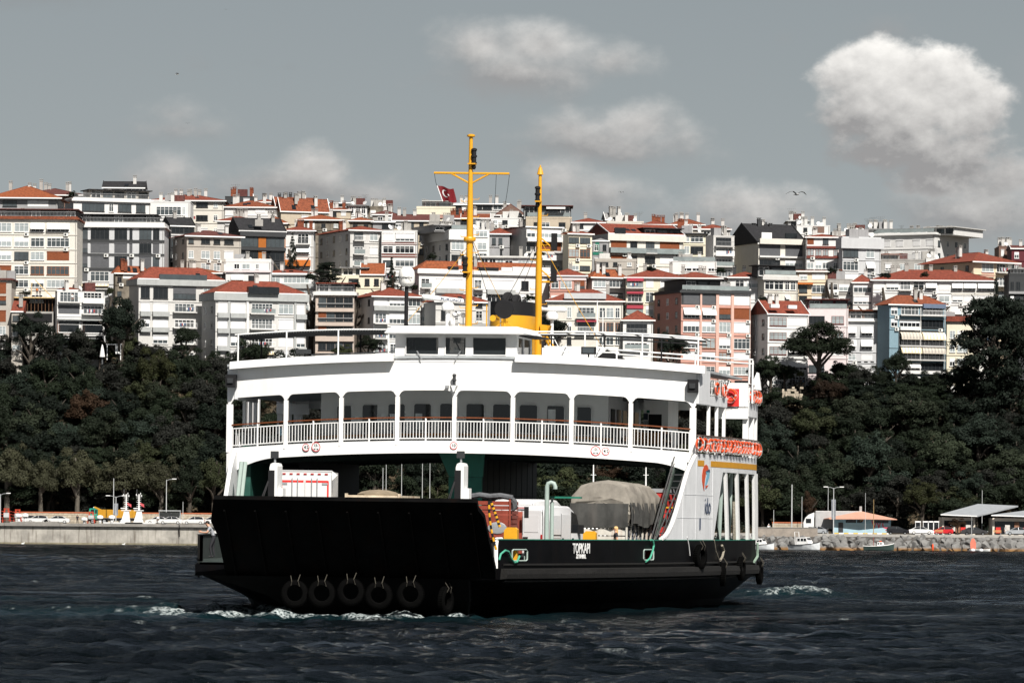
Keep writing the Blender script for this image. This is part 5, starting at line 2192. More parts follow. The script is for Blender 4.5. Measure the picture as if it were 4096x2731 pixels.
def van_white(label):
 """panel van along local y: rear doors at y = 0 facing -y, nose towards +y"""
 root = empty('panel_van')
 paint = mat('van_white',(0.52,0.52,0.525),0.3,0.04)
 L,W,H = 5.6,2.0,2.65
 prof = [(0,.35),(0.0,2.2),(.08,2.5),(.3,H - .05),(1.2,H),(3.4,H - .02),(3.9,H - .2),(4.55,1.75),(5.3,1.45),(5.55,1.2),(5.6,.4),(5.4,.3),(.1,.3)]
 body_loft(prof,W,'body',paint,root,0.09)
 g = mat('car_glass',(0.012,0.014,0.016),0.08,0.1,spec=0.5)
 # side doors: raised panels, windows and handles
 for s in (-1,1):
  xs = s * (W / 2)
  def sidebox(y0,y1,z0,z1,t,m,nm,par=root):
   a,b_ = sorted((xs - s * 0.02,xs + s * t))
   return MB().box(a,b_,y0,y1,z0,z1).build(nm,m,par)
  sidebox(1.0,2.2,1.2,2.2,0.012,paint,'side_panel')
  dr = sidebox(2.3,3.5,.5,2.25,0.015,paint,'sliding_door')
  sidebox(2.4,2.6,1.15,1.2,0.03,BLACK,'handle',dr)
  sidebox(1.0,2.3,1.30,1.35,0.02,DARKMETAL,'door_track')
  dd = MB()
  a,b_ = sorted((xs - s * 0.02,xs + s * 0.02))
  dd.prism([(3.5,1.45),(4.7,1.45),(4.2,2.25),(3.55,2.4)],a,b_,'yz')
  dd.build('cab_window',g,root)
  sidebox(3.7,3.9,1.15,1.2,0.03,BLACK,'handle')
  MB().box(min(xs,xs + s * .28),max(xs,xs + s * .28),4.4,4.5,1.4,1.8).build('mirror',BLACK,root)
 seam = mat('van_seam',(0.10,0.10,0.105),.6,.1)
 MB().box(-.015,.015,-.034,-.004,.5,2.4).build('door_seam',seam,root)
 for xs_ in (-.99,.97):
  MB().box(xs_,xs_ + .02,-.02,-.004,.5,2.45).build('door_seam',seam,root)
 for sy_ in (2.28,3.52):
  for s in (-1,1):
   a,b_ = sorted((s * W / 2 - s * .02,s * W / 2 + s * .017))
   MB().box(a,b_,sy_ - .012,sy_ + .012,.5,2.3).build('door_seam',seam,root)
 for k in (0,1):
  x0,x1 = (-0.9,-0.02) if k == 0 else (0.02,0.9)
  d = MB().box(x0,x1,-0.03,-0.005,.5,2.4).build('rear_door',paint,root)
  MB().box(x0 + .1,x1 - .1,-0.045,-0.031,1.45,2.2).build('door_panel',paint,d)
  MB().box((x1 - 0.28) if k == 0 else x0 + .05,(x1 - 0.05) if k == 0 else x0 + .28,-0.06,-0.031,1.18,1.24).build('handle',BLACK,d)
  MB().box(*((-0.99,-.91) if k == 0 else (.91,.99)),-0.06,0.0,.8,1.35).build('tail_light',LAMP,root)
 MB().box(-.2,.2,-0.03,0.02,2.5,2.55).build('brake_light',LAMP,root)
 MB().box(-.98,.98,-0.1,0.0,.35,.52).build('bumper',DARKMETAL,root)
 for y in (1.0,4.6):
  for x in (-W / 2 + .12,W / 2 - .12):
   wheel(root,x,y,.34,.34,.22,'x')
 MB().prism([(4.05,2.35),(4.6,1.75),(4.66,1.8),(4.12,2.4)],-.85,.85,'yz').build('windscreen',g,root)
 tag(root,label,'van')
 return root


def deck_traffic():
 # two white vans on the right lane
 v = van_white('white panel van on the car deck beside the goose-neck vents')
 x0,_ = F2(1250,1200,-17.0)
 place(v,(x0 - 1.0,-17.0,DECKZ),R(-11))
 v = van_white('white panel van further in, only its roof showing over the other van')
 x0,_ = F2(1128,1140,-9.0)
 place(v,(x0 + 1.0,-9.0,DECKZ + 0.3),R(-10))
 # box truck with red outline
 t = empty('box_truck')
 wb = mat('box_white',(0.58,0.58,0.57),0.4,0.05)
 W,H = 2.42,4.1
 b = MB().box(-W / 2,W / 2,0,6.0,1.0,H).build('cargo_box',wb,t)
 MB().box(-W / 2 - 0.02,W / 2 + 0.02,-0.02,0.4,H,H + 0.06).build('roof_rim',mat('rim_grey',(0.45,0.45,0.45)),t)
 for k in (0,1):
  x0,x1 = (-W / 2 + .12,-.02) if k == 0 else (.02,W / 2 - .12)
  d = MB().box(x0,x1,-0.05,-0.004,1.1,H - .35).build('rear_door',wb,t)
  MB().box(x0 + .03,x1 - .03,-0.056,-0.051,H - .50,H - .40).build('red_line',RED,d)
  xx = x1 - .07 if k else x0 + .0
  MB().box(xx,xx + .08,-0.056,-0.051,1.1,H - .42).build('red_line',RED,d)
  for q in (.3,.55):
   MB().bar(((x1 - q) if k == 0 else (x0 + q),-0.08,1.1),((x1 - q) if k == 0 else (x0 + q),-0.08,H - .3),0.025).build('lock_bar',STEEL,d)
  for z in (1.5,2.6,3.5):
   hx = x0 + .04 if k == 0 else x1 - .3
   MB().box(hx,hx + .26,-0.075,-0.051,z,z + .09).build('hinge',STEEL,d)
 for k in range(7):
  MB().box(-W / 2 + .2 + k * .32,-W / 2 + .34 + k * .32,-.03,-.004,H - .14,H - .08).build('marker_lamp',LAMP,t)
 MB().prism([(-W / 2 + W,H + .05),(W / 2 + .28,H - .15),(W / 2 + .02,H - .4)],0.2,0.5).build('vent_cowl',wb,t)
 MB().box(-1.1,1.1,6.1,8.0,.5,2.6).build('cab',wb,t)
 MB().box(-1.1,1.1,0.1,6,.6,.99).build('chassis',BLACK,t)
 for y in (1.2,6.9):
  for x in (-1.0,1.0):
   wheel(t,x,y,.48,.48,.28,'x')
 tag(t,'white box truck with red outlined rear doors on the car deck','truck')
 x0,z = F2(700,1100,-13.5)
 place(t,(x0,-13.5,DECKZ - 0.05),R(9))
 # rusty white tipper tail
 t = empty('tipper_truck')
 rusty = mat('rusty_white',(0.52,0.44,0.33),0.8,0.35,2.2,streak=0.75,stain=(0.20,0.08,0.03))
 x0,z = F2(856,1137,-9.0)
 zt = z - DECKZ
 b = MB()
 b.box(-1.25,1.25,0,5,zt - 1.2,zt)
 b.build('tipper_body',rusty,t)
 for xx in (-1.3,1.2):
  MB().box(xx,xx + .12,-.06,.1,zt - 1.2,zt + .08).build('corner_post',rusty,t)
 MB().box(-1.2,1.2,-.05,-.004,zt - 1.1,zt - .05).build('tailgate',rusty,t)
 MB().ball((-.2,2.4,zt),1.0,2.0,.28).build('load',mat('load_earth',(0.20,0.16,0.11),0.95,0.3),t,True)
 MB().box(-1.2,1.2,0,6.5,.6,zt - 1.25).build('chassis',BLACK,t)
 MB().box(-1.2,1.2,5.2,7,.7,zt - .3).build('cab',wb,t)
 for y in (1.2,5.9):
  for x in (-1.0,1.0):
   wheel(t,x,y,.5,.5,.3,'x')
 tag(t,'rusty white tipper truck with a heaped load on the car deck','truck')
 place(t,(x0,-9.0,DECKZ),R(0))
 # red dropside truck, seen from its rear right
 t = empty('dropside_truck')
 redb = mat('dropside_red',(0.20,0.036,0.02),0.7,0.3,3,streak=0.4,stain=(0.10,0.03,0.02))
 x0,z0 = F2(1078,1140,-21.0)
 x1,z1 = F2(1172,1140,-21.0)
 w = x1 - x0
 H = z0 - DECKZ
 for k in range(8):
  z = H - 1.75 + k * .2
  MB().box(-w / 2,w / 2,0,.06,z,z + .165).build('plank',redb,t)
  MB().box(w / 2 - .06,w / 2,.07,3.4,z,z + .165).build('plank',redb,t)
  MB().box(-w / 2,-w / 2 + .06,.07,3.4,z,z + .165).build('plank',redb,t)
 for xx in (-w / 2 - .02,w / 2 - .06):
  MB().box(xx,xx + .09,-.05,-.004,H - 1.8,H - .1).build('corner_post',redb,t)
 MB().box(-w / 2,w / 2,0.06,3.5,H - 1.85,H - 1.78).build('load_floor',redb,t)
 tp = MB()
 tp.tube([(-w / 2 - .1,.05,H - .02),(-w / 4,.1,H + .08),(0,.05,H + .02),(w / 4,.1,H + .06),(w / 2 + .1,.05,H - .03)],.13,n=8)
 tp.tube([(w / 2 + .0,.05,H - .05),(w / 2 + .12,.2,H - .2),(w / 2 + .15,.25,H - .45),(w / 2 + .08,.2,H - .6)],[.12,.17,.15,.06],n=8)
 tp.build('rolled_tarpaulin',mat('tarp_charcoal',(0.09,0.093,0.10),0.8,0.4,4,bump=.6),t,True)
 cab = MB()
 cab.loft([[(q,y,z) for y,z in ((3.55,.5),(3.55,2.1),(3.75,2.35),(4.4,2.3),(4.8,1.4),(4.9,.5))] for q in (-w / 2 + .05,w / 2 + .15)])
 cab.build('cab',redb,t)
 MB().prism([(3.7,1.35),(4.65,1.35),(4.4,2.12),(3.75,2.15)],w / 2 + .152,w / 2 + .17,'yz').build('cab_window',MIDGLASS,t)
 MB().ball((.35,-.03,H - 1.35),.42,.02,.26).build('mirror_sticker',STEEL,t)
 MB().box(w / 2 + .3,w / 2 + .5,3.0,3.06,H - .9,H - .4).build('wing_mirror',BLACK,t)
 MB().box(-w / 2,w / 2,.2,4.8,.5,H - 1.9).build('chassis',BLACK,t)
 for y in (1.0,4.2):
  for x in (-.8,.8):
   wheel(t,x,y,.42,.42,.24,'x')
 tag(t,'rust red dropside truck with a rolled tarpaulin beside the ramp edge','truck')
 place(t,((x0 + x1) / 2,-21.0,DECKZ),R(4))
 # truck under a big grey tarpaulin
 t = empty('tarped_truck')
 u0,u1 = 1312,1508
 yy = -4.0
 xa,_ = F2(u0,1200,yy)
 xb,_ = F2(u1,1200,yy)
 _,zt = F2(1400,1104,yy)
 _,zb = F2(1400,1195,yy)
 wd = 2.5
 H = zt - DECKZ
 hb_ = zb - DECKZ
 nL,nA = 26,15
 rings = []
 rg = random.Random(4)
 ph = [rg.uniform(0,6) for _ in range(6)]
 Lt = 5.4
 def section(yq):
  e = min(yq / Lt,1 - yq / Lt)
  hgt = H - 0.25 + .25 * math.sin(min(1,e * 5) * math.pi / 2) - .12 * (yq / Lt) - (.55 if yq < .01 else 0)
  pts = []
  for a in range(nA):
   s = a / (nA - 1)
   fold = .05 * math.sin(yq * 6 + ph[0] + s * 9) + .04 * math.sin(yq * 11 + ph[1] - s * 14)
   if s < .33:
    q = s / .33
    x = -wd / 2 - .12 - .1 * math.sin(q * 3) + fold * (1 - q * .5)
    z = hb_ - .25 * abs(math.sin(yq * 1.3)) + (hgt - .3 - hb_) * q
   elif s > .67:
    q = (1 - s) / .33
    x = wd / 2 + .12 + .1 * math.sin(q * 3) + fold * (1 - q * .5)
    z = hb_ - .25 * abs(math.sin(yq * 1.1 + 1)) + (hgt - .3 - hb_) * q
   else:
    q = (s - .33) / .34
    x = (-wd / 2 - .08) + (wd + .16) * q
    z = hgt - .3 + .34 * math.sin(q * math.pi) ** .7 + fold * .5
   pts.append((x,yq,z))
  return pts
 mb = MB()
 mb.loft([section(Lt * i / nL) for i in range(nL + 1)],closed=False)
 tarpm = mat('tarp_beige',(0.20,0.182,0.155),0.85,0.35,1.6,streak=.5,stain=(0.08,0.07,0.06))
 # rear flap and front cover
 for yq,s in ((-.02,1),(Lt + .02,-1)):
  pts = section(0 if s > 0 else Lt)
  c = Vector((0,yq,(hb_ + H) / 2))
  pp = [Vector((p[0],yq + .06 * math.sin(i * 2.1),p[2])) for i,p in enumerate(pts)]
  mb.add([c] + pp,[(0,i + 1,i + 2) for i in range(len(pp) - 1)] + [(0,len(pp),1)])
 tc = mb.build('tarpaulin',tarpm,t,True)
 sk = MB()
 darkt = mat('tarp_skirt_grey',(0.05,0.05,0.047),0.8,0.4,2,streak=.5,stain=(0.12,0.11,0.1))
 for s in (-1,1):
  rows = []
  for i in range(30):
   yq = Lt * i / 29
   f = .06 * math.sin(yq * 7 + s) + .05 * math.sin(yq * 12.3)
   rows.append([(s * (wd / 2 + .20 + f * .3),yq,hb_ + .85),(s * (wd / 2 + .27 + f * .8),yq,hb_ + .3),(s * (wd / 2 + .25 + f),yq,hb_ - .22 + .1 * math.sin(yq * 2))])
  sk.loft(rows,closed=False)
 rows = []
 for i in range(12):
  xq = -wd / 2 - .2 + (wd + .4) * i / 11
  f = .07 * math.sin(xq * 8)
  rows.append([(xq,-.1 + f * .3,hb_ + .8),(xq,-.16 + f,hb_ + .2),(xq,-.12 + f,hb_ - .3)])
 sk.loft(rows,closed=False)
 sk.build('tarpaulin_skirt',darkt,t,True)
 slat = mat('truck_side_white',(0.55,0.52,0.46),0.7,0.2,2,streak=.6,stain=(0.25,0.10,0.05))
 for s in (-1,1):
  xs = s * wd / 2
  for k in range(4):
   MB().box(min(xs,xs - s * .04),max(xs,xs - s * .04),.1,Lt,1.0 + k * .33,1.28 + k * .33).build('side_board',mat('board_slate',(0.10,0.11,0.14),0.7,0.3),t)
  for k in range(9):
   y = .15 + k * (Lt - .3) / 8
   a,b_ = sorted((xs + s * .005,xs + s * .07))
   MB().box(a,b_,y - .06,y + .06,.9,hb_ + .1).build('stake',slat,t)
 for k in range(4):
  MB().box(-wd / 2,wd / 2,-.02,.02,1.0 + k * .33,1.28 + k * .33).build('tail_board',slat,t)
 MB().box(-wd / 2,wd / 2,.05,Lt,.6,.95).build('chassis',BLACK,t)
 MB().box(-1.15,1.15,Lt + .1,Lt + 1.6,.6,2.5).build('cab',STEEL,t)
 for y in (1.2,2.4,Lt + .9):
  for x in (-1.0,1.0):
   wheel(t,x,y,.5,.5,.3,'x')
 for k in range(6):
  y = .5 + k * .75
  MB().tube(bez([(wd / 2 + .2,y,hb_ + .85),(wd / 2 + .34,y + .1,hb_ + .2),(wd / 2 + .1,y - .1,1.2)],6),.015,n=4).build('lashing',BLACK,t)
 tag(t,'lorry piled high under a creased grey brown tarpaulin on the car deck','truck')
 place(t,(xa + 1.35,yy,DECKZ),R(-8.5))
 # red container behind
 t = empty('container')
 x0,z0 = F2(1484,1130,1.0)
 cm = mat('container_red',(0.42,0.03,0.025),0.6,0.15,2)
 MB().box(0,1.0,0,3.0,0,z0 - DECKZ).build('box',cm,t)
 MB().box(-.04,1.04,-.04,3.04,z0 - DECKZ,z0 - DECKZ + .18).build('top_rail',STEEL,t)
 MB().box(.1,.9,-.04,-.004,.2,z0 - DECKZ - .2).build('door',cm,t)
 MB().bar((.7,-.08,.3),(.7,-.08,z0 - DECKZ - .3),.03).build('lock_bar',STEEL,t)
 MB().box(.55,.9,-.07,-.042,z0 - DECKZ - .9,z0 - DECKZ - .8).build('handle',STEEL,t)
 tag(t,'red container standing behind the tarpaulin lorry','container')
 place(t,(x0,1.0,DECKZ),R(-8))


deck_traffic()

# ------------------------------------------------------------------ shore
CONC = mat('quay_concrete',(0.29,0.275,0.245),0.9,0.4,0.35,streak=0.9,stain=(0.09,0.075,0.06))
CONC2 = mat('coping_concrete',(0.20,0.19,0.175),0.9,0.3,0.6)
XQ0,XQ1 = -420.0,18.0


def quay():
 root = empty('quay_wall',(0,SHORE,0))
 tag(root,'weathered concrete quay wall with rain streaks and a dark coping','quay wall')
 z1 = 3.4
 edges = [XQ0,-300,-200,-120,at(18,2150,SHORE).x,at(240,2150,SHORE).x,at(380,2150,SHORE).x,at(715,2150,SHORE).x,-40,XQ1]
 for a,b in zip(edges[:-1],edges[1:]):
  MB().box(a + .03,b - .03,0,6,-3,z1).build('wall_panel',CONC,root)
  MB().box(a + .02,b - .02,-.55,2.4,z1 + .002,z1 + .55 + random.uniform(-.03,.03)).build('coping_stone',CONC2,root)
  MB().box(a + .03,b - .03,-.2,-.003,-1,.35).build('plinth',mat('wet_concrete',(0.17,0.15,0.10),0.7,0.4,0.8,streak=.6,stain=(0.05,0.045,0.02)),root)
 for q in edges[4:-2]:
  MB().box(q - .06,q + .06,.05,5,-2,z1 - .01).build('joint',mat('joint_rust',(0.05,0.03,0.02),0.9,0.5,1),root)
 for u in (718,):
  x = at(u,2120,SHORE).x
  MB().tube([(x,-.6,z1 + .4),(x,-.62,z1 - .6),(x + .03,-.3,z1 - 1.8)],.08,n=6).build('hanging_hose',BLACK,root)
 # broken coping slabs on the far left
 for k in range(4):
  x = at(40 + k * 48,2100,SHORE).x
  MB().box(x,x + 2.2,-.3,1.6,z1 + .56,z1 + .78 + .08 * (k % 2)).build('loose_slab',CONC2,root)


quay()


def boulders():
 root = empty('rock_embankment',(0,0,0))
 tag(root,'bank of pale grey boulders along the shore, rust brown at the waterline','rocks')
 rg = random.Random(5)
 dry = mat('boulder_grey',(0.155,0.153,0.148),0.9,0.35,0.9,bump=.6,bscale=3)
 # stain near the water line is part of the stone surface (algae and rust)
 m = dry
 nt = m.node_tree
 b = nt.nodes['Principled BSDF']
 src = b.inputs['Base Color'].links[0].from_socket
 geo = nt.nodes.new('ShaderNodeNewGeometry')
 sp = nt.nodes.new('ShaderNodeSeparateXYZ')
 nt.links.new(geo.outputs['Position'],sp.inputs[0])
 mr = nt.nodes.new('ShaderNodeMapRange')
 nt.links.new(sp.outputs[2],mr.inputs[0])
 mr.inputs[1].default_value = 0.75
 mr.inputs[2].default_value = 0.25
 mx = nt.nodes.new('ShaderNodeMix')
 mx.data_type = 'RGBA'
 nt.links.new(mr.outputs[0],mx.inputs[0])
 nt.links.new(src,mx.inputs[6])
 mx.inputs[7].default_value = (0.16,0.085,0.03,1)
 nt.links.new(mx.outputs[2],b.inputs['Base Color'])
 protos = []
 for k in range(8):
  bm = bmesh.new()
  bmesh.ops.create_icosphere(bm,subdivisions=2,radius=1.0)
  pl = [(Vector((rg.gauss(0,1),rg.gauss(0,1),rg.gauss(0,1))).normalized(),rg.uniform(.35,.72)) for _ in range(10)]
  for v in bm.verts:
   for n,d in pl:
    q = v.co.dot(n)
    if q > d:
     v.co -= n * (q - d)
   v.co += Vector((rg.gauss(0,.02),rg.gauss(0,.02),rg.gauss(0,.02)))
  me = bpy.data.meshes.new('boulder')
  bm.to_mesh(me)
  bm.free()
  me.materials.append(m)
  protos.append(me)
 x = 19.0
 cnt = 0
 for row,(y,z,s0,s1) in enumerate(((966.0,.2,.55,1.0),(967.4,.85,.55,1.05),(969.0,1.45,.5,.95),(970.8,1.95,.45,.85))):
  x = 19.0 + row * .6
  while x < 118:
   s = rg.uniform(s0,s1)
   o = link('boulder',protos[rg.randrange(8)],root,(x,y + rg.uniform(-.5,.5),z + rg.uniform(-.18,.18)))
   o.rotation_euler = (rg.uniform(0,6),rg.uniform(0,6),rg.uniform(0,6))
   o.scale = (s * rg.uniform(1.2,1.8),s * 1.3,s * rg.uniform(.9,1.3))
   x += s * rg.uniform(1.45,2.0)
   cnt += 1
 # core behind the stones
 MB().prism([(965.5,-2),(966.5,.2),(971.0,2.3),(974,2.6),(974,-2)],18.5,400,'yz').build('rubble_core',mat('rubble_dark',(0.06,0.055,0.05),0.95,0.3,1),root)


boulders()

STONE = mat('retaining_stone',(0.36,0.31,0.24),0.9,0.35,1.6,bump=.5)
COPING_RED = mat('coping_tile_red',(0.34,0.10,0.045),0.8,0.25,2)


def retaining_wall(label,u0,u1,Y,z0,z1,sq=1.3):
 a,b = at(u0,2000,Y).x,at(u1,2000,Y).x
 root = empty('stone_wall',((a + b) / 2,Y,z0))
 w = (b - a) / 2
 MB().box(-w,w,.02,.5,0,z1 - z0).build('wall_core',mat('mortar',(0.22,0.2,0.17),0.95,0.2),root)
 MB().box(-w - .05,w + .05,-.08,.6,z1 - z0 + .002,z1 - z0 + .22).build('coping',COPING_RED,root)
 rg = random.Random(int(u0))
 z = .02
 row = 0
 while z < z1 - z0 - .2:
  h = rg.uniform(.4,.6)
  x = -w
  while x < w - .3:
   l = min(rg.uniform(.6,sq),w - x)
   d = rg.uniform(.02,.06)
   o = link('stone',STONEBLK,root,(x + l / 2,0.02,min(z + h / 2,z1 - z0 - .15)))
   o.scale = (l - .05,d * 2,h - .05)
   x += l
  z += h
  row += 1
 tag(root,label,'wall')
 return root


STONEBLK = MB().add([(x * .5,y,z * .5) for z in (-1,1) for y in (-.5,.5) for x in (-1,1)],[(0,2,3,1),(4,5,7,6),(0,1,5,4),(2,6,7,3),(0,4,6,2),(1,3,7,5)]).mesh('stone',STONE)
retaining_wall('stone retaining wall with red coping behind the parked white cars',60,905,1003,3.7,5.9)
retaining_wall('short stone wall with red coping beside the white lorry',3090,3210,1003,2.9,5.0)


def lamp_post(label,u,vt,Y,arms=2,banner=False,h0=3.0,group=None):
 p = at(u,vt,Y)
 h0 = 3.85 if u < 2000 else h0
 root = empty('street_lamp',(p.x,Y,h0))
 H = p.z - h0
 MB().tube([(0,0,0),(0,0,H)],.11,r2=.06,n=8).build('post',mat('galvanised',(0.42,0.43,0.43),0.5,0.1),root,True)
 for s in ((-1,1) if arms == 2 else (1,) if arms == 1 else ()):
  MB().tube([(0,0,H - .2),(s * .5,0,H + .05),(s * 1.3,0,H + .15)],.05,n=6).build('arm',STEEL,root)
  MB().box(min(s * 1.1,s * 1.9),max(s * 1.1,s * 1.9),-.15,.15,H + .1,H + .24).build('lamp_head',WHITE,root)
 if banner:
  MB().box(-.4,.4,-.05,-.01,H * .32,H * .75).build('banner',mat('banner_dark',(0.16,0.17,0.19),0.7,0.4,2.5),root)
 tag(root,label,'street lamp' if arms else 'pole',group)


def pole(label,u,vt,Y,h0=3.0,m=None,r=.07):
 p = at(u,vt,Y)
 h0 = 3.85 if u < 2000 else h0
 root = empty('pole',(p.x,Y,h0))
 H = p.z - h0
 MB().tube([(0,0,0),(0,0,H)],r,r2=r * .6,n=8).build('shaft',m or mat('galvanised',(0.42,0.43,0.43),0.5,0.1),root,True)
 MB().box(-.15,.15,-.15,.15,0,.1).build('base_plate',STEEL,root)
 tag(root,label,'pole')


lamp_post('tall grey lamp post behind the sign banner on the quay',455,1912,984,0)
lamp_post('grey double-arm street lamp carrying a tall banner on the quay',464,1985,981,2,True)
lamp_post('grey lamp post standing over the bus shelter',666,1918,1000,1)
lamp_post('grey double-arm lamp post with a small banner beside the lorry',3335,1950,981,2,True)
lamp_post('white lamp arm at the edge of the quay by the red frame',2,1975,981,1)
pole('short white pole by the bus shelter end',732,2006,982)
pole('tall tapering grey pole left of the white lorry',3168,1937,990,r=.14)
pole('thin pole behind the white lorry',3208,1985,1001)
pole('slim pale pole rising above the lorry roof',3313,1948,1002)
pole('thin grey pole standing before the blue hut',3462,1970,977,r=.05)
pole('brown wooden pole before the blue hut corner',3495,1996,977,m=mat('pole_wood',(0.28,0.19,0.09),0.9,0.3),r=.08)
pole('short grey pole at the low wall',3095,2038,978)
pole('thin pole behind the grey roofed shop',3929,1960,1004)
pole('grey pole in front of the dark sedan',3887,2065,976,r=.05)
for u in (1532,1545,1607,1720,1690):
 pole({1532: 'tall flagpole beyond the car deck, rightmost of the close pair',1545: 'shorter flagpole beyond the car deck, of the close pair',1607: 'slim mast beyond the car deck near the casing',1720: 'pale tall pole beyond the car deck beside the green casing',1690: 'thin distant pole beyond the car deck between two others'}[u],u,{1532: 1870,1545: 1850,1607: 1855,1720: 1850,1690: 1850}[u],975,r=.08)


# ---- cars
CARWHITE = mat('car_white',(0.60,0.60,0.59),0.25,0.04)
CARBLACK = mat('car_black',(0.012,0.012,0.014),0.2,0.1,spec=.5)
CARRED = mat('car_red',(0.42,0.015,0.02),0.25,0.08,spec=.5)
CARSILVER = mat('car_silver',(0.38,0.40,0.42),0.3,0.08,metal=.4)
CARDARK = mat('car_charcoal',(0.035,0.035,0.037),0.25,0.1,spec=.5)


def park(u,Y,rz,*a,z=2.93,**k):
 c = passenger_car(*a,**k)
 c.location = (at(u,2100,Y).x,Y,z)
 c.rotation_euler = (0,0,rz)
 return c


ZR = 3.86
park(108,986,R(180),'white hatchback parked beside the red frame on the quay',CARWHITE,'hatch',z=ZR,L=4.2)
park(150,982,R(180),'white hatchback with red tail light next to another hatchback on the quay',CARWHITE,'hatch',z=ZR,L=4.3)
park(228,982,R(180),'white saloon parked on the quay left of the green cab lorry',CARWHITE,'sedan',z=ZR,L=4.9)
park(630,986,R(180),'white saloon half hidden behind the one at the bus shelter',CARWHITE,'sedan',z=ZR)
park(682,982,R(180),'white saloon parked before the bus shelter',CARWHITE,'sedan',z=ZR,L=4.7)
park(775,982,R(180),'white hatchback parked nearest the ferry on the quay',CARWHITE,'hatch',z=ZR,L=4.3)
park(845,984,R(180),'white car just peeping out beside the bow ramp',CARWHITE,'hatch',z=ZR)
park(3590,979,R(0),'black hatchback parked right of the blue hut',CARBLACK,'hatch',L=4.5,z=3.03)
park(3685,979,R(0),'white saloon parked before the telephone boxes',CARWHITE,'sedan',L=4.8,z=3.03)
park(3772,980,R(180),'red hatchback parked beside the white saloon',CARRED,'hatch',L=4.1,z=3.03)
park(3898,979,R(0),'charcoal saloon parked before the bushes of the shop',CARDARK,'sedan',L=5.0,z=3.03)
park(4068,979,R(180),'silver saloon parked at the shop front',CARSILVER,'sedan',L=4.6,z=3.03)
park(3263,984,R(180),'silver saloon driving past the white lorry',CARSILVER,'sedan',L=4.6)


# ---- lorries
def curtain_lorry():
 root = empty('lorry')
 c = mat('lorry_white',(0.60,0.60,0.59),0.35,0.05)
 g = mat('lorry_curtain',(0.34,0.34,0.34),0.6,0.15,.8)
 MB().box(0,8.6,-1.25,1.25,1.1,4.3).build('cargo_box',g,root)
 MB().box(-.05,8.65,-1.28,1.28,4.31,4.42).build('roof_rail',c,root)
 for k in range(6):
  MB().box(-.09,-.051,-1.2 + k * .4,-.85 + k * .4,1.2,4.2).build('corrugation',c,root)
 MB().loft([[(-2.3,y,1.0),(-2.35,y,2.2),(-2.0,y,3.1),(-.35,y,3.2),(-.35,y,1.0)] for y in (-1.2,1.2)]).build('cab',c,root)
 MB().loft([[(-1.9,y,3.12),(-1.3,y,3.7),(-.3,y,4.1),(-.3,y,3.21)] for y in (-1.1,1.1)]).build('wind_deflector',c,root)
 MB().box(-1.9,-.9,-1.225,-1.203,2.1,2.95).build('cab_window',DARKGLASS,root)
 MB().prism([(-2.35,2.25),(-2.04,3.02),(-2.08,3.04),(-2.39,2.27)],-1.05,1.05).build('windscreen',DARKGLASS,root)
 MB().box(-2.3,8.5,-1.1,1.1,.6,1.0).build('chassis',BLACK,root)
 for x in (-1.4,5.5,6.8):
  for y in (-1.05,1.05):
   wheel(root,x,y,.5,.5,.3,'y')
 link('lettering',text_mesh('GUY',.9,'lettering',mat('lettering_dark',(0.03,0.03,0.035)),.003,shear=.3),root,(5.4,-1.27,2.55))
 tag(root,'white curtain-sided lorry with a rounded cab behind the blue hut','lorry')
 root.location = (at(3262,2100,989).x,989,2.93)


curtain_lorry()


def dump_lorry():
 root = empty('dump_lorry')
 gr = mat('cab_green',(0.015,0.24,0.16),0.4,0.1)
 ye = mat('tipper_yellow',(0.42,0.21,0.016),0.5,0.12,1.5)
 cab = MB().loft([[(-2.0,y,.9),(-2.05,y,1.9),(-1.8,y,2.95),(-.3,y,3.0),(-.3,y,.9)] for y in (-1.2,1.2)]).build('cab',gr,root)
 MB().box(-1.55,-.95,-1.225,-1.203,1.95,2.75).build('cab_window',DARKGLASS,root)
 MB().box(-.75,-.42,-1.225,-1.203,2.0,2.7).build('cab_window',DARKGLASS,root)
 MB().ball((-1.0,0,3.1),.25,.25,.15).build('beacon',WHITE,root)
 MB().prism([(-.2,1.4),(.1,1.2),(6.6,1.2),(6.9,1.6),(6.9,2.7),(.3,2.75),(-.9,3.3),(-1.0,3.1),(-.2,2.7)],-1.25,1.25).build('tipper_body',ye,root)
 for k in range(8):
  MB().box(.7 + k * .8,.82 + k * .8,-1.32,-1.252,1.25,2.7).build('rib',ye,root)
 MB().box(-2,6.5,-1,1,.6,1.15).build('chassis',BLACK,root)
 for x in (-1.2,1.0,4.2,5.4):
  for y in (-1.05,1.05):
   wheel(root,x,y,.52,.52,.3,'y')
 tag(root,'dump lorry with a green cab and a yellow tipper body on the quay road','lorry')
 root.location = (at(398,2100,990).x,990,3.85)


dump_lorry()


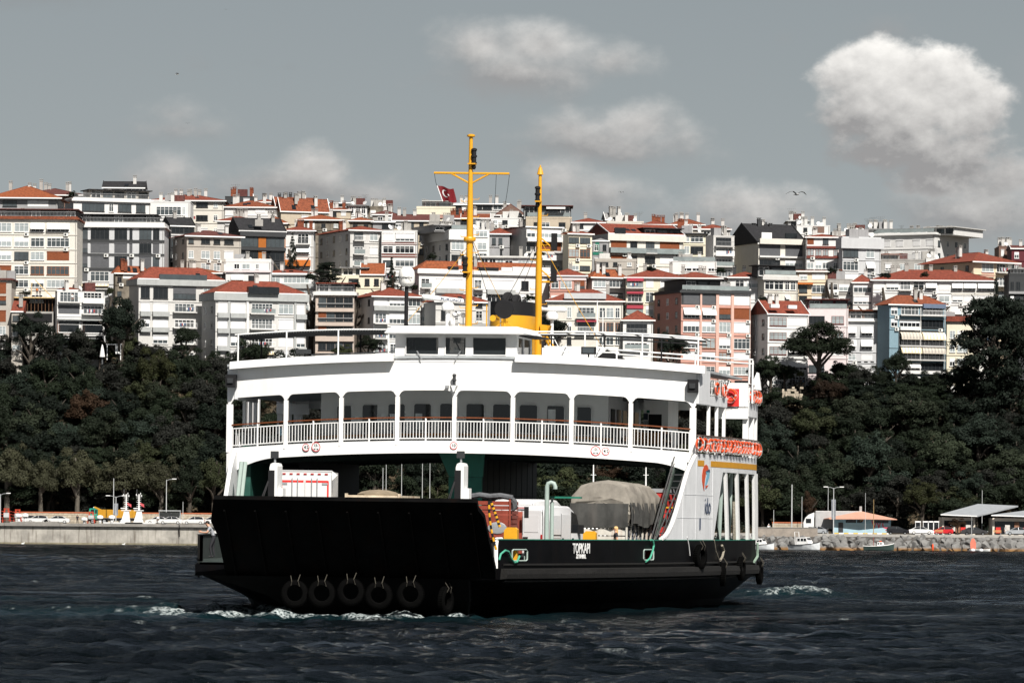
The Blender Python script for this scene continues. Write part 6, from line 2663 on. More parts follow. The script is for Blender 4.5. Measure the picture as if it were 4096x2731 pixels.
# ---- boats along the quay: two white wheelhouse masts show over the coping, red frames at the far left
def quay_mast(label,u0,vt,flagside):
 """streamlined white mast pillar of a launch moored behind the quay arm"""
 Y = 979.5
 p = at(u0,vt,Y)
 z0 = 3.85
 root = empty('launch_mast',(p.x,Y,z0))
 H = p.z - z0
 b = MB()
 b.loft([[(-.9 + k,-.35,z),(.9 + k,-.35,z),(.9 + k,.35,z),(-.9 + k,.35,z)] if False else [(x0,-.35,z),(x1,-.35,z),(x1,.35,z),(x0,.35,z)] for (x0,x1,z,k) in ((-1.2,.95,0,0),(-.75,.7,1.0,0),(-.45,.6,2.0,0),(-.4,.55,2.5,0))])
 b.build('pillar',WHITE,root)
 MB().box(-.9,.9,-.5,.5,2.52,2.64).build('platform',WHITE,root)
 MB().tube([(0,0,2.6),(0,0,H)],.14,r2=.09,n=8).build('pole',WHITE,root)
 for k in range(6):
  z = 2.9 + k * (H - 3.2) / 6
  MB().box(-.35 - .1 * (k % 2),.4,-.05,.05,z,z + .06).build('step',WHITE,root)
 for x,z in ((-.5,H - .3),(.5,H - .5),(.3,H - .1)):
  MB().lathe([(.06,0),(.06,.3),(.02,.35)],8,(x,0,z)).build('lamp',WHITE,root)
 MB().box(-.5,.55,-.04,.04,H - .35,H - .28).build('crossbar',WHITE,root)
 MB().bar((-.4,0,H - .4),(-.4,0,H + .9),.02).build('whip_aerial',STEEL,root)
 MB().box(-1.0,-.2,-.25,.25,2.9,3.05).build('radar',WHITE,root)
 MB().add([(.15,-.02,H - 1.6),(.95,-.1,H - 1.9),(1.0,-.1,H - 2.5),(.3,-.02,H - 2.1)],[(0,1,2,3)]).build('pennant',mat('pennant_red',(0.5,0.08,0.09),.7,.4,4),root)
 MB().box(-4.2 if flagside else -2.5,3.2,-1.2,.36,-.5,.35).build('deckhouse_roof',WHITE,root)
 tag(root,label,'mast')


quay_mast('white stepped launch mast with a pennant, beside the yellow tipper body',505,1975,True)
quay_mast('white stepped launch mast nearest the bus shelter',556,1975,False)


def bell_vent(label,u,v,Y=976):
 p = at(u,v,Y)
 root = empty('ventilator',(p.x,Y,3.85))
 h = p.z - 3.85
 MB().lathe([(.25,0),(.25,max(h - .4,.1)),(.3,h - .35)],12).build('trunk',WHITE,root,True)
 MB().lathe([(.3,h - .35),(.6,h - .3),(.62,h),(.5,h + .2),(.1,h + .3)],14).build('cap',WHITE,root,True)
 tag(root,label,'ventilator')


bell_vent('small white mushroom ventilator beside the red frame',75,2060)
bell_vent('small white mushroom ventilator behind the white hatchbacks',101,2058)
bell_vent('white mushroom ventilator by the green lorry cab',400,2066)
bell_vent('white mushroom ventilator before the yellow tipper',447,2066)
bell_vent('low white mushroom ventilator left of the lorry cab',337,2074)


def red_frame(label,u0,u1,vt,Y=978):
 a,b = at(u0,vt,Y),at(u1,vt,Y)
 root = empty('lifting_frame',((a.x + b.x) / 2,Y,3.85))
 w = (b.x - a.x) / 2
 H = a.z - 3.85
 m = mat('frame_red',(0.34,0.04,0.018),0.5,0.2)
 for s in (-1,1):
  MB().bar((s * w * 1.5,0,-.2),(s * w * .55,.0,H),.17,n=4).build('leg',m,root)
  for k in range(4):
   z = .5 + k * H / 5
   MB().box(s * w - .45,s * w + .45,-.1,.1,z,z + .1).build('rung',m,root)
 MB().box(-w,w,-.15,.15,H - .2,H).build('cross_beam',m,root)
 MB().box(-.5,.5,-.6,.2,H * .4,H * .7).build('winch',mat('winch_grey',(0.4,0.4,0.4)),root)
 tag(root,label,'lifting frame')


red_frame('red steel lifting frame at the end of the quay',15,38,2032)
red_frame('smaller red steel lifting frame next to the mushroom ventilators',60,82,2036)
red_frame('red steel frame standing in front of the green lorry cab',355,375,2045)


def bus_shelter():
 Y = 990
 a,b = at(636,2040,Y),at(724,2040,Y)
 root = empty('bus_shelter',((a.x + b.x) / 2,Y,3.85))
 w = (b.x - a.x) / 2
 H = a.z - 3.85
 MB().box(-w,w,-.9,.9,H - .12,H).build('roof',mat('shelter_grey',(0.45,0.47,0.47),.5,.1),root)
 for x in (-w + .1,0,w - .1):
  MB().box(x - .05,x + .05,.7,.8,0,H - .13).build('post',STEEL,root)
 for x in (-w + .1,w - .1):
  MB().box(x - .05,x + .05,-.8,-.7,0,H - .13).build('post',STEEL,root)
 MB().box(-w + .15,w - .15,.74,.76,.9,H - .3).build('glass_panel',glass('shelter_glass',(0.30,0.30,0.27)),root)
 MB().box(-w + .4,w - .4,.2,.6,.42,.48).build('seat',STEEL,root)
 tag(root,'grey bus shelter with a flat roof behind the white cars','bus shelter')


bus_shelter()


def quay_fence():
 root = empty('quay_fence',(0,975.2,3.9))
 a,b = at(45,2080,975).x,at(850,2080,975).x
 m = mat('fence_dark',(0.04,0.04,0.04),.6,.1)
 for z in (.12,.95):
  MB().bar((a,0,z),(b,0,z),.02).build('rail',m,root)
 n = 150
 bar = MB().bar((0,0,.1),(0,0,1.0),.014,n=4).mesh('picket',m)
 for k in range(n):
  link('picket',bar,root,(a + (b - a) * k / (n - 1),0,0))
 tag(root,'thin dark picket railing along the quay edge','fence')


quay_fence()
p_ = person('person in a white shirt standing at the bus shelter','stand',WHITESHIRT,DARKCLOTH)
p_.location = (at(632,2080,985).x,985,3.86)
p_ = person('person in dark clothes walking under the trees by the stone wall','walk',DARKCLOTH,DARKCLOTH)
p_.location = (at(310,2060,999).x,999,3.86)
p_ = person('person dressed all in white standing on the low wall','stand',WHITESHIRT,WHITESHIRT,hat=WHITESHIRT)
p_.location = (at(3075,2100,980).x,980,3.05)
p_ = person('woman in pale clothes walking past the shop bench','walk',mat('pale_print',(0.45,0.44,0.42),.8,.5,9),mat('pale_trousers',(0.5,0.5,0.5),.8,.1),hat=WHITESHIRT)
p_.location = (at(4022,2100,977).x,977,3.05)
p_.rotation_euler = (0,0,R(60))


# ---- right shore
def wc_hut():
 Y = 985.0
 a,b = at(3335,2100,Y),at(3563,2100,Y)
 root = empty('public_toilet',((a.x + b.x) / 2,Y,3.02))
 w = (b.x - a.x) / 2
 H = at(3400,2072,Y).z - 3.0
 xs = at(3373,2100,Y).x - root.location.x
 pale = mat('hut_pale_blue',(0.30,0.43,0.49),.8,.08,1,streak=.12)
 blue = mat('hut_blue',(0.22,0.36,0.44),.8,.08,1)
 MB().box(-w,w,0,7,0,H).build('wall',pale,root)
 MB().box(-w - .01,w + .01,-.02,7.02,H - .95,H - .002).build('upper_band',blue,root)
 pink = mat('hut_roof_pink',(0.44,0.24,0.175),.85,.12,1.5,streak=.2)
 vtx = at(3443,2043,Y + 3)
 rx = vtx.x - root.location.x
 rz = vtx.z - 3.02
 n = 8
 ov = 1.1
 base = [(-w - ov * 1.6,-ov,H - .12),(0,-ov - .7,H - .05),(w + ov,-ov,H - .12),(w + ov,7 + ov,H - .1),(-w - ov * 1.6,7 + ov,H - .1)]
 for i in range(len(base)):
  p,q = base[i],base[(i + 1) % len(base)]
  MB().add([p,q,(rx,3,rz),(p[0],p[1],p[2] - .14),(q[0],q[1],q[2] - .14),(rx,3,rz - .2)],[(0,1,2),(3,5,4),(0,3,4,1),(1,4,5,2),(2,5,3,0)]).build('roof_facet',pink,root)
 MB().box(rx - .25,rx + .2,2.8,3.3,rz - .1,rz + .9).build('chimney',mat('chimney_grey',(0.3,0.29,0.28)),root)
 for u in (3395,3415,3440,3505,3525,3545):
  x = at(u,2080,Y).x - root.location.x
  MB().box(x - .55,x + .45,-.05,-.022,H - .85,H - .25).build('window',DARKGLASS,root)
 for (u,w_,h_) in ((3363,.9,2.2),):
  x = at(u,2100,Y).x - root.location.x
  MB().box(x - w_ / 2,x + w_ / 2,-.06,-.022,.3,h_).build('door',DARKMETAL,root)
 wcr = mat('wc_red',(0.50,0.03,0.06),.7,.1)
 x = at(3520,2100,Y).x - root.location.x
 link('lettering',text_mesh('WC',2.2,'lettering',wcr,.004,sx=.85,bold=.0),root,(x,-.03,1.75))
 x = at(3445,2090,Y).x - root.location.x
 s = MB().box(x - .35,x + .35,-.05,-.021,2.35,2.75).build('notice',mat('notice_brown',(0.2,0.06,0.05)),root)
 link('lettering',text_mesh('WC',.34,'lettering',mat('notice_yellow',(0.6,0.4,0.2)),.002),s,(x,-.054,2.55))
 tag(root,'pale blue public toilet hut with a pink roof and big red lettering','hut')
 for k in range(9):
  x = at(3390 + k * 16,2100,981).x
 kr = MB()
 for k in range(12):
  x0 = -w + k * 2 * w / 12
  MB().box(x0,x0 + 2 * w / 12 - .05,-2.2,-1.8,-.1,.25).build('kerb_block',(WHITE if k % 2 else mat('kerb_yellow',(0.6,0.42,0.08),.8,.2)),root)


wc_hut()


def phone_box(label,u,Y=990):
 p = at(u,2083,Y)
 root = empty('telephone_box',(p.x,Y,3.03))
 H = p.z - 3.03
 for x in (-.5,.42):
  for y in (0,.9):
   MB().box(x,x + .08,y,y + .08,0,H - .25).build('post',WHITE,root)
 MB().box(-.55,.55,-.05,1.03,H - .25,H).build('roof',WHITE,root)
 MB().box(-.42,.42,.03,.05,.1,H - .3).build('door_glass',DARKGLASS,root)
 MB().box(-.5,.5,-.02,1,0,.1).build('plinth',WHITE,root)
 tag(root,label,'phone box','telephone boxes behind the white saloon')


for u,l in ((3672,'white telephone box standing apart behind the white saloon'),(3703,'white telephone box, first of the joined three'),(3724,'white telephone box, middle of the joined three'),(3745,'white telephone box beside the red hatchback')):
 phone_box(l,u)


def shop(label,u0,u1,vridge,veave,u_apex,Y,depth,text=None):
 a,b = at(u0,veave,Y),at(u1,veave,Y)
 root = empty('shop',((a.x + b.x) / 2,Y,3.0))
 w = (b.x - a.x) / 2
 H = a.z - 3.0
 R_ = at(u0,vridge,Y).z - 3.0
 grey = mat('shop_roof_grey',(0.24,0.255,0.27),.7,.12,1.2,streak=.15)
 cream = mat('shop_cream',(0.58,0.52,0.44),.8,.15)
 # lean roof rising to the back: big grey slab
 MB().add([(-w,-1.6,H),(w,-1.6,H - .25),(w + 8.8,depth * .55,R_ - .3),(w + 1.1,depth * .55,R_),
    (-w,-1.6,H - .25),(w,-1.6,H - .5),(w + 8.8,depth * .55,R_ - .55),(w + 1.1,depth * .55,R_ - .25)],
    [(0,1,2,3),(7,6,5,4),(0,4,5,1),(1,5,6,2),(2,6,7,3),(3,7,4,0)]).build('roof',grey,root)
 MB().add([(-w,-1.65,H - .02),(w,-1.65,H - .27),(w,-1.65,H - .45),(-w,-1.65,H - .2),(-w,-1.72,H - .02),(w,-1.72,H - .27),(w,-1.72,H - .45),(-w,-1.72,H - .2)],
    [(0,1,2,3),(7,6,5,4),(0,4,5,1),(2,6,7,3),(0,3,7,4),(1,5,6,2)]).build('gutter',WHITE,root)
 MB().box(-w + .4,w - .2,0,depth * .5,0,H - .6).build('wall',cream,root)
 MB().box(-w + .8,w - .6,-.05,-.004,.2,H - 1.2).build('shop_window',DARKGLASS,root)
 for k in range(5):
  x = -w + 1 + k * (2 * w - 2) / 5
  MB().box(x,x + .9,-.3,-.06,.4 + .3 * (k % 2),1.5 + .5 * (k % 3)).build('goods_display',[RED,mat('goods_white',(0.5,0.48,0.45),.7,.4,5),mat('goods_brown',(0.2,0.1,0.06),.7,.5,5)][k % 3],root)
 if text:
  link('lettering',text_mesh(text,1.0,'lettering',mat('sign_grey',(0.4,0.4,0.4)),.003),root,(w * .55,-.06,H - 1.0))
 tag(root,label,'shop')


shop('shop with a broad grey sloping roof and white gutter',3760,3905,2012,2055,3900,992,16)
shop('neighbouring shop with a lower grey roof at the frame edge',3962,4190,2026,2058,4096,988,16,'ASA')


def park_bench(label,u,Y=975.6):
 p = at(u,2120,Y)
 root = empty('park_bench',(p.x,Y,3.03))
 w = .75
 m = mat('bench_orange',(0.36,0.20,0.09),.7,.2)
 for k in range(3):
  MB().box(-w,w,-.25 + k * .18,-.1 + k * .18,.43,.47).build('seat_slat',m,root)
  MB().box(-w,w,.3,.34,.55 + k * .14,.66 + k * .14).build('back_slat',m,root)
 for x in (-w + .1,w - .18):
  MB().box(x,x + .08,-.2,.36,0,.43).build('leg',STEEL,root)
 tag(root,label,'bench')


park_bench('wooden bench in front of the red hatchback',3757)
park_bench('wooden bench in front of the silver saloon',3990)


def motor_boat(label,u,Y,L,kind):
 """moored boat, bow towards +x of itself"""
 x = at(u,2180,Y).x
 root = empty('motor_boat',(x,Y,0))
 hullm = {'white': mat('boat_grey_white',(0.50,0.52,0.53),.5,.1),'dark': mat('boat_dark_green',(0.03,0.05,0.045),.5,.2),'skiff': mat('skiff_white',(0.55,0.56,0.55),.5,.1)}[kind]
 k = L / 7.0
 secs = []
 fb = 1.35 if kind != 'skiff' else .7
 for (q,w,zt,zb) in ((-3.5,1.0,.78,.0),(-2,1.2,.75,-.2),(0,1.25,.8,-.3),(2,.95,.95,-.25),(3.1,.35,1.12,.1),(3.5,.04,1.25,.7)):
  secs.append([(q * k,-w * k,zt * fb * k),(q * k,-w * .75 * k,.15 * k),(q * k,0,zb * k),(q * k,w * .75 * k,.15 * k),(q * k,w * k,zt * fb * k)])
 MB().loft(secs).build('hull',hullm,root,False)
 rail = MB()
 for s in (0,4):
  rail.tube([Vector(r[s]) + Vector((0,0,.03)) for r in secs],.07 * k,n=6)
 rail.build('gunwale',BLACK if kind == 'white' else WHITE,root)
 zc = .8 * fb * k
 if kind == 'white':
  MB().loft([[(q,y,z) for q,z in ((-1.6 * k,zc),(-1.5 * k,zc + 1.5 * k),(.6 * k,zc + 1.55 * k),(1.1 * k,zc + .9 * k),(1.5 * k,zc))] for y in (-.85 * k,.85 * k)]).build('cabin',WHITE,root)
  for y in (-.5,.0,.5):
   MB().add([(.68 * k,(y - .2) * k,zc + 1.45 * k),(.68 * k,(y + .2) * k,zc + 1.45 * k),(1.08 * k,(y + .2) * k,zc + .95 * k),(1.08 * k,(y - .2) * k,zc + .95 * k)],[(0,1,2,3)]).build('windscreen_pane',DARKGLASS,root).location = (.03,0,.02)
  for q in (-1.0,-.2,.5):
   MB().box((q - .28) * k,(q + .28) * k,-.875 * k,-.853 * k,zc + .75 * k,zc + 1.3 * k).build('side_window',DARKGLASS,root)
  MB().tube([(-1.8 * k,-.8 * k,zc),(-2.0 * k,-.8 * k,zc + 2.6 * k),(-2.0 * k,.8 * k,zc + 2.6 * k),(-1.8 * k,.8 * k,zc)],.06,n=6).build('roll_bar',WHITE,root)
 elif kind == 'dark':
  MB().loft([[(q,y,z) for q,z in ((-.4 * k,zc),(-.4 * k,zc + .9 * k),(1.0 * k,zc + .9 * k),(1.3 * k,zc))] for y in (-.6 * k,.6 * k)]).build('cabin',WHITE,root)
  for q in (-.1,.45):
   MB().box((q - .2) * k,(q + .2) * k,-.625 * k,-.603 * k,zc + .4 * k,zc + .75 * k).build('side_window',DARKGLASS,root)
  MB().bar((-1.2 * k,0,zc),(-1.2 * k,0,zc + 2.0 * k),.04).build('mast',mat('boat_mast_red',(0.3,.05,.04)),root)
  MB().ball((.4 * k,0,zc + 1.1 * k),.3 * k,.3 * k,.15 * k).build('life_ring',ORANGE,root)
 else:
  MB().box(-2 * k,1.5 * k,-.7 * k,.7 * k,zc - .1,zc + .1).build('tarpaulin',mat('skiff_cover',(0.35,0.42,0.42),.8,.2),root)
  for q in (-2.5,.3):
   MB().ball((q * k,-1.1 * k,.2),.4,.4,.35).build('fender',WHITE,root)
 tag(root,label,'boat')
 return root


b = motor_boat('white cabin motor boat with a roll bar moored at the rocks',3220,962.5,6.4,'white')
b.rotation_euler = (0,0,R(-35))
b = motor_boat('small white cabin boat half hidden behind the ferry stern',3040,962.5,5.6,'white')
b.rotation_euler = (0,0,R(-25))
b = motor_boat('small dark green fishing boat with a white cuddy at the rocks',3515,962.5,5.6,'dark')
b = motor_boat('low white skiff with fenders drawn up at the boulders',3920,962.5,3.8,'skiff')
b = MB()
b.loft([[(x * r,.1 * x,1.2 * z) for x,z in ((-.5,0),(-.55,.9),(-.3,1.5),(0,1.7),(.3,1.5),(.55,.9),(.5,0))] for r in (1.0,.9)])
o = b.build('upturned_dinghy',mat('dinghy_orange',(0.40,0.10,0.06),.6,.15))
o.location = (at(3893,2180,963.6).x,963.6,.5)
o.rotation_euler = (R(-12),0,0)
tag(o,'orange dinghy propped upright against the boulders','dinghy')
o = MB().lathe([(.16,0),(.2,.5),(.14,1.0),(.02,1.2)],10).build('buoy_marker',ORANGE,None,True)
o.location = (at(3731,2190,963).x,963,.2)
tag(o,'thin orange marker post standing at the waterline','marker')
# low parapet wall by the first moored boats
a,b = at(3010,2110,973).x,at(3270,2110,973).x
root = empty('parapet_wall',((a + b) / 2,972.6,2.0))
MB().box(-(b - a) / 2,(b - a) / 2,0,.6,0,2.05).build('wall_panel',mat('parapet_concrete',(0.24,0.21,0.18),.9,.25,.8,streak=.4),root)
MB().box(-(b - a) / 2 - .05,(b - a) / 2 + .05,-.06,.66,2.052,2.2).build('coping',CONC2,root)
tag(root,'low brown concrete parapet wall above the boulders','wall')
# two white launches moored behind the ferry, their masts over the car deck
def far_launch(label,u,vt,Y):
 p = at(u,vt,Y)
 root = empty('launch',(p.x,Y,0))
 H = p.z
 secs = []
 for (q,w,zt,zb) in ((-6,1.5,1.6,.0),(-2,1.8,1.5,-.3),(3,1.6,1.8,-.3),(6,.1,2.3,.8)):
  secs.append([(q,-w,zt),(q,-w * .8,.1),(q,0,zb),(q,w * .8,.1),(q,w,zt)])
 MB().loft(secs).build('hull',WHITE,root)
 MB().box(-3,2.5,-1.2,1.2,1.5,3.6).build('deckhouse',WHITE,root)
 MB().box(-2.6,2.2,-1.23,-1.202,2.5,3.2).build('window_band',DARKGLASS,root)
 MB().box(-2,1.2,-1,1,3.602,4.9).build('wheelhouse',WHITE,root)
 MB().tube([(0,0,4.9),(0,0,H)],.22,r2=.1,n=8).build('mast',WHITE,root)
 for k in range(5):
  z = 5.2 + k * (H - 5.4) / 5
  MB().box(-.5,.5,-.06,.06,z,z + .08).build('crossbar',WHITE,root)
 MB().ball((.9,0,5.3),.35).build('dome',WHITE,root,True)
 for k in range(7):
  MB().bar((-2.0 + k * .5,-1,4.9),(-2.0 + k * .5,-1,5.8),.04).build('rail_post',WHITE,root)
 MB().bar((-2.0,-1,5.8),(1.1,-1,5.8),.04).build('rail',WHITE,root)
 tag(root,label,'launch')


far_launch('white launch moored beyond the car deck, its mast over the tarpaulin lorry',2374,1850,958)
far_launch('white launch moored beyond the car deck, its mast above the red container',2584,1850,958)
far_launch('white launch mast seen through the ferry beside the stairs',2690,1850,960)

# ------------------------------------------------------------------ town on the hill
PAL = {
 'cream': mat('wall_cream',(0.522,0.498,0.447),.85,.08,.5,streak=.2),
 'white': mat('wall_white',(0.543,0.540,0.529),.85,.06,.5,streak=.16,stain=(0.5,0.47,0.42)),
 'offwhite': mat('wall_offwhite',(0.446,0.439,0.422),.85,.08,.5,streak=.22),
 'paleGrey': mat('wall_pale_grey',(0.401,0.408,0.415),.85,.07,.5,streak=.15),
 'grey': mat('wall_grey',(0.240,0.240,0.244),.9,.12,.5,streak=.3),
 'concrete': mat('wall_concrete',(0.286,0.276,0.259),.9,.18,.6,streak=.4),
 'taupe': mat('wall_taupe',(0.331,0.307,0.273),.9,.1,.5,streak=.2),
 'tan': mat('wall_tan',(0.389,0.335,0.260),.9,.15,.5,streak=.3),
 'charcoal': mat('wall_charcoal',(0.032,0.034,0.036),.8,.12,.6),
 'pink': mat('wall_pink',(0.408,0.228,0.187),.85,.08,.5,streak=.15),
 'palepink': mat('wall_pale_pink',(0.552,0.484,0.484),.85,.06,.5,streak=.12),
 'peach': mat('wall_peach',(0.542,0.446,0.324),.85,.08,.5,streak=.15),
 'blue': mat('wall_blue',(0.164,0.246,0.290),.85,.1,.5,streak=.2),
 'yellowcream': mat('wall_yellow_cream',(0.565,0.524,0.415),.85,.06,.5,streak=.15),
 'stone': mat('wall_stone_pink',(0.405,0.337,0.290),.85,.1,.7,streak=.12),
 'brown': mat('wall_brown',(0.152,0.094,0.074),.9,.2,.6,streak=.2),
 'burgundy': mat('wall_burgundy',(0.088,0.017,0.023),.85,.1,.6),
 'old': mat('wall_old',(0.156,0.136,0.108),.95,.5,.7,streak=.7,stain=(0.03,0.025,0.02)),
}


def tile_mat(name,c):
 m = mat(name,c,.85,.55,2.2,streak=.5,stain=tuple(q * .45 for q in c),bump=.8,bscale=5)
 return m


ROOF = {
 'red': tile_mat('tiles_red',(0.1640,0.0384,0.0224)),
 'orange': tile_mat('tiles_orange',(0.2088,0.0590,0.0216)),
 'rust': tile_mat('tiles_rust',(0.1739,0.0488,0.0222)),
 'brown': tile_mat('tiles_brown',(0.0920,0.0304,0.0256)),
 'black': tile_mat('tiles_black',(0.018,0.018,0.02)),
 'grey': tile_mat('roof_sheet_grey',(0.20,0.20,0.20)),
 'slab': PAL['offwhite'],
}
FR = {'w': WHITE,'n': mat('frame_brown',(0.24,0.085,0.03),.6,.2),'k': mat('frame_charcoal',(0.03,0.032,0.034),.5,.1),'m': mat('frame_maroon',(0.13,0.03,0.02),.6,.2)}
SHUT = {'s': mat('shutter_white',(0.62,0.62,0.62),.6,.05,2),'r': mat('shutter_rust',(0.19,0.055,0.02),.7,.25,3),'g': mat('shutter_grey',(0.085,0.088,0.095),.7,.15,2)}
RAILM = mat('rail_grey',(0.22,0.225,0.23),.5,.1)
GLASSRAIL = glass('balcony_glass',(0.20,0.23,0.23),.1)
AWN = {'a': mat('awning_white',(0.60,0.60,0.59),.8,.05,2),'y': mat('awning_stripe',(0.52,0.44,0.30),.8,.1,2),'Y': mat('awning_beige',(0.44,0.40,0.34),.8,.1,2),'o': mat('awning_orange',(0.42,0.12,0.02),.8,.1,2),'R': mat('awning_wine',(0.30,0.04,0.06),.8,.1,2)}
SLABGREY = mat('slab_grey',(0.31,0.32,0.315),.9,.12,.8,streak=.3)
_cache = {}


def cmesh(key,fn):
 if key not in _cache:
  _cache[key] = fn()
 return _cache[key]


def frame_mesh(w,h,t,nm,fm):
 def fn():
  mb = MB()
  f = .07
  mb.box(-w / 2,w / 2,-.09,0,0,f)
  mb.box(-w / 2,w / 2,-.09,0,h - f,h)
  mb.box(-w / 2,-w / 2 + f,-.09,0,f,h - f)
  mb.box(w / 2 - f,w / 2,-.09,0,f,h - f)
  for k in range(1,nm):
   x = -w / 2 + w * k / nm
   mb.box(x - .035,x + .035,-.08,0,f,h - f)
  if h > 1.1 and fm in ('w','n','m'):
   mb.box(-w / 2 + f,w / 2 - f,-.075,0,h * .68,h * .68 + .05)
  mb.box(-w / 2 - .08,w / 2 + .08,-.2,0,-.07,-.002)
  return mb.mesh('window',FR[fm])
 return cmesh(('f',w,h,nm,fm),fn)


def pane_mesh(w,h,g):
 gm = {'p': PALEGLASS,'d': DARKGLASS,'m': MIDGLASS}[g]
 return cmesh(('p',w,h,g),lambda: MB().box(-w / 2 + .05,w / 2 - .05,-.05,-.02,.05,h - .05).mesh('pane',gm))


def shutter_mesh(w,h,k):
 def fn():
  mb = MB()
  n = max(3,int(h / .28))
  for i in range(n):
   z = h * i / n
   mb.add([(-w / 2,-.05,z),(w / 2,-.05,z),(w / 2,-.085,z + h / n),(-w / 2,-.085,z + h / n),(-w / 2,0,z),(w / 2,0,z),(w / 2,0,z + h / n),(-w / 2,0,z + h / n)],[(0,1,2,3),(2,3,7,6),(0,1,5,4),(0,3,7,4),(1,2,6,5)])
  mb.box(-w / 2 - .05,w / 2 + .05,-.16,0,h,h + .12)
  return mb.mesh('shutter',SHUT[k])
 return cmesh(('s',w,h,k),fn)


def awning_mesh(w,h,k,out=.9,round_=False):
 def fn():
  mb = MB()
  n = 5 if round_ else 1
  rows = []
  for i in range(n + 1):
   t = i / n
   if round_:
    a = t * math.pi / 2
    rows.append((-out * math.sin(a),h * math.cos(a)))
   else:
    rows.append((-out * t,h * (1 - t)))
  ns = max(4,int(w / .35)) if k in ('y','Y') else 3
  for j in range(ns):
   x0,x1 = -w / 2 + w * j / ns,-w / 2 + w * (j + 1) / ns
   for i in range(n):
    (ya,za),(yb,zb) = rows[i],rows[i + 1]
    mb.add([(x0,ya,za),(x1,ya,za),(x1,yb,zb),(x0,yb,zb)],[(0,1,2,3)],1 if (j % 2 and k in ('y','Y')) else 0)
  (yb,zb) = rows[-1]
  mb.add([(-w / 2,yb,zb),(w / 2,yb,zb),(w / 2,yb,zb - .18),(-w / 2,yb,zb - .18)],[(0,1,2,3)])
  return mb.mesh('awning',[AWN[k],AWN['a'] if k == 'y' else mat('awning_dark_stripe',(0.30,0.28,0.25),.8,.1)])  # second slot is the other colour of the striped cloth
 return cmesh(('a',w,h,k,out,round_),fn)


def railing_mesh(w,kind):
 def fn():
  mb = MB()
  if kind == 'glass':
   mb.box(-w / 2,w / 2,-.03,0,.08,.9,1)
   mb.box(-w / 2,w / 2,-.05,.02,.9,.96)
  else:
   mb.box(-w / 2,w / 2,-.04,.0,.9,.97)
   mb.box(-w / 2,w / 2,-.04,.0,.08,.13)
   n = max(4,int(w / .28))
   for k in range(n + 1):
    x = -w / 2 + w * k / n
    mb.box(x - .02,x + .02,-.035,-.005,.13,.9)
  return mb.mesh('railing',[WHITE if kind == 'white' else RAILM,GLASSRAIL])
 return cmesh(('r',w,kind),fn)


def rd(x,s=.1):
 return max(s,round(x / s) * s)


def laundry():
 mb = MB()
 x = -.7
 k = 0
 while x < .7:
  w_ = brg.uniform(.18,.4)
  h_ = brg.uniform(.35,.7)
  mb.box(x,x + w_ * .9,-.02,.02,.65 - h_,.65,k % 3)
  x += w_
  k += 1
 return mb.mesh('laundry',[mat('cloth_white',(0.5,0.5,0.5),.9,.1),mat('cloth_blue',(0.05,0.09,0.16),.9,.2),mat('cloth_red',(0.25,0.05,0.05),.9,.2)])




def ac_mesh():
 def fn():
  mb = MB()
  mb.box(-.45,.45,-.38,-.02,0,.62)
  mb.lathe([(.24,-.02),(.24,0),(.2,.01)],12,(0,0,0),1)
  # turn the fan disc to face outwards
  for i in range(8,len(mb.v)):
   x,y,z = mb.v[i]
   mb.v[i] = (x - .1,-.385 - z,y + .31)
  return mb.mesh('air_conditioner',[mat('ac_white',(0.60,0.60,0.57),.6,.1),DARKMETAL])
 return cmesh('ac',fn)


def dish_mesh():
 def fn():
  mb = MB().lathe([(.02,-.16),(.25,-.12),(.42,.0),(.46,.03)],14)
  mb.bar((0,0,-.15),(0,0,.3),.015,n=4)
  T = Matrix.Rotation(R(62),4,'X')
  mb.v = [tuple(T @ Vector(p)) for p in mb.v]
  mb.v = [(x,y,z + .75) for x,y,z in mb.v]
  mb.bar((0,.05,-.1),(0,.05,.7),.03,n=5)
  return mb.mesh('satellite_dish',mat('dish_grey',(0.55,0.55,0.54),.5,.1))
 return cmesh('dish',fn)


def aerial_mesh():
 def fn():
  mb = MB().bar((0,0,0),(0,0,3.2),.035,n=4)
  for z,w in ((3.1,1.0),(2.7,.7),(2.3,.5)):
   mb.bar((-w,0,z),(w,0,z),.025,n=4)
   for k in range(5):
    x = -w + 2 * w * k / 4
    mb.bar((x,0,z - .16),(x,0,z + .16),.018,n=4)
  return mb.mesh('aerial',mat('aerial_grey',(0.10,0.10,0.10),.6,.1))
 return cmesh('aer',fn)


def chimney_mesh(kind):
 def fn():
  mb = MB()
  mb.box(-.35,.35,-.3,.3,-.6,1.3)
  mb.box(-.42,.42,-.37,.37,1.3,1.42,1)
  for x in (-.28,.18):
   mb.box(x,x + .1,-.25,.25,1.42,1.68,1)
  mb.box(-.42,.42,-.37,.37,1.68,1.78,1)
  return mb.mesh('chimney',[{'w': PAL['offwhite'],'c': PAL['concrete'],'b': ROOF['rust'],'k': PAL['charcoal']}[kind],{'b': ROOF['rust']}.get(kind,PAL['concrete'] if kind != 'k' else PAL['charcoal'])])
 return cmesh(('ch',kind),fn)


ZOOMS = {'A': (0,680,1.912),'B': (900,680,1.912),'C': (1800,680,1.912),'D': (2700,780,2.1775),'E': (3300,780,2.178),'G': (0,700,2.613)}
brg = random.Random(99)


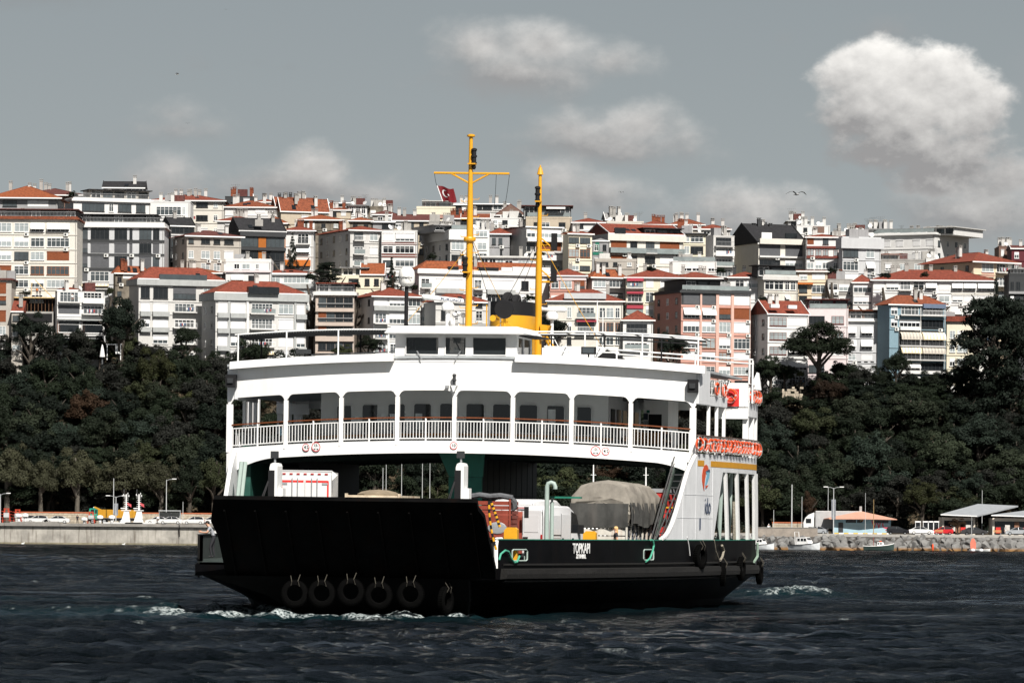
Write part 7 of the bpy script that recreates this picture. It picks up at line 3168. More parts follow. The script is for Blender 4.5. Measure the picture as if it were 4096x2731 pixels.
def house(label,z,Y,box,wall='white',roof=('flat',),cols=(),rows=(),grid=(),side=0,depth=11.0,yaw=None,slab=0.0,slabm=None,pent=None,chim=0,dish=0,aerial=0,ac=0,extra=(),bands=(),cat='building',name='apartment_building',sidewin=True,chk='c'):
 ou,ov,sc = ZOOMS[z]
 U = lambda x: ou + x / sc
 V = lambda y: ov + y / sc
 x0,x1,yt,yb = box
 a = 0.0
 if side:
  a = R(20) * (1 if side > 0 else -1)
  if abs(side) / sc * Y / FPX / math.sin(R(20)) > 26:
   a = R(32) * (1 if side > 0 else -1)
  depth = abs(side) / sc * Y / FPX / abs(math.sin(a))
 if yaw is not None:
  a = R(yaw)
 uc = U((x0 + x1) / 2)
 c = at(uc,V(yb),Y)
 zt = at(uc,V(yt),Y).z
 g = ground_z(c.x,Y)
 zb = min(c.z,g) - 1.0
 w = (U(x1) - U(x0)) / FPX * Y / math.cos(a)
 root = empty(name,(c.x,Y,zb),a)
 tag(root,label,cat)
 W = PAL[wall] if isinstance(wall,str) else wall
 H = zt - zb
 LX = lambda x: ((U(x) - uc) / FPX * Y) / math.cos(a)
 LZ = lambda y: at(uc,V(y),Y).z - zb
 MB().box(-w / 2,w / 2,0,depth,0,H).build('wall',W,root)
 kind = roof[0]
 # thick slab or cornice under the roof
 if slab:
  MB().box(-w / 2 - .5,w / 2 + .5,-.55,depth + .5,H + .002,H + slab).build('cornice',slabm or SLABGREY,root)
  H0 = H + slab + .004
 else:
  H0 = H + .004
 rtop = H0
 if kind in ('hip','gable','gablef','mono','pyramid'):
  rm = ROOF[roof[1]]
  zr = LZ(roof[2])
  rise = max(zr - H0,.4)
  oh = roof[3] if len(roof) > 3 else .65
  xa,xb,ya,yb_ = -w / 2 - oh,w / 2 + oh,-oh,depth + oh
  if len(roof) > 4:
   xa,xb = LX(roof[4]),LX(roof[5])
  mb = MB()
  b = [(xa,ya,H0 + .12),(xb,ya,H0 + .12),(xb,yb_,H0 + .12),(xa,yb_,H0 + .12)]
  ym = (ya + yb_) / 2
  xm = (xa + xb) / 2
  if kind == 'hip' or kind == 'pyramid':
   ins = min((yb_ - ya) / 2,(xb - xa) / 2) * (1.0)
   if (xb - xa) >= (yb_ - ya):
    r0,r1 = (xa + ins,ym,H0 + rise),(xb - ins,ym,H0 + rise)
   else:
    r0,r1 = (xm,ya + ins,H0 + rise),(xm,yb_ - ins,H0 + rise)
   if (xb - xa) >= (yb_ - ya):
    mb.add(b + [r0,r1],[(0,1,5,4),(1,2,5),(2,3,4,5),(3,0,4),(0,3,2,1)])
   else:
    mb.add(b + [r0,r1],[(0,1,4),(1,2,5,4),(2,3,5),(3,0,4,5),(0,3,2,1)])
   hips = [(b[0],r0),(b[1],r1 if (xb - xa) >= (yb_ - ya) else r0),(b[2],r1),(b[3],r0 if (xb - xa) >= (yb_ - ya) else r1),(r0,r1)]
  elif kind == 'gable':
   r0,r1 = (xa,ym,H0 + rise),(xb,ym,H0 + rise)
   mb.add(b + [r0,r1],[(0,1,5,4),(2,3,4,5),(0,3,2,1),(1,2,5),(3,0,4)])
   hips = [(r0,r1)]
   gm = MB()
   for xx in (-w / 2 + .02,w / 2 - .2):
    gm.prism([(0,H0),(depth,H0),(depth / 2,H0 + rise - .25)],xx,xx + .18,'yz')
   g1 = MB().prism([(.02,H - .1),(depth - .02,H - .1),(depth - .02,H0 + .1),(depth / 2,H0 + rise - .1),(.02,H0 + .1)],-w / 2 - .03,-w / 2 + .1,'yz').build('gable_wall',W,root)
   for e in ((xa,xa + .12),(xb - .12,xb)):
    MB().prism([(ya - .05,H0 + .10),(ym,H0 + rise + .02),(yb_ + .05,H0 + .10),(yb_ + .05,H0 + .30),(ym,H0 + rise + .24),(ya - .05,H0 + .30)],e[0],e[1],'yz').build('verge',WHITE if roof[1] != 'black' else ROOF['black'],root)
  elif kind == 'gablef':
   r0,r1 = (xm,ya,H0 + rise),(xm,yb_,H0 + rise)
   mb.add(b + [r0,r1],[(0,1,4),(1,2,5,4),(2,3,5),(3,0,4,5),(0,3,2,1)])
   hips = [(r0,r1)]
   MB().prism([(-w / 2,H),(w / 2,H),(w / 2,H0 + .1),(xm,H0 + rise - .2),(-w / 2,H0 + .1)],-oh - .04,-oh + .02).build('gable_wall',W,root)
  else:
   r0,r1 = (xa,yb_,H0 + rise),(xb,yb_,H0 + rise)
   mb.add(b[:2] + [r1,r0] + [(xb,yb_,H0),(xa,yb_,H0)],[(0,1,2,3),(0,5,4,1),(2,4,5,3),(1,4,2),(0,3,5)])
   hips = [(r0,r1)]
  ro = mb.build('roof',rm,root)
  rtop = H0 + rise
  cap = MB()
  for p,q in hips:
   cap.bar(p,q,.11,n=4)
  cap.build('ridge_tile',ROOF['rust'] if roof[1] in ('red','orange','rust') else rm,ro)
  gt = MB().box(xa - .02,xb + .02,ya - .08,ya + .06,H0 - .08,H0 + .16)
  gt.build('gutter',WHITE,ro)
  cz = lambda t: H0 + rise * t
  for k in range(brg.choice([0,1,1,2])):
   t_ = brg.uniform(.3,.62)
   xx_ = (xa + xb) / 2 + (xb - xa) * brg.uniform(-.25,.25)
   if kind in ('hip','gable') and (xb - xa) >= (yb_ - ya):
    sl = math.atan2(rise - .12,(ym - ya))
    so_ = link('roof_light',cmesh('sky',lambda: MB().box(-.45,.45,-.6,.6,0,.14).mesh('roof_light',DARKGLASS)),ro,(xx_,ya + (ym - ya) * t_,H0 + .12 + (rise - .12) * t_))
    so_.rotation_euler = (sl,0,0)
  for k in range(chim + brg.choice([0,1,1,2])):
   x = (xa + xb) / 2 + (xb - xa) * brg.uniform(-.32,.32)
   link('chimney',chimney_mesh(chk if brg.random() < .6 else 'w'),ro,(x,ym + brg.uniform(-1.5,0),H0 + rise * brg.uniform(.6,.9)))
  dz = lambda: (brg.uniform(xa + .8,xb - .8),brg.uniform(ya + 1,ym),H0 + rise * .5)
 else:
  # flat roof with a parapet
  pm = W
  t = .25
  ph = roof[1] if len(roof) > 1 else .5
  for (xa,xb,ya,yb_) in ((-w / 2 - .05,w / 2 + .05,-.05,t),(-w / 2 - .05,w / 2 + .05,depth - t,depth + .05),(-w / 2 - .05,-w / 2 + t,t + .003,depth - t - .003),(w / 2 - t,w / 2 + .05,t + .003,depth - t - .003)):
   MB().box(xa,xb,ya,yb_,H0,H0 + ph).build('parapet',pm if not slabm else slabm,root)
  rtop = H0 + ph
  ro = root
  for k in range(brg.choice([1,1,2])):
   sx_ = w * brg.uniform(-.35,.35)
   sh_ = MB().box(-1.1,1.1,-1,1,0,1.9).build('roof_shed',brg.choice([PAL['concrete'],PAL['offwhite'],PAL['grey'],ROOF['brown']]),root,loc=(sx_,depth * brg.uniform(.4,.7),H0))
  for k in range(chim + brg.choice([1,2,3])):
   link('chimney',chimney_mesh(chk if brg.random() < .5 else 'w'),ro,(w * brg.uniform(-.4,.4),depth * brg.uniform(.3,.7),H0 + .6))
  dz = lambda: (brg.uniform(-w * .42,w * .42),brg.uniform(.5,depth * .6),H0)
 if pent:
  px0,px1,py0,py1 = pent[:4]
  pw = pent[4] if len(pent) > 4 else 'charcoal'
  prm = pent[5] if len(pent) > 5 else 'slab'
  back = pent[6] if len(pent) > 6 else 1.8
  xa,xb = LX(px0),LX(px1)
  z0_ = H0 - .3
  z1_ = LZ(py0)
  MB().box(xa,xb,back,max(depth - .6,back + 3),z0_,z1_ - .18).build('penthouse',PAL[pw],root)
  pr = MB().box(xa - .5,xb + .5,back - 1.0,max(depth,back + 3.5),z1_ - .176,z1_).build('penthouse_roof',ROOF[prm],root)
  n = max(2,int((xb - xa) / 2.2))
  for k in range(n):
   xx = xa + (xb - xa) * (k + .5) / n
   ww,hh = rd((xb - xa) / n * .8),rd(max(z1_ - .35 - H0 - .1,.6))
   wo = link('window',frame_mesh(ww,hh,0,2,'w' if k % 3 == 0 else 'k'),root,(xx,back,H0 + .05))
   link('pane',pane_mesh(ww,hh,'m' if k % 2 else 'd'),wo)
  if kind == 'flat':
   link('railing',railing_mesh(rd(w - .6),'glass' if brg.random() < .6 else 'rail'),root,(0,.15,rtop))
  rtop = max(rtop,z1_)
 # storeys and bays that carry on beyond the listed ones
 cols,rows,grid = list(cols),list(rows),[str(q) for q in grid]
 mpx = sc * FPX / Y
 if not cols:
  n = max(2,int((x1 - x0) / (3.0 * mpx)))
  cols = [(x0 + (x1 - x0) * (k + .28) / n,x0 + (x1 - x0) * (k + .72) / n) for k in range(n)]
  rows = [(yt + .7 * mpx,yt + 2.1 * mpx)]
  grid = [''.join(brg.choice('wdksd.') for _ in cols)]
 elif len(grid) > 0:
  edges_ = [x0] + [e for c_ in sorted(cols) for e in c_] + [x1]
  for k in range(0,len(edges_) - 1,2):
   gap = (edges_[k + 1] - edges_[k]) / mpx
   if gap > 2.6:
    n = int(gap / 2.4)
    for q in range(n):
     xm_ = edges_[k] + (edges_[k + 1] - edges_[k]) * (q + .5) / n
     cols.append((xm_ - .45 * mpx,xm_ + .45 * mpx))
     grid = [g_ + '.' * (len(cols) - 1 - len(g_)) + brg.choice('dwk.') for g_ in grid]
 pitch = (rows[1][0] - rows[0][0]) if len(rows) > 1 and rows[1][0] > rows[0][0] + 1.8 * mpx else 2.95 * mpx
 hh_ = rows[-1][1] - rows[-1][0]
 while len(rows) == len(grid) and rows[-1][0] + pitch + hh_ < yb + 6 * mpx and len(rows) < 7:
  rows.append((rows[-1][0] + pitch,rows[-1][1] + pitch))
  grid.append(''.join(brg.choice([q,q,'w','d','b','s']) if q != '.' else brg.choice('..dk') for q in grid[-1]))
 # rain pipe, and a string course at each floor
 if w > 6:
  MB().bar((w / 2 - .25,-.1,.2),(w / 2 - .25,-.1,H - .05),.06,n=5).build('rain_pipe',PAL['concrete'],root)
 # openings
 for r,(ya,yb_) in enumerate(rows):
  if r >= len(grid):
   break
  z1_,z0_ = LZ(ya),LZ(yb_)
  hh = rd(z1_ - z0_)
  if z0_ > 1.2 and w > 4:
   MB().box(-w / 2 - .03,w / 2 + .03,-.13,-.002,z0_ - .62,z0_ - .48).build('string_course',W,root)
  for cidx,(xa_,xb_) in enumerate(cols):
   if cidx >= len(grid[r]):
    break
   t = grid[r][cidx]
   if t == '.':
    continue
   xx = (LX(xa_) + LX(xb_)) / 2
   ww = rd(LX(xb_) - LX(xa_))
   nm = max(2,int(round(ww / .9)))
   if t in 'wdnmkK':
    fk = {'w': 'w','d': 'w','n': 'n','m': 'm','k': 'k','K': 'w'}[t]
    gk = {'w': 'p','n': 'p','m': 'p','d': 'd','k': 'd','K': 'd'}[t]
    if gk == 'p' and brg.random() < .38:
     gk = 'm'
    if gk == 'd' and brg.random() < .3:
     gk = 'm'
    wo = link('window',frame_mesh(ww,hh,0,nm if t != 'K' else 1,fk),root,(xx,0,z0_))
    link('pane',pane_mesh(ww,hh,gk),wo)
    if t in 'wd' and brg.random() < .3:
     link('roller_blind',cmesh(('bl',ww,hh),lambda: MB().box(-ww / 2 + .07,ww / 2 - .07,-.062,-.052,hh * .55,hh - .07).mesh('roller_blind',SHUT['s'])),wo)
   elif t in 'srgS':
    k = 's' if t == 'S' else t
    if brg.random() < .25 and hh > 1.2:
     hs_ = rd(hh * brg.choice([.55,.7]))
     wo = link('window',frame_mesh(ww,hh,0,nm,'w' if k == 's' else 'k'),root,(xx,0,z0_))
     link('pane',pane_mesh(ww,hh,'m'),wo)
     so = link('shutter',shutter_mesh(ww,hs_,k),root,(xx,-.06,z0_ + hh - hs_))
    else:
     so = link('shutter',shutter_mesh(ww,hh,k),root,(xx,0,z0_))
    if t == 'S':
     link('balcony_front',cmesh(('bf',ww),lambda: MB().box(-ww / 2 - .2,ww / 2 + .2,-.75,-.002,0,.95).mesh('balcony_front',SLABGREY)),root,(xx,0,z0_ - 1.0))
   elif t in 'ayYoR':
    wo = link('window',frame_mesh(ww,hh,0,nm,'w'),root,(xx,0,z0_))
    link('pane',pane_mesh(ww,hh,'d'),wo)
    ah = rd(hh * (.62 if t == 'a' else .5))
    link('awning',awning_mesh(rd(ww + .1),ah,t,.75 if t == 'a' else 1.3,t in 'yY'),root,(xx,-.1,z0_ + hh - ah))
    if t in 'yY':
     link('railing',railing_mesh(ww,'rail'),root,(xx,-1.0,z0_ - .1))
     link('balcony_slab',cmesh(('bs',ww),lambda: MB().box(-ww / 2 - .1,ww / 2 + .1,-1.1,-.002,-.2,0).mesh('balcony_slab',PAL['offwhite'])),root,(xx,0,z0_ - .1))
   elif t in 'bB':
    hd = rd(max(hh,1.9))
    bo = link('balcony_slab',cmesh(('bs',ww),lambda: MB().box(-ww / 2 - .1,ww / 2 + .1,-1.1,-.002,-.2,0).mesh('balcony_slab',PAL['offwhite'])),root,(xx,0,z0_))
    dw = rd(ww * .86)
    do = link('window',frame_mesh(dw,hh,0,nm,brg.choice('wwk')),root,(xx,0,z0_ + .02))
    link('pane',pane_mesh(dw,hh,brg.choice('dmm')),do)
    if brg.random() < .3:
     link('laundry',cmesh(('lau',brg.randrange(3)),lambda: laundry()),bo,(brg.uniform(-.2,.2) * ww,-1.12,.25))
    if t == 'b':
     link('railing',railing_mesh(ww,brg.choice(['white','rail','glass'])),bo,(0,-1.05,0))
    else:
     link('balcony_front',cmesh(('bF',ww),lambda: MB().box(-ww / 2 - .1,ww / 2 + .1,-1.12,-1.0,-.22,.9).mesh('balcony_front',PAL['white'])),bo)
   if brg.random() < .07 + .2 * ac and t not in 'bByY':
    link('air_conditioner',ac_mesh(),root,(xx + ww * .35,-.02,z0_ - .85))
 # windows on the shaded side
 if abs(side) / sc > 60 and sidewin:
  for r,(ya,yb_) in enumerate(rows):
   z1_,z0_ = LZ(ya),LZ(yb_)
   hh = rd(min(1.3,z1_ - z0_))
   n = max(2,int(depth / 4.0))
   for k in range(n):
    yy = depth * (k + .5) / n
    wo = link('window',frame_mesh(1.1,hh,0,2,'w' if k % 2 else 'k'),root,((-w / 2 if side > 0 else w / 2),yy,z0_),R(-90) if side > 0 else R(90))
    link('pane',pane_mesh(1.1,hh,'m'),wo)
 for (ya,yb_,m) in bands:
  z1_,z0_ = LZ(ya),LZ(yb_)
  MB().box(-w / 2 - .06,w / 2 + .06,-.16,-.003,z0_,z1_).build('band',m,root)
 for e in extra:
  xa,xb,ya,yb_,m = e[:5]
  nm_ = e[5] if len(e) > 5 else 'panel'
  out = e[6] if len(e) > 6 else .06
  MB().box(LX(xa),LX(xb),-out,-.003,LZ(yb_),LZ(ya)).build(nm_,m,root)
 for k in range(dish + brg.choice([0,1,2])):
  p = dz()
  o = link('satellite_dish',dish_mesh(),ro,p,R(brg.uniform(-50,50)))
  o.scale = [brg.uniform(.8,1.25)] * 3
 for k in range(aerial + (1 if brg.random() < .3 else 0)):
  p = dz()
  o = link('aerial',aerial_mesh(),ro,(p[0],p[1],rtop - .8 if kind != 'flat' else H0),R(brg.uniform(-40,40)))
  o.scale = [brg.uniform(.6,1.0)] * 3
 return root


ORP = mat('panel_orange',(0.28,0.085,0.01),.7,.1,2)
CHB = PAL['charcoal']


def town():
 H = house
 H('cream five-storey block with a rust shutter and a dark roof terrace','G',1061,(-60,800,465,1240),'cream',('flat',.3),[(-40,115),(148,295),(318,458),(488,720)],[(500,595),(655,750),(805,890),(955,1040),(1098,1175)],['wwaa','wwww','wkwr','rwnn','wwww'],side=0,depth=14,pent=(-60,785,350,440,'charcoal','brown'),ac=1,slab=.35,slabm=ROOF['rust'],dish=2)
 H('pale grey modern block with charcoal bands and shutters','A',1075,(605,1253,440,930),'paleGrey',('flat',.9),[(627,668),(690,833),(872,970),(988,1010),(1063,1155),(1168,1215)],[(447,532),(560,635),(660,745),(778,852),(870,905)],['kkkkkk','ggggkg','ggkggk','gwgkgg','yy....'],depth=14,pent=(612,1185,335,400,'charcoal','black'),bands=[(535,555,CHB),(640,656,CHB),(748,772,CHB)],ac=2,slab=.2,slabm=PAL['white'])
 H('dark grey house under a broad orange hipped roof','A',1105,(-60,440,218,330),'grey',('hip','orange',105,1.0),[(20,130),(210,370)],[(235,280)],['ks'],chim=2,dish=2,depth=16)
 H('low house with dark brown hipped roofs behind the orange roof','A',1165,(170,630,195,300),'brown',('hip','brown',128),chim=3,dish=1,depth=14)
 H('terraced white penthouse building with beige upper panels','A',1125,(570,1145,245,345),'white',('flat',.3),[(632,800),(900,1000),(1035,1105)],[(258,320)],['kkk'],side=85,pent=(700,1140,150,215,'taupe','black',.9),slab=.5,slabm=PAL['white'],dish=3)
 H('black steep-roofed loft with a solar panel on top of the terraces','A',1134,(790,1100,140,180),'charcoal',('gable','black',82,.3),[(1005,1095)],[(145,175)],['w'],dish=3,chim=0,depth=7,name='loft_house')
 H('white house with a wide glazed bay beside the chimney cluster','A',1118,(1150,1455,248,380),'white',('flat',.2),[(1195,1385),(1395,1416)],[(280,345)],['ww'],ac=2,chim=3,chk='w')
 H('house with a red hipped roof and a cluster of square chimneys','A',1165,(1170,1710,238,300),'cream',('hip','red',178),[(1500,1590)],[(245,285)],['k'],chim=6,dish=2,aerial=1,depth=13)
 H('charcoal gabled house with a black roof and ribbon window','A',1098,(1305,1485,432,740),'charcoal',('gable','black',357,.2),[(1312,1400),(1405,1478)],[(436,484)],['kk'],side=88,extra=[(1308,1482,486,525,PAL['white'])])
 H('taupe house with a brown hipped roof and a row of attic lights','A',1085,(1432,1838,512,760),'taupe',('hip','brown',455),[(1445,1482),(1538,1605),(1633,1680),(1712,1780)],[(528,566),(622,680)],['kkkk','wwws'],side=130,chim=1,ac=1)
 H('white terraced house with pink edging below the charcoal and orange block','B',1072,(5,350,705,900),'white',('flat',.7),[(68,110),(130,190),(235,258),(50,140),(178,235)],[(718,758),(806,855)],['dwd..','...ak'],extra=[(5,350,765,782,PAL['palepink'],'cornice',.4)],dish=2)
 H('five-storey white block with grey balcony bands and a glazed red attic roof','A',1062,(1065,1700,886,1520),'offwhite',('hip','red',742,.2),[(1080,1146),(1172,1283),(1322,1490),(1545,1640)],[(897,988),(1022,1086),(1145,1206),(1268,1330),(1392,1450)],['kkgw','SSb.','SSb.','.sbk','..b.'],side=92,slab=1.2,extra=[(1215,1570,800,842,MIDGLASS,'attic_glazing',.4)],dish=2)
 H('white block with ribbed pilasters, grey balconies and a red roof with dormer','B',1055,(-68,612,1002,1460),'offwhite',('hip','red',845,.2),[(-48,22),(45,155),(190,370),(405,515),(540,604)],[(1022,1098),(1140,1216),(1268,1350),(1382,1432)],['SSbwS','SSbSS','SsbsS','.sys.'],side=125,slab=1.5,extra=[(22,40,1002,1440,SLABGREY,'pilaster',.3),(160,178,1002,1440,PAL['white'],'pilaster',.3),(520,536,1002,1440,SLABGREY,'pilaster',.3),(165,395,895,950,DARKGLASS,'dormer',1.2)],dish=2,chim=1)
 H('old house with mossy tiles and dark crumbling walls','A',1070,(885,1128,795,1010),'old',('hip','orange',735,.4),[(900,930),(1000,1040)],[(820,860)],['kk'],chim=2,dish=1,chk='b',side=20,extra=[(940,1120,797,832,PAL['white'])])
 H('orange tiled roof house wedged behind the attic roof','A',1078,(1130,1700,790,900),'concrete',('hip','orange',738,.5),dish=2,chim=1)
 H('small white villa with two balconies above a brown ground floor','A',1056,(440,790,932,1330),'white',('flat',.1),[(450,605),(625,780)],[(937,1012),(1040,1100),(1155,1245)],['bB','gb','KK'],depth=8,side=20,extra=[(442,788,1140,1150,SLABGREY,'cornice',.8),(441,463,1152,1320,PAL['brown'],'brown_panel',.05),(622,645,1152,1320,PAL['brown'],'brown_panel',.05),(466,620,1246,1262,PAL['brown'],'brown_panel',.05)])
 H('red tiled cap roof on the small villa','A',1058,(450,612,922,940),'white',('pyramid','red',896,.4),depth=5,name='roof_pavilion',cat='roof')
 H('taupe block with woven brown blinds at the edge of the wood','A',1052,(-60,85,842,1290),'taupe',('flat',.1),[(-10,45)],[(865,945),(968,1025),(1078,1160),(1195,1260)],['rrrw'[:1],'r','r','w'],slab=.3,slabm=ROOF['brown'],extra=[])
 H('small house with a steep red tiled roof by the building site','A',1050,(88,170,1085,1250),'taupe',('mono','red',992,.2),[(95,150)],[(1112,1155)],['k'],depth=6,name='house',cat='house')
 H('charcoal block with orange panels and a dark dormered roof','B',1095,(112,458,472,750),'charcoal',('gable','black',362,.2),[(120,250),(314,450)],[(512,590),(620,690)],['kk','kk'],side=108,extra=[(254,311,515,700,ORP,'orange_panel',.1),(450,458,515,700,ORP,'orange_panel',.1),(112,119,515,700,ORP,'orange_panel',.1),(112,458,472,510,CHB,'fascia',.5),(112,458,594,616,CHB,'fascia',.5),(225,285,380,430,PAL['concrete'],'dormer',.3)],bands=[])
 H('white house with a red roof and an orange awning at its foot','B',1099,(455,675,468,740),'white',('hip','red',424,.6),[(548,645)],[(487,565),(592,642)],['b','a'],extra=[(460,655,688,735,AWN['o'],'orange_awning',.9)],chim=2,chk='b')
 H('long hip-roofed block with a shaded side full of windows','B',1102,(957,1194,466,745),'offwhite',('hip','red',424,.6),[(980,1060),(1105,1165)],[(482,540),(590,645),(690,735)],['bw','bs','b.'],side=270,chim=2,aerial=1,chk='b')
 H('white panelled block with maroon window bands','B',1101,(1197,1468,468,745),'white',('flat',.2),[(1207,1285),(1303,1445)],[(482,545),(580,636),(690,738)],['ss','dd','kd'],extra=[(1198,1467,556,572,FR['m'],'maroon_band',.1),(1198,1467,640,668,FR['m'],'maroon_band',.1)])
 H('grey and white modern block with a broad white parapet','B',1099,(1722,1860,535,710),'offwhite',('flat',.2),[(1732,1826)],[(545,612),(650,692)],['w','k'],side=212,slab=2.0,slabm=PAL['white'],pent=(1620,1850,420,485,'grey','grey'),ac=2,dish=3)
 H('beige gabled house with a bare flank on the ridge','B',1165,(430,790,325,420),'tan',('gable','rust',218,.3),side=40,chim=2,dish=3,aerial=1,depth=14)
 H('beige house with a patched sloping roof on the ridge','B',1172,(390,700,280,380),'cream',('gable','rust',210,.3),side=30,chim=2,dish=2,aerial=2,depth=12)
 H('old tiled house with a blackened mossy wall','B',1132,(560,895,385,490),'old',('hip','orange',335,.5),[(570,610)],[(410,440)],['w'],chim=3,ac=2,chk='w',extra=[(630,685,405,445,PAL['white'])])
 H('low tiled house beside the mossy wall','B',1128,(955,1120,392,460),'old',('hip','orange',358,.5),chim=2,chk='b')
 H('flat-roofed white rooftop room with tall windows','B',1175,(940,1085,275,345),'white',('flat',.1),[(950,985),(1000,1035),(1045,1075)],[(285,335)],['ddd'],slab=.15,slabm=ROOF['grey'],ac=2)
 H('mossy stone house with a green roof on the crest','B',1185,(1085,1275,285,390),'old',('flat',.2),dish=2)
 H('low crest building with a grey awning roof','B',1195,(780,980,255,330),'concrete',('mono','grey',238,.5),[(800,860)],[(270,300)],['k'],dish=2,aerial=2)
 H('beige gabled house with a red edged roof under the flag','B',1132,(1285,1560,392,480),'tan',('gable','brown',330,.4),[(1300,1350),(1420,1445)],[(395,440)],['sk'],ac=2,dish=1,chim=1)
 H('dark weathered house left of the beige gable','B',1128,(1130,1290,400,480),'grey',('mono','grey',365,.4),[(1200,1275)],[(408,450)],['k'],ac=1)
 H('cream terrace building with a white awning on the crest','B',1190,(1465,1760,296,400),'yellowcream',('flat',.5),[(1600,1690)],[(345,370)],['k'],pent=(1520,1725,232,292,'burgundy','slab'),extra=[(1600,1700,342,375,PAL['pink'])],chim=2,dish=2)
 H('house with red sheet roof and chimneys below the cream terrace','B',1150,(1690,1870,375,440),'concrete',('hip','red',340,.4),[(1720,1760),(1800,1850)],[(395,430)],['dk'],chim=3,chk='b')
 H('narrow dark house with a rooftop cabin behind the mast','B',1120,(1560,1740,400,480),'concrete',('flat',.3),[(1600,1640)],[(430,470)],['k'],chim=3,dish=1)
 H('pinkish stone block with full-width dark windows and a roof terrace','B',1066,(690,985,958,1430),'stone',('flat',.1),[(712,772),(776,838),(842,902),(906,976)],[(972,1052),(1086,1160),(1195,1268),(1315,1378)],['kkkk','rkkk','rkkk','kkkk'],slab=.7,slabm=PAL['white'],pent=(705,985,860,925,'grey','red'),extra=[(708,980,1018,1024,RAILM,'rail',.3),(708,980,1130,1136,RAILM,'rail',.3),(690,985,1056,1084,PAL['stone'],'floor_band',.5),(690,985,1164,1192,PAL['stone'],'floor_band',.5),(690,985,1272,1310,PAL['stone'],'floor_band',.5)])
 H('white house with a red roof and a bare pale flank','B',1078,(265,690,802,1230),'white',('hip','red',755,.4),[(308,420),(445,640)],[(812,866)],['ww'],slab=.2,slabm=PAL['white'],extra=[(415,690,868,905,SLABGREY,'balcony_front',.5)],dish=2,depth=9)
 H('white house with closed shutters and a red hipped roof','B',1066,(1137,1500,972,1230),'white',('hip','red',893,.7),[(1140,1240),(1255,1370),(1400,1490)],[(985,1040),(1100,1175)],['SSw','bsw'],side=150,chim=2,chk='w',ac=1)
 H('balcony wing with dark awning beside the shuttered white house','B',1068,(1505,1600,990,1230),'white',('flat',.2),[(1512,1595)],[(1020,1070),(1105,1160)],['b','b'])
 H('yellow cream house with orange tiles among the dark firs','B',1084,(800,1210,802,950),'yellowcream',('gable','orange',705,.3,1030,1225),[(945,1022),(1068,1105),(1140,1176)],[(830,882)],['kkk'],pent=(890,1085,742,798,'white','grey'),depth=9)
 H('long white mansion with orange mansard roof and iron balconies','C',1076,(-235,760,802,960),'white',('hip','orange',702,.2),[(-225,-150),(-106,94),(180,246),(282,486),(545,600)],[(842,912)],['bSbSk'],side=60,slab=.8,slabm=PAL['white'],extra=[(-20,60,745,790,DARKGLASS,'mansard_window',.5),(205,365,745,790,DARKGLASS,'mansard_window',.5),(385,465,742,772,WHITE,'mansard_dormer',.6),(470,760,735,795,PAL['white'],'attic_wall',.5)])
 H('long white attic wing with a row of windows behind the mansion','C',1088,(150,690,672,760),'white',('flat',.2),[(240,290),(300,350),(360,410),(420,480),(520,640)],[(678,712)],['ddwdw'],slab=.2,slabm=PAL['offwhite'])
 H('white house with a red roof below the mansion','C',1062,(-110,290,1012,1230),'offwhite',('hip','red',945,.5),[(-70,-20),(30,75),(195,245)],[(1075,1150),(1020,1050)],['kdd','..k'],side=90)
 H('long crest building with a dark red roof and ribbon windows','C',1205,(0,450,262,330),'offwhite',('mono','brown',236,.5),[(30,110),(120,190),(200,245),(250,320),(330,400)],[(268,303)],['kdkkd'],chim=2,dish=3,aerial=1)
 H('low white houses with dishes below the crest building','C',1165,(310,590,372,470),'white',('flat',.2),[(330,360),(400,440),(520,560)],[(385,415)],['wkd'],ac=3,dish=4)
 H('white gabled house with a slanting white roof edge behind the main mast','C',1150,(90,300,372,470),'white',('gable','rust',325,.3),[(130,200),(225,245)],[(385,440)],['wd'],chim=2,ac=1)
 H('white house with pale panels behind the main mast','C',1104,(175,300,460,690),'white',('flat',.2),[(195,285),(210,280)],[(470,512),(555,610)],['w.','.w'],dish=1)
 H('grey house with a red roof between the masts','C',1108,(300,455,492,690),'grey',('hip','red',440,.4),[(320,350),(370,400)],[(520,570),(610,650)],['kk','kk'],chim=1)
 H('brown gabled house on the crest','C',1190,(345,580,350,420),'brown',('gablef','brown',258,.3),chim=1,depth=12,chk='c')
 H('tan house with a dark covered roof terrace and white awning','C',1162,(580,930,372,500),'tan',('flat',.4),[(640,680),(700,762),(832,882)],[(400,442)],['kwk'],pent=(560,925,268,338,'charcoal','brown'),extra=[(735,880,285,300,AWN['a'],'white_awning',.0 + 1.2)],dish=3)
 H('white house with a long red roof right of the after mast','C',1152,(938,1180,405,490),'white',('hip','red',363,.4),[(985,1020)],[(415,445)],['k'],chim=1)
 H('white gabled house end on the crest','C',1188,(1190,1310,385,460),'cream',('gable','grey',330,.3),chim=3,side=20)
 H('grey flanked house with an enclosed balcony and brown blinds','C',1106,(582,858,440,700),'offwhite',('mono','brown',424,.3),[(585,650),(655,850)],[(462,518),(560,616),(640,684)],['ww','kr','kB'],side=200,sidewin=False,extra=[(580,858,522,550,PAL['white'],'balcony_front',1.0)],dish=3)
 H('narrow cream house with brown windows and a red roof','C',1101,(905,1085,492,780),'yellowcream',('hip','red',468,.4),[(905,985),(992,1070)],[(515,560),(608,668),(730,768)],['kk','nn','wk'],side=42,ac=2)
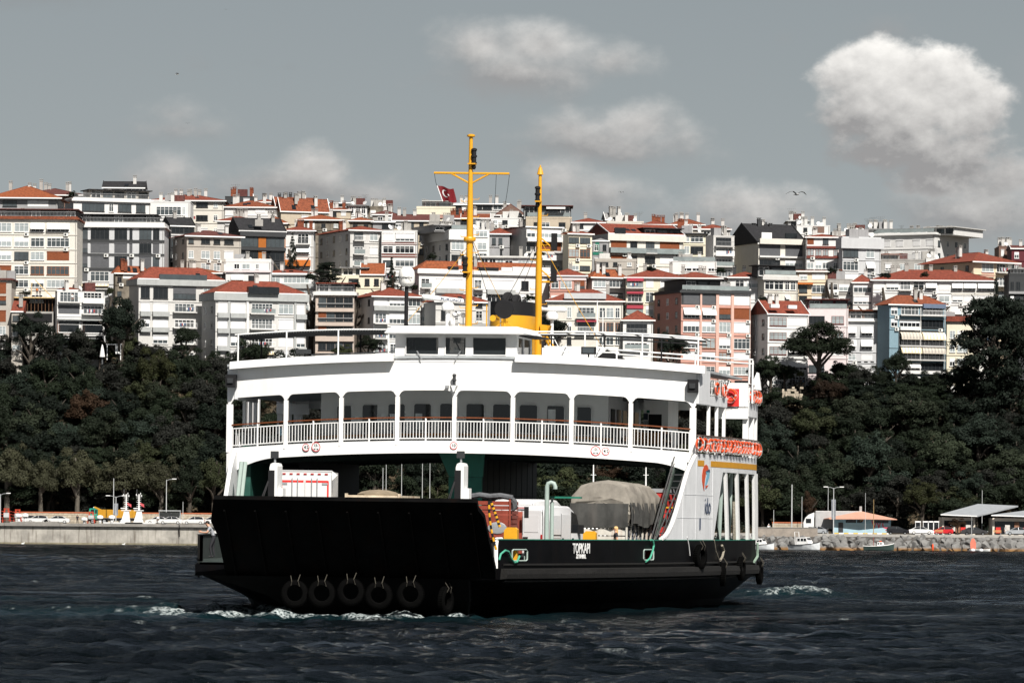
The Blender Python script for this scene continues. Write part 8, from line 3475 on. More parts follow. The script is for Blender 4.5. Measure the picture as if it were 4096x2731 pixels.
 H('wide cream block with brown shutters under a broad red roof','C',1116,(1215,1785,546,760),'cream',('gable','red',405,.3),[(1228,1348),(1375,1430),(1490,1568),(1605,1755)],[(548,635),(650,715)],['rkbr','rkks'],side=168,slab=1.4,slabm=PAL['cream'],sidewin=False,pent=(1490,1775,440,495,'charcoal','black',.8),ac=2,extra=[(1215,1785,600,640,GLASSRAIL,'balcony_glass',.9),(1250,1335,448,492,DARKGLASS,'dormer',.5)])
 H('dark unfinished house end with green netting','C',1107,(1088,1212,545,770),'grey',('gablef','black',515,.2),extra=[(1110,1140,530,640,GREEN,'safety_net',.05),(1090,1175,628,650,GREEN,'safety_net',.06)],depth=8)
 H('concrete terrace wall with a dark awning below the cream block','C',1092,(1110,1425,700,790),'taupe',('flat',.6),[(1120,1210)],[(705,735)],['k'],chim=1)
 H('pink house with white windows under a red roof behind the exhaust','C',1073,(765,1040,812,980),'pink',('hip','red',750,.4),[(775,830),(845,930),(950,1030)],[(850,905)],['dwr'],extra=[(765,1040,815,842,PAL['palepink'],'band',.2)])
 H('white house with glazed balconies under a patched tile roof','C',1079,(1085,1340,827,1000),'white',('hip','orange',760,.5),[(1095,1190),(1205,1330)],[(845,897),(940,990)],['wb','wb'],side=42,chim=2,chk='w')
 H('cream house with wine red awnings under a red hipped roof','C',1075,(1345,1785,827,1150),'yellowcream',('hip','red',750,.5),[(1350,1475),(1495,1555),(1605,1690)],[(832,902),(935,1010),(1037,1105)],['bss','bw.','bw.'],extra=[(1350,1478,828,852,AWN['R'],'wine_awning',.8),(1350,1478,932,948,AWN['R'],'wine_awning',.8),(1350,1478,1036,1062,AWN['R'],'wine_awning',.8)],ac=2,chim=2,dish=1)
 H('large white villa with a wide red roof and small paned windows','C',1060,(745,1320,1006,1470),'cream',('hip','red',903,.5),[(965,1110),(1140,1185),(1192,1250),(1262,1296)],[(1052,1130),(1166,1236),(1276,1336)],['bwww','bnnn','.www'],depth=12,extra=[(870,1190,942,985,PAL['paleGrey'],'dormer',.6),(965,1120,1145,1162,AWN['R'],'wine_awning',.8)],chim=1,chk='c')
 H('small white house with a red roof and verandas below the villa','C',1058,(1322,1550,1152,1420),'white',('hip','red',1070,.5),[(1335,1520)],[(1180,1250),(1320,1370)],['b','b'],depth=9)
 H('cream house with white windows beside the broad red roof','D',1121,(72,266,346,540),'yellowcream',('flat',.1),[(80,124),(135,245)],[(356,410),(446,512)],['ww','wk'],slab=.25,slabm=ROOF['black'])
 H('concrete house with three tiers of small balconies','D',1106,(332,516,362,650),'offwhite',('flat',.2),[(340,500)],[(372,446),(462,526),(562,622)],['b','B','b'],side=62)
 H('low white house with a long plain parapet','D',1096,(-30,362,582,690),'white',('flat',.1),[(55,145),(150,250),(290,342)],[(635,665)],['ddd'],pent=(40,260,538,578,'offwhite','slab'),slab=.0)
 H('grey gabled house under a large black roof with dormer terraces','D',1116,(722,1150,430,660),'cream',('gable','black',238,.3),[(730,915),(960,1112)],[(440,532),(566,628)],['gg','kw'],side=250,slab=.0,sidewin=False,extra=[(722,1150,384,432,PAL['cream'],'parapet_front',.9),(745,835,332,384,SHUT['s'],'dormer_shutter',.3),(955,1060,332,384,DARKGLASS,'dormer_window',.3),(725,1140,534,548,PAL['white'],'cornice',.6)],chim=4,chk='k',dish=2)
 H('house with maroon window frames and a small red roof','D',1111,(1145,1425,372,710),'white',('hip','red',335,.4),[(1150,1206),(1222,1275),(1285,1335),(1380,1420)],[(376,430),(470,530),(590,642)],['r.k.','mmmm','wwww'],extra=[(1144,1426,446,466,FR['m'],'maroon_band',.3),(1144,1426,534,552,FR['m'],'maroon_band',.3)],chim=2,chk='w',dish=2)
 H('grey white block with dark windows and a plain parapet','E',1106,(147,490,468,710),'paleGrey',('flat',.3),[(152,286),(355,430)],[(476,546),(582,660)],['kw','wa'],side=28,slab=2.2,slabm=PAL['paleGrey'],ac=2,dish=2)
 H('cream house with a dark glazed loft','D',1081,(772,1068,742,940),'cream',('flat',.3),[(778,858),(862,942),(956,996),(1006,1050)],[(750,826),(876,916)],['dddd','s.a.'],side=60,slab=.8,slabm=PAL['offwhite'],pent=(722,1060,612,705,'charcoal','black',.6))
 H('peach house with a red sheet roof','D',1086,(1072,1325,668,920),'peach',('mono','red',634,.5),[(1080,1150),(1190,1305)],[(686,736),(785,850)],['ws','kd'],ac=2,extra=[(1065,1200,768,780,AWN['o'],'awning',.9)])
 H('bare concrete house with a white banner hung from its window','E',1083,(22,240,736,930),'concrete',('flat',.1),[(30,110),(122,230)],[(776,836)],['dw'],ac=2,extra=[(28,118,826,864,WHITE,'banner',.12),(120,238,882,925,PAL['white'],'panel',.1)],chim=2,chk='b')
 H('white house with a glazed balcony under a red roof','E',1080,(244,410,766,980),'white',('hip','red',690,.4),[(248,404)],[(772,850),(884,952)],['d','s'],extra=[(244,410,852,880,PAL['offwhite'],'band',.1)])
 H('long low house with a red hipped roof above the pink block','D',1088,(-30,400,728,830),'white',('hip','red',660,.5),[(20,80)],[(740,780)],['w'],chim=2,ac=1)
 H('white house with a red hipped roof behind the black loft','D',1083,(470,758,722,920),'white',('hip','red',663,.5),[(525,600),(625,745)],[(742,806),(872,912)],['dw','ws'],ac=2,chim=1,chk='k')
 pinkl = mat('pilaster_pale_pink',(0.50,0.32,0.265),.85,.06,.6)
 H('tall pink block with white bays, rust shutters and a glass roof terrace','D',1062,(45,660,858,1580),'pink',('flat',.2),[(65,205),(230,345),(380,480),(512,655)],[(866,955),(985,1076),(1106,1196),(1246,1336),(1372,1436),(1492,1562)],['ggss','aarr','dwws','snsd','swns','wwww'],side=215,slab=.45,slabm=PAL['charcoal'],pent=(120,430,732,825,'charcoal','black',2.5),extra=[(210,226,860,1568,pinkl,'pilaster',.25),(350,376,860,1568,pinkl,'pilaster',.25),(484,508,860,1568,pinkl,'pilaster',.25),(46,374,858,960,PAL['charcoal'],'dark_storey',.02)],ac=2)
 H('white house with maroon windows and two dormers in its red roof','D',1061,(802,1162,1042,1470),'white',('gable','red',915,.3),[(818,968),(982,1150)],[(1066,1140),(1196,1262),(1322,1390)],['ms','m.','ma'],side=135,extra=[(800,870,0,0,WHITE)] if False else [(815,890,955,985,WHITE,'dormer',.9),(970,1045,960,990,WHITE,'dormer',.9),(982,1152,1405,1425,PAL['white'],'band',.3)],chim=2,chk='w')
 H('pale pink block with a maroon roofed loggia on top','D',1065,(1157,1507,992,1470),'palepink',('flat',.1),[(1165,1300),(1360,1468)],[(1052,1122),(1200,1270),(1330,1400)],['km','.m','.s'],pent=(1155,1500,905,985,'burgundy','brown',.5),chim=1)
 H('pale grey block with white awnings and a balustraded terrace','E',1067,(197,464,1102,1500),'paleGrey',('flat',.5),[(200,268),(315,412)],[(1150,1226),(1262,1346),(1386,1440)],['aa','aa','ws'],pent=(205,462,998,1080,'brown','rust',1.4),slab=.15,slabm=PAL['white'],extra=[(280,315,1448,1462,BLACK,'vent_slot',.03),(340,372,1448,1462,BLACK,'vent_slot',.03),(396,426,1448,1462,BLACK,'vent_slot',.03)])
 H('large white corner building with blind windows on the crest','E',1188,(392,940,352,640),'white',('flat',.3),[(515,575),(622,680),(763,820),(872,935)],[(398,450),(505,560)],['ssss','ssss'],side=-345,slab=.25,slabm=PAL['white'],pent=(842,1066,282,345,'white','slab',2.0),chim=5,dish=4,aerial=1,chk='w')
 H('white rooftop block with chimneys beside the large corner building','E',1192,(360,615,305,380),'white',('flat',.1),chim=3,dish=3,aerial=2,slab=.2,slabm=ROOF['grey'],chk='w')
 H('peach and pink block under a wide red hipped roof','E',1096,(1282,1660,592,960),'peach',('hip','red',492,1.0),[(1355,1465),(1485,1580),(1588,1656)],[(602,672),(720,790),(840,910)],['wbw','kbw','kbk'],side=385,extra=[(1355,1470,676,712,PAL['pink'],'pink_panel',.05)],chim=3,dish=2)
 H('dark grey modern building at the edge of the big trees','E',1072,(1602,1800,700,960),'charcoal',('flat',.4),[(1615,1645),(1662,1702)],[(755,832)],['kk'],pent=(1640,1800,640,695,'charcoal','black'),extra=[(1600,1800,840,862,PAL['grey'],'cornice',.5)])
 H('long white building with a low red roof and many awnings','E',1078,(416,1484,748,1060),'white',('hip','red',640,.6),[(420,515),(530,640),(648,748),(768,860),(875,970),(990,1085),(1105,1200),(1208,1315),(1330,1478)],[(760,830),(876,932),(1012,1044)],['ssbdasaaa','s...dwsss','....k.aak'],ac=2,chim=5,dish=4,depth=14,chk='c',extra=[(1100,1478,836,868,PAL['cream'],'band',.1)])
 H('blue block with striped awnings and a rust tiled roof','E',1063,(552,1055,962,1590),'blue',('hip','rust',872,.5),[(565,620),(640,822),(832,1035)],[(976,1046),(1086,1150),(1196,1310),(1320,1430),(1460,1522)],['dbb','ddk','.Yy','.yY','.ak'],side=88,sidewin=False,chim=2,dish=3,extra=[(632,1040,1156,1560,PAL['charcoal'],'painted_recess_shade',.012),(640,825,1150,1180,PAL['white'],'balcony_front',.6),(632,1040,1312,1320,PAL['offwhite'],'floor_slab',1.0),(632,1040,1434,1444,PAL['offwhite'],'floor_slab',1.0),(632,1040,1530,1558,PAL['white'],'balcony_front',.9),(824,832,962,1560,PAL['offwhite'],'drain_pipe',.2),(835,1035,948,985,mat('awning_navy',(0.10,0.13,0.19),.8,.1),'navy_awning',1.2)],ac=2)  # flat charcoal sheet paints in the shade of deep balconies
 H('yellow cream house half hidden by the spreading tree','E',1068,(1058,1290,1102,1590),'yellowcream',('flat',.8),[(1085,1130),(1150,1240)],[(1180,1250),(1300,1370)],['ww','ww'],slab=.3,slabm=ROOF['red'])
 H('concrete walled terrace with a red roof behind','E',1132,(488,868,572,640),'concrete',('flat',.3),pent=(500,640,512,566,'tan','rust'))
 H('burgundy house at the right end of the crest','E',1160,(1625,1800,470,620),'burgundy',('gable','brown',430,.3),chim=2,chk='w')
 H('brown shed-roofed house with white chimneys on the crest','E',1172,(1515,1640,452,560),'brown',('flat',.2),chim=4,dish=2,aerial=2,chk='w')
 H('white rooftop house with tall chimney stacks','D',1185,(1060,1350,272,350),'white',('flat',.2),[(1210,1240)],[(285,320)],['k'],chim=4,dish=3,aerial=1,chk='w',extra=[(1200,1300,275,330,PAL['brown'],'terracotta_panel',.05)])
 H('white lift tower and chimneys above the black roof','D',1192,(985,1165,230,300),'white',('flat',.1),[(1010,1060)],[(235,262)],['k'],chim=3,dish=2,aerial=1,slab=.15,chk='w')
 H('low red roofed house beside the rooftop house','D',1152,(1345,1660,392,440),'cream',('hip','red',343,.4),[(1400,1490),(1510,1570)],[(398,420)],['rs'],chim=3,dish=1)
 H('white stepped rooftop with maroon chimneys on the crest','D',1195,(1370,1730,325,380),'offwhite',('flat',.2),chim=5,dish=3,chk='c')
 for i,(z,Y,box,rf,lab) in enumerate([
  ('C',1165,(1480,1665,422,480),('hip','red',383,.4),'small red roofed house on the crest by the white water tank'),
  ('C',1172,(1690,1880,422,480),('hip','rust',372,.4),'small rust roofed house on the crest with clustered flues'),
  ('D',1175,(-20,250,262,330),('hip','rust',202,.4),'small rust roofed house on the crest left of the black roof'),
  ('D',1160,(190,480,302,350),('hip','red',250,.4),'low red roof with white flues left of the black roof'),
  ('D',1150,(0,190,300,350),('gable','brown',262,.3),'brown roofed house behind the glass canopy'),
  ('C',1178,(1200,1480,402,470),('flat',.3),'cream flat-roofed house with a tank room on the crest'),
  ('B',1150,(0,385,288,400),('hip','rust',226,.4),'white house with a rust hipped roof and a roof light'),
  ('B',1195,(235,385,248,300),('hip','red',220,.3),'small crest house with a low red roof'),
  ('B',1188,(0,235,205,260),('flat',.1),'dark flat-roofed pavilion carrying the tall aerial'),
  ('B',1130,(-60,240,395,470),('hip','red',345,.4),'red roofed house tucked behind the dormered dark roof'),
  ('B',1125,(285,470,410,470),('hip','orange',352,.4),'orange roofed house tucked behind the dormered dark roof'),
  ('B',1198,(380,560,250,300),('gable','rust',215,.3),'crest house with a rust gable and many dishes'),
  ('B',1170,(780,960,310,360),('hip','rust',285,.3),'low rust roof with solar panels on the crest'),
  ('B',1142,(1130,1320,345,400),('hip','brown',305,.3),'brown roofed house below the mossy stone house'),
  ('B',1200,(1725,1870,268,300),('mono','brown',236,.4),'dark roofed terrace house beyond the flag'),
  ('E',1140,(880,1000,560,640),('flat',.2),'plain white annexe below the large corner building'),
 ]):
  H(lab,z,Y,box,['cream','offwhite','white','offwhite','taupe','cream','white','cream','charcoal','offwhite','tan','cream','tan','concrete','charcoal','white'][i],rf,[(box[0] + (box[1] - box[0]) * .2,box[0] + (box[1] - box[0]) * .4),(box[0] + (box[1] - box[0]) * .6,box[0] + (box[1] - box[0]) * .8)],[(box[2] + 14,box[2] + 42)],['dw' if i % 2 else 'ks'],chim=3,dish=2 + i % 2,aerial=i % 2 + (1 if i in (5,8,10) else 0),chk='bcwk'[i % 4],depth=10,name='house',cat='house')


town()


def site():
 """raw concrete storey with timber shuttering and props"""
 Y = 1057
 a,b = at(47,1190,Y),at(215,1190,Y)
 z0 = ground_z(a.x,Y) - 1
 root = empty('building_site',((a.x + b.x) / 2,Y,z0))
 w = (b.x - a.x) / 2
 zt = a.z - z0
 zl = at(47,1245,Y).z - z0
 MB().box(-w,w,0,8,0,zl).build('lower_wall',PAL['concrete'],root)
 MB().box(-w + .3,w - .3,-.04,-.004,zl - 2.2,zl - .4).build('opening',BLACK,root)
 MB().box(-w - .2,w + .2,-.4,8,zt - .25,zt).build('deck_slab',mat('raw_slab',(0.12,0.10,0.08),.9,.3),root)
 wd_ = mat('formwork_timber',(0.50,0.36,0.17),.8,.25,3)
 for k in range(9):
  x = -w + 2 * w * k / 8
  MB().box(x - .5,x + .45,-.6,-.42,zt - .1,zt + .12).build('formwork_board',wd_,root)
 for k in range(12):
  x = -w + .3 + (2 * w - .6) * k / 11
  MB().bar((x,.4,zl),(x,.4,zt - .26),.05).build('prop',mat('prop_rust',(0.16,0.08,0.04),.8,.3),root)
 MB().box(-w,w,3.0,3.2,zl,zt - .26).build('dark_back',BLACK,root)
 MB().bar((w * .1,.5,zt + 3.6),(w * .9,.3,zt + .2),.12,n=4).build('raking_timber',wd_,root)
 MB().bar((-w * .1,.5,zt),(-w * .05,.5,zt + 3.2),.09,n=4).build('upright_timber',wd_,root)
 tag(root,'half-built concrete storey with timber formwork and a leaning beam','building site')


site()
for i,(u,sh,lab) in enumerate(((266,DARKCLOTH,'person in dark clothes on the small villa balcony'),(289,WHITESHIRT,'person in a pale top on the small villa balcony'))):
 p_ = person(lab,'stand',sh,DARKCLOTH)
 q = at(u,1209,1055.3)
 p_.location = (q.x,1055.3,q.z)
for i,u in enumerate((148,160)):
 p_ = person(['builder in an orange vest on the formwork','builder in a white shirt on the formwork'][i],'walk',[AWN['o'],WHITESHIRT][i],DARKCLOTH)
 q = at(u,1184,1058)
 p_.location = (q.x,1058,q.z)

# ------------------------------------------------------------------ trees
def leaf_mat(name,c,var=.35):
 m = bpy.data.materials.new(name)
 m.use_nodes = True
 nt = m.node_tree
 b = nt.nodes['Principled BSDF']
 b.inputs['Roughness'].default_value = .75
 b.inputs['Specular IOR Level'].default_value = .15
 geo = nt.nodes.new('ShaderNodeNewGeometry')
 n = nt.nodes.new('ShaderNodeTexNoise')
 n.inputs['Scale'].default_value = .45
 n.inputs['Detail'].default_value = 4
 nt.links.new(geo.outputs['Position'],n.inputs['Vector'])
 oi = nt.nodes.new('ShaderNodeObjectInfo')
 ad = nt.nodes.new('ShaderNodeMath')
 ad.operation = 'MULTIPLY_ADD'
 nt.links.new(oi.outputs['Random'],ad.inputs[0])
 ad.inputs[1].default_value = .6
 nt.links.new(n.outputs[0],ad.inputs[2])
 mr = nt.nodes.new('ShaderNodeMapRange')
 nt.links.new(ad.outputs[0],mr.inputs[0])
 mr.inputs[1].default_value = .4
 mr.inputs[2].default_value = 1.2
 mx = nt.nodes.new('ShaderNodeMix')
 mx.data_type = 'RGBA'
 nt.links.new(mr.outputs[0],mx.inputs[0])
 mx.inputs[6].default_value = (*[q * (1 - var) for q in c],1)
 mx.inputs[7].default_value = (*[q * (1 + var) for q in c],1)
 nt.links.new(mx.outputs[2],b.inputs['Base Color'])
 return m


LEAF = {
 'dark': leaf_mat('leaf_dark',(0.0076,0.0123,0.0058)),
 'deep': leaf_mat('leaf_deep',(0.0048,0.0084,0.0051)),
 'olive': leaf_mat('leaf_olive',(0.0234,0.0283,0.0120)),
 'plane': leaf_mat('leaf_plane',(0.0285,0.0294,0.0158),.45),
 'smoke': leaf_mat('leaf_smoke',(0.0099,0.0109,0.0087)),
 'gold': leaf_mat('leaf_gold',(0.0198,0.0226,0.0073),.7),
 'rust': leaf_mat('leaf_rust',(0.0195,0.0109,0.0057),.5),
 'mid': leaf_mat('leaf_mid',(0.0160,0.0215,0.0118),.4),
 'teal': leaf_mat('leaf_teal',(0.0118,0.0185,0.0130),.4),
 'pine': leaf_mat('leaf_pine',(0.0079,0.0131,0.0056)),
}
BARK = mat('bark',(0.06,0.05,0.04),.95,.4,3)
PALEBARK = mat('plane_bark',(0.09,0.08,0.065),.95,.4,2)


def quads_mesh(name,C,N,S,material,rg,asp=1.5):
 """one small leaf face per centre"""
 n = len(C)
 N = N / np.maximum(np.linalg.norm(N,axis=1,keepdims=True),1e-6)
 t = rg.standard_normal((n,3))
 t -= N * (t * N).sum(1,keepdims=True)
 t /= np.maximum(np.linalg.norm(t,axis=1,keepdims=True),1e-6)
 b = np.cross(N,t)
 S = S[:,None]
 co = np.stack([C - t * S * asp * .5,C + b * S * .42,C + t * S * asp * .5,C - b * S * .42],1).reshape(-1,3)
 me = bpy.data.meshes.new(name)
 me.vertices.add(n * 4)
 me.vertices.foreach_set('co',co.astype(np.float32).ravel())
 me.loops.add(n * 4)
 me.loops.foreach_set('vertex_index',np.arange(n * 4,dtype=np.int32))
 me.polygons.add(n)
 me.polygons.foreach_set('loop_start',np.arange(0,n * 4,4,dtype=np.int32))
 me.update(calc_edges=True)
 me.materials.append(material)
 return me


def crown(kind,seed,material):
 rg = np.random.default_rng(seed)
 blobs = []
 if kind == 'broad':
  for k in range(48):
   d = rg.standard_normal(3)
   d /= np.linalg.norm(d)
   d[2] = d[2] if d[2] > -.45 else -d[2] * .5
   r = rg.uniform(.35,.92)
   blobs.append((d * r * np.array([1,1,.95]),rg.uniform(.13,.34) * (1.25 - .5 * r)))
  n,ls = 13500,(.030,.062)
 elif kind == 'tall':
  for k in range(34):
   z = rg.uniform(-.9,.95)
   a = rg.uniform(0,6.28)
   r = (1 - abs(z) ** 2.2) * rg.uniform(.25,.62)
   blobs.append((np.array([r * math.cos(a),r * math.sin(a),z]),rg.uniform(.16,.30)))
  n,ls = 11500,(.030,.058)
 elif kind == 'umbrella':
  for k in range(70):
   a = rg.uniform(0,6.28)
   r = math.sqrt(rg.uniform(0,1)) * .84
   blobs.append((np.array([r * math.cos(a),r * math.sin(a),-.72 + 1.5 * (1 - r ** 2) * rg.uniform(.12,1.0)]),rg.uniform(.17,.28)))
  n,ls = 24000,(.026,.05)
 elif kind == 'layer':
  for lev in range(11):
   z = -.9 + lev * .18
   R_ = (1.0 - .55 * abs(z + .2)) * rg.uniform(.8,1.0)
   for k in range(9):
    a = rg.uniform(0,6.28)
    r = R_ * rg.uniform(.3,.95)
    blobs.append((np.array([r * math.cos(a),r * math.sin(a),z + rg.uniform(-.05,.05)]),rg.uniform(.14,.26)))
  n,ls = 17000,(.028,.052)
 elif kind == 'fir':
  for lev in range(14):
   z = -1 + lev * .145
   R_ = (1 - (z + 1) / 2.05) * .95
   for k in range(8):
    a = rg.uniform(0,6.28)
    r = R_ * rg.uniform(.2,.9)
    blobs.append((np.array([r * math.cos(a),r * math.sin(a),z - r * .15]),.07 + .14 * R_))
  n,ls = 6000,(.035,.065)
 elif kind == 'column':
  for lev in range(20):
   z = -1 + lev * .1
   R_ = .9 * (1 - max(0,z) ** 2) ** .7 * (.75 + .25 * (z + 1))
   for k in range(4):
    a = rg.uniform(0,6.28)
    blobs.append((np.array([.5 * R_ * math.cos(a),.5 * R_ * math.sin(a),z]),.5 * R_ + .05))
  n,ls = 3500,(.06,.1)
 w = np.array([b[1] ** 2 for b in blobs])
 idx = rg.choice(len(blobs),n,p=w / w.sum())
 cc = np.array([b[0] for b in blobs])[idx]
 rr = np.array([b[1] for b in blobs])[idx]
 d = rg.standard_normal((n,3))
 d /= np.linalg.norm(d,axis=1,keepdims=True)
 flat = .55 if kind == 'layer' else .9
 d[:,2] = np.where(d[:,2] < -.3,-d[:,2],d[:,2])
 C = cc + d * (rr * rg.uniform(.65,1.08,n))[:,None] * np.array([1,1,flat])
 # stray leaves break up the outline
 k = n // 14
 C[:k] += rg.standard_normal((k,3)) * .05
 N = d + rg.standard_normal((n,3)) * .42
 S = rg.uniform(ls[0],ls[1],n)
 return quads_mesh('crown',C,N,S,material,rg)


CROWNS = {}
for k_,(kind_,mats_,ns_) in enumerate([('broad',['dark','deep','olive','smoke','gold','plane','rust','mid','teal'],3),('tall',['dark','deep','smoke'],2),('umbrella',['pine'],1),('layer',['deep','dark','smoke'],1),('fir',['deep'],2),('column',['deep'],1)]):
 for s_ in range(ns_):
  base = crown(kind_,100 + 10 * k_ + s_,LEAF[mats_[0]])
  for mm in mats_:
   if mm == mats_[0]:
    CROWNS.setdefault((kind_,mm),[]).append(base)
   else:
    c_ = base.copy()
    c_.materials.clear()
    c_.materials.append(LEAF[mm])
    CROWNS.setdefault((kind_,mm),[]).append(c_)


def trunk_mesh(seed,bark,spread=.5):
 rg = random.Random(seed)
 mb = MB()
 mb.tube([(0,0,-.15),(rg.uniform(-.02,.02),0,.25),(rg.uniform(-.04,.04),rg.uniform(-.03,.03),.6),(rg.uniform(-.05,.05),0,.95)],[.05,.038,.028,.012],n=8)
 for k in range(6):
  a = rg.uniform(0,6.28)
  z = rg.uniform(.35,.65)
  mb.tube([(0,0,z),(spread * .5 * math.cos(a),spread * .5 * math.sin(a),z + .15),(spread * math.cos(a),spread * math.sin(a),z + rg.uniform(.2,.32))],[.022,.015,.006],n=6)
 return mb.mesh('trunk',bark,True)


TRUNKS = [trunk_mesh(k,BARK,.3) for k in range(3)]
PLANETRUNK = trunk_mesh(9,PALEBARK,.3)
trg = random.Random(21)


def tree(label,x,y,zb,zc0,zc1,rx,kind,leaf,group=None,ry=None,name='tree',trunk=None):
 """crown from zc0 to zc1, radius rx, standing on zb"""
 root = empty(name,(x,y,zb),trg.uniform(0,6.28) if kind not in ('umbrella',) else .4)
 H = zc1 - zb
 t = link('trunk',trunk or TRUNKS[trg.randrange(3)],root,(0,0,0))
 t.scale = (H * .8,H * .8,H * .9)
 ms = CROWNS[(kind,leaf)]
 c = link('crown',ms[trg.randrange(len(ms))],root,(0,0,(zc0 + zc1) / 2 - zb))
 c.scale = (rx * trg.uniform(.9,1.15),(ry or rx) * trg.uniform(.9,1.15),(zc1 - zc0) / 2)
 tag(root,label,'tree',group)
 return root


def tree_px(label,u,v0,v1,wpx,Y,kind,leaf,group=None,base=None,**k):
 p0,p1 = at(u,v0,Y),at(u,v1,Y)
 zb = ground_z(p0.x,Y) - .3 if base is None else base
 zb = min(zb,p1.z - .5)
 return tree(label,p0.x,Y,zb,p1.z,p0.z,wpx / FPX * Y,kind,leaf,group,**k)


def woods():
 # single trees that can be told apart
 tree_px('dense dark yew standing against the white block and villa',480,1180,1440,95,1051,'broad','deep')
 tree_px('umbrella pine with a broad flat dark crown above the slope',3272,1262,1450,148,1052,'umbrella','pine')
 tree_px('huge layered dark tree at the right of the blue block',3975,1195,1640,225,1046,'layer','deep')
 tree_px('broad dark tree rising behind the layered tree',4060,1165,1480,130,1052,'broad','deep')
 tree_px('rounded dark tree filling the corner beside the layered tree',4120,1190,1560,150,1050,'broad','deep')
 tree_px('slim column cypress beside the long white building',3984,1112,1260,11,1070,'column','deep')
 tree_px('pointed fir before the white house with orange awning',1170,930,1085,38,1088,'fir','deep')
 tree_px('pointed fir beside the yellow cream house',1567,1025,1175,42,1078,'fir','deep')
 tree_px('spreading cedar between the town houses',1310,1050,1150,78,1076,'layer','deep')
 tree_px('round dark tree behind the ferry funnel',2205,1232,1420,88,1055,'broad','deep')
 tree_px('bushy tree showing over the ferry roof canopy',1475,1338,1430,66,1056,'broad','dark')
 tree_px('low bushy tree at the foot of the stone block',1370,1375,1450,50,1054,'broad','olive')
 tree_px('dark pine clump beside the pink block',2690,1325,1460,70,1054,'broad','deep')
 tree_px('dark tree left of the white dormer house',3080,1418,1540,75,1052,'broad','dark')
 tree_px('tree climbing before the blue block',3590,1395,1530,60,1054,'broad','dark')
 tree_px('small yellow green shrub on the terrace edge',3200,1478,1520,20,1053,'broad','gold')
 tree_px('tree of dark feathery leaves by the building site',120,1245,1420,75,1049,'broad','deep')
 tree_px('small leafy tree on the roof terrace by the brown roofs',290,762,800,26,1145,'broad','dark',base=62)
 tree_px('leafy climber tree between villa and grey block',440,1140,1195,18,1060,'broad','olive')
 tree_px('shrubs over the building site',100,1160,1190,42,1062,'broad','dark',base=40)
 tree_px('ivy covered tree right of the white blocks',800,1440,1640,95,1045,'broad','dark')
 tree_px('golden flowering tree hanging over the pale wall',740,1560,1760,85,1038,'broad','gold')
 tree_px('yellowing tree top below the white block',620,1385,1600,95,1044,'broad','gold')
 tree_px('light olive round tree in the middle of the right slope',3255,1625,1790,112,1030,'broad','olive')
 tree_px('rusty leaved tree at the top of the right slope',3310,1500,1640,70,1044,'broad','rust')
 tree_px('brownish tree with orange berries behind the telephone boxes',3690,1905,2075,78,1004,'broad','gold')
 tree_px('small flowering tree beside the white lorry',3235,1960,2100,40,1004,'broad','rust')
 tree_px('bushy shrub before the grey roofed shop',3830,2070,2130,40,984,'broad','rust')
 for i,(u,v0,v1,w,l) in enumerate(((215,1300,1470,70,'deep'),(320,1305,1470,62,'dark'),(400,1330,1480,60,'deep'),(30,1330,1480,70,'smoke'),(560,1360,1500,60,'dark'),(680,1400,1500,60,'deep'),(3050,1430,1560,60,'deep'),(3140,1440,1560,60,'dark'),(3370,1430,1560,70,'dark'),(3450,1455,1570,66,'smoke'),(3520,1460,1590,64,'dark'),(3640,1475,1600,70,'deep'),(3720,1480,1600,64,'dark'),(3800,1470,1600,70,'deep'),(3560,1500,1600,70,'deep'),(3410,1480,1600,70,'deep'),(3300,1470,1570,50,'dark'),(3860,1430,1600,70,'deep'))):
  tree_px('bushy tree growing close under the lowest houses',u,v0,v1,w,1053 + (i % 3) * 1.2,'broad',l,'trees close under the lowest houses')
 for i,(u,v0,v1,w,l) in enumerate(((3480,1700,1960,125,'teal'),(3640,1560,1770,150,'mid'),(3420,1560,1750,120,'mid'),(3560,1850,2040,120,'teal'),(3780,1720,1950,120,'mid'),(3920,1640,1860,130,'teal'),(3150,1850,2040,110,'mid'),(3100,1660,1860,90,'teal'),(3330,1800,1990,110,'mid'),(4050,1760,1990,120,'mid'),(3880,1880,2040,100,'teal'),
           (560,1640,1860,115,'teal'),(150,1600,1840,130,'mid'),(330,1500,1700,115,'teal'),(760,1700,1930,100,'mid'),(60,1450,1680,110,'teal'),(420,1640,1850,110,'mid'),(250,1660,1850,100,'teal'),(640,1500,1700,90,'mid'))):
  zb_ = (2105 - v1) / 20.2 + 4
  tree_px('large %s tree with a full rounded crown on the wooded slope' % ('mid green' if l == 'mid' else 'bluish green'),u,v0,v1,w,1010 + max(0,(zb_ - 4.2)) * 44 / 28.8,'broad',l,'large %s crowns on the slope' % ('mid green' if l == 'mid' else 'bluish green'))
 # the row of plane trees behind the quay
 for i,(u,v0,v1,w) in enumerate(((30,1745,2050,100),(165,1800,2050,85),(310,1785,2045,110),(500,1800,2055,112),(645,1810,2055,92))):
  tree_px('tall pale brown plane tree in the row behind the quay cars',u,v0,v1,w,1006,'broad','plane','plane trees behind the quay',trunk=PLANETRUNK,base=3.6)
 for i,(u,v0,v1,w,l) in enumerate(((760,1820,2050,80,'dark'),(860,1800,2040,75,'olive'),(950,1850,2050,60,'plane'))):
  tree_px(['dark green tree at the end of the plane row','olive tree showing beside the ferry bow','pale tree seen through the car deck'][i],u,v0,v1,w,1006,'broad',l,base=3.6)
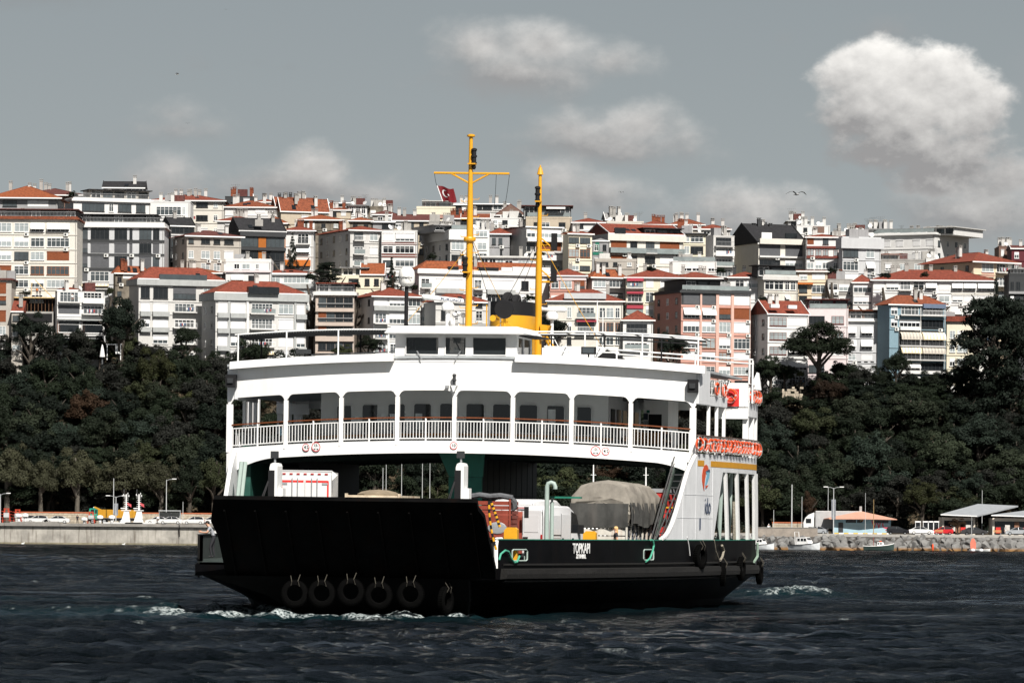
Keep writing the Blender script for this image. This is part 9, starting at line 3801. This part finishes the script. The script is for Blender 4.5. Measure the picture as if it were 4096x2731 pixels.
 for i,(u,v0,v1,w) in enumerate(((300,1120,1175,22),(480,1095,1140,24),(655,1085,1130,26),(905,1120,1160,24),(1240,1085,1135,22),(1420,1120,1170,26),(1655,1130,1175,24),(1790,1215,1260,26),(2120,1175,1215,28),(2330,1155,1200,22),(2480,1200,1260,26),(2600,1060,1100,24),(2880,1065,1105,24),(3055,1180,1225,24),(3330,1065,1110,22),(3540,1085,1125,26),(3700,1085,1120,22),(2160,1000,1035,22),(1730,1010,1050,22),(950,905,940,22))):
  tree_px('small dark tree squeezed between the town houses',u,v0,v1,w,1070 + (1100 - min(v0,1100)) * .25,'broad','deep' if i % 2 else 'dark','small trees between the town houses')
 # the wooded slope
 kinds = [('broad','dark','dark green broadleaf tree on the wooded slope','dark broadleaf trees on the slope'),
    ('broad','deep','nearly black green broadleaf tree on the wooded slope','deep green trees on the slope'),
    ('broad','smoke','dusky grey green tree on the wooded slope','dusky trees on the slope'),
    ('tall','dark','upright dark green tree on the wooded slope','upright trees on the slope'),
    ('tall','smoke','upright dusky tree on the wooded slope','upright dusky trees on the slope'),
    ('layer','dark','tree with layered boughs on the wooded slope','layered trees on the slope'),
    ('broad','olive','olive green tree on the wooded slope','olive trees on the slope'),
    ('broad','rust','tree with browning leaves on the wooded slope','browning trees on the slope')]
 wts = [34,28,14,9,5,9,4,1]
 for y in (1010,1016,1022,1028,1034,1040,1046,1052):
  x = -118 + trg.uniform(0,5)
  while x < 122:
   hid = -48 < x < 38 and y > 1030
   r = trg.uniform(4.0,6.2)
   if hid and y not in (1034,1046):
    x += 14
    continue
   yy = y + trg.uniform(-2.2,2.2)
   g = ground_z(x,yy)
   hgt = trg.uniform(7.5,12.0) * (1.0 if y < 1045 else .72)
   if x > 40 and y > 1036:
    hgt *= .85
   if x < -40 and y > 1040:
    hgt *= 1.35
   k = trg.choices(range(len(kinds)),wts)[0]
   kind,leaf,lab,grp = kinds[k]
   if not (y > 1050 and 40 < x < 95 and trg.random() < .5):
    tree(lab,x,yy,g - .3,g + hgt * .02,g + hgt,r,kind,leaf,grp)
   x += r * trg.uniform(1.1,1.5)


woods()


def undergrowth():
 rg = np.random.default_rng(77)
 n = 70000
 X = rg.uniform(-130,130,n)
 Y = rg.uniform(1006,1066,n)
 Z = np.array([ground_z(a,b) for a,b in zip(X,Y)])
 cl = smooth_noise(X / 6.0,Y / 6.0,9)
 keep = cl > .22
 X,Y,Z,cl = X[keep],Y[keep],Z[keep],cl[keep]
 Z = Z + rg.uniform(0,1,len(Z)) * (cl - .25) * 3.4
 C = np.stack([X,Y,Z],1)
 N = rg.standard_normal((len(X),3)) * .7 + np.array([0,-.4,.8])
 S = rg.uniform(.3,.62,len(X))
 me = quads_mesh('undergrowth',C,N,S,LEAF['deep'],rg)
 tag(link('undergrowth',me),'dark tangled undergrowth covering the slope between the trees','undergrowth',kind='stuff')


undergrowth()


# ------------------------------------------------------------------ small things on the slope
def slope_bits():
 Y = 1048
 p = at(409,1425,Y)
 root = empty('garden_parasol',(p.x,Y,p.z - 1.0))
 MB().lathe([(.55,.9),(.42,1.8),(.18,3.0),(.03,3.4)],10).build('folded_canopy',WHITE,root,True)
 MB().bar((0,0,-.6),(0,0,.95),.05).build('pole',STEEL,root)
 tag(root,'folded white garden parasol among the dark trees','parasol')
 a,b = at(425,1375,Y + 2),at(487,1385,Y + 2)
 root = empty('garden_pergola',((a.x + b.x) / 2,Y + 2,a.z - 3.2))
 w = (b.x - a.x) / 2
 MB().box(-w,w,0,3,3.0,3.2).build('roof',PAL['paleGrey'],root)
 for x in (-w + .1,w - .3):
  MB().box(x,x + .15,.1,.25,0,2.99).build('post',WHITE,root)
 MB().box(w - 1.3,w - .32,.2,.3,1.2,2.9).build('blind',WHITE,root)
 tag(root,'small flat-roofed garden pergola among the trees','pergola')
 for (u0,u1,v0,v1,YY,m,lab) in ((690,778,1492,1600,1049,PAL['yellowcream'],'pale bare retaining wall below the white block'),(700,760,1620,1660,1040,PAL['tan'],'patch of tan garden wall in the trees')):
  a,b = at(u0,v0,YY),at(u1,v1,YY)
  root = empty('garden_wall',((a.x + b.x) / 2,YY,b.z - 1.5))
  w = (b.x - a.x) / 2
  H = a.z - b.z + 1.5
  for k in range(4):
   x0 = -w + k * w / 2
   MB().box(x0 + .01,x0 + w / 2 - .01,-.6,.6,0,H - trg.uniform(0,.5)).build('wall_block',m,root)
  tag(root,lab,'wall')
 YY = 1046
 a,b = at(3122,1545,YY),at(3205,1582,YY)
 root = empty('ruined_wall',((a.x + b.x) / 2,YY,b.z - 1.0))
 w = (b.x - a.x) / 2
 for r_ in range(6):
  x = -w + trg.uniform(0,.4)
  while x < w:
   l = trg.uniform(.35,.8)
   if r_ < 3 or trg.random() < .72 - .09 * r_:
    o = link('stone',STONEBLK,root,(x + l / 2,trg.uniform(-.08,.08),.25 + r_ * .46))
    o.scale = (l - .04,.6,.42)
    o.rotation_euler = (0,trg.uniform(-.06,.06),trg.uniform(-.1,.1))
   x += l
 tag(root,'ruined stone wall with a ragged top on the right slope','wall')


slope_bits()


def gull(label,u,v,Y,span,rz,flap):
 p = at(u,v,Y)
 root = empty('gull',p,rz)
 s = span / 1.3
 MB().loft([[(r * math.cos(a),y,r * .8 * math.sin(a)) for a in np.linspace(0,2 * math.pi,9)[:-1]] for y,r in ((-.28,.01),(-.24,.035),(-.15,.05),(0,.075),(.15,.055),(.27,.02),(.36,.03))]).build('body',mat('gull_grey_white',(0.45,0.45,0.44),.7,.2),root,True)
 for sd in (-1,1):
  st = [(0.04,0,.03,.16),(.25,-.04,.03 + .16 * flap,.15),(.45,.0,.03 + .12 * flap,.12),(.66,.08,.0 + .0 * flap,.03)]
  mb = MB()
  mb.loft([[(sd * x,y - c / 2,z),(sd * x,y + c / 2,z - .005),(sd * x,y + c / 2,z + .008),(sd * x,y - c / 2,z + .02)] for x,y,z,c in st])
  mb.build('wing',mat('gull_wing',(0.07,0.07,0.072),.7,.3),root)
 root.scale = (s,s,s)
 tag(root,label,'bird')


gull('gull gliding with spread wings low over the crest houses',3187,778,300,1.32,R(25),.8)
gull('distant gull banking in the grey sky left of the masts',709,299,420,1.3 * .5,R(70),1.4)
gull('tiny white gull before the grey cloud',751,494,420,.4,R(10),.4)
gull('tiny gull to the right of the after mast',2485,770,420,.55,R(30),.8)
gull('tiny gull near the upper edge of the sky',903,39,420,.3,R(20),.6)
for i,(u,v) in enumerate(((497,2176),(95,2178))):
 p = at(u,v,968)
 root = empty('gull',(p.x,966,.02))
 MB().ball((0,0,.1),.3,.14,.13).build('body',WHITE,root,True)
 MB().ball((.25,0,.3),.09).build('head',WHITE,root,True)
 tag(root,['white gull floating under the middle of the quay wall','white gull floating near the left end of the quay wall'][i],'bird')
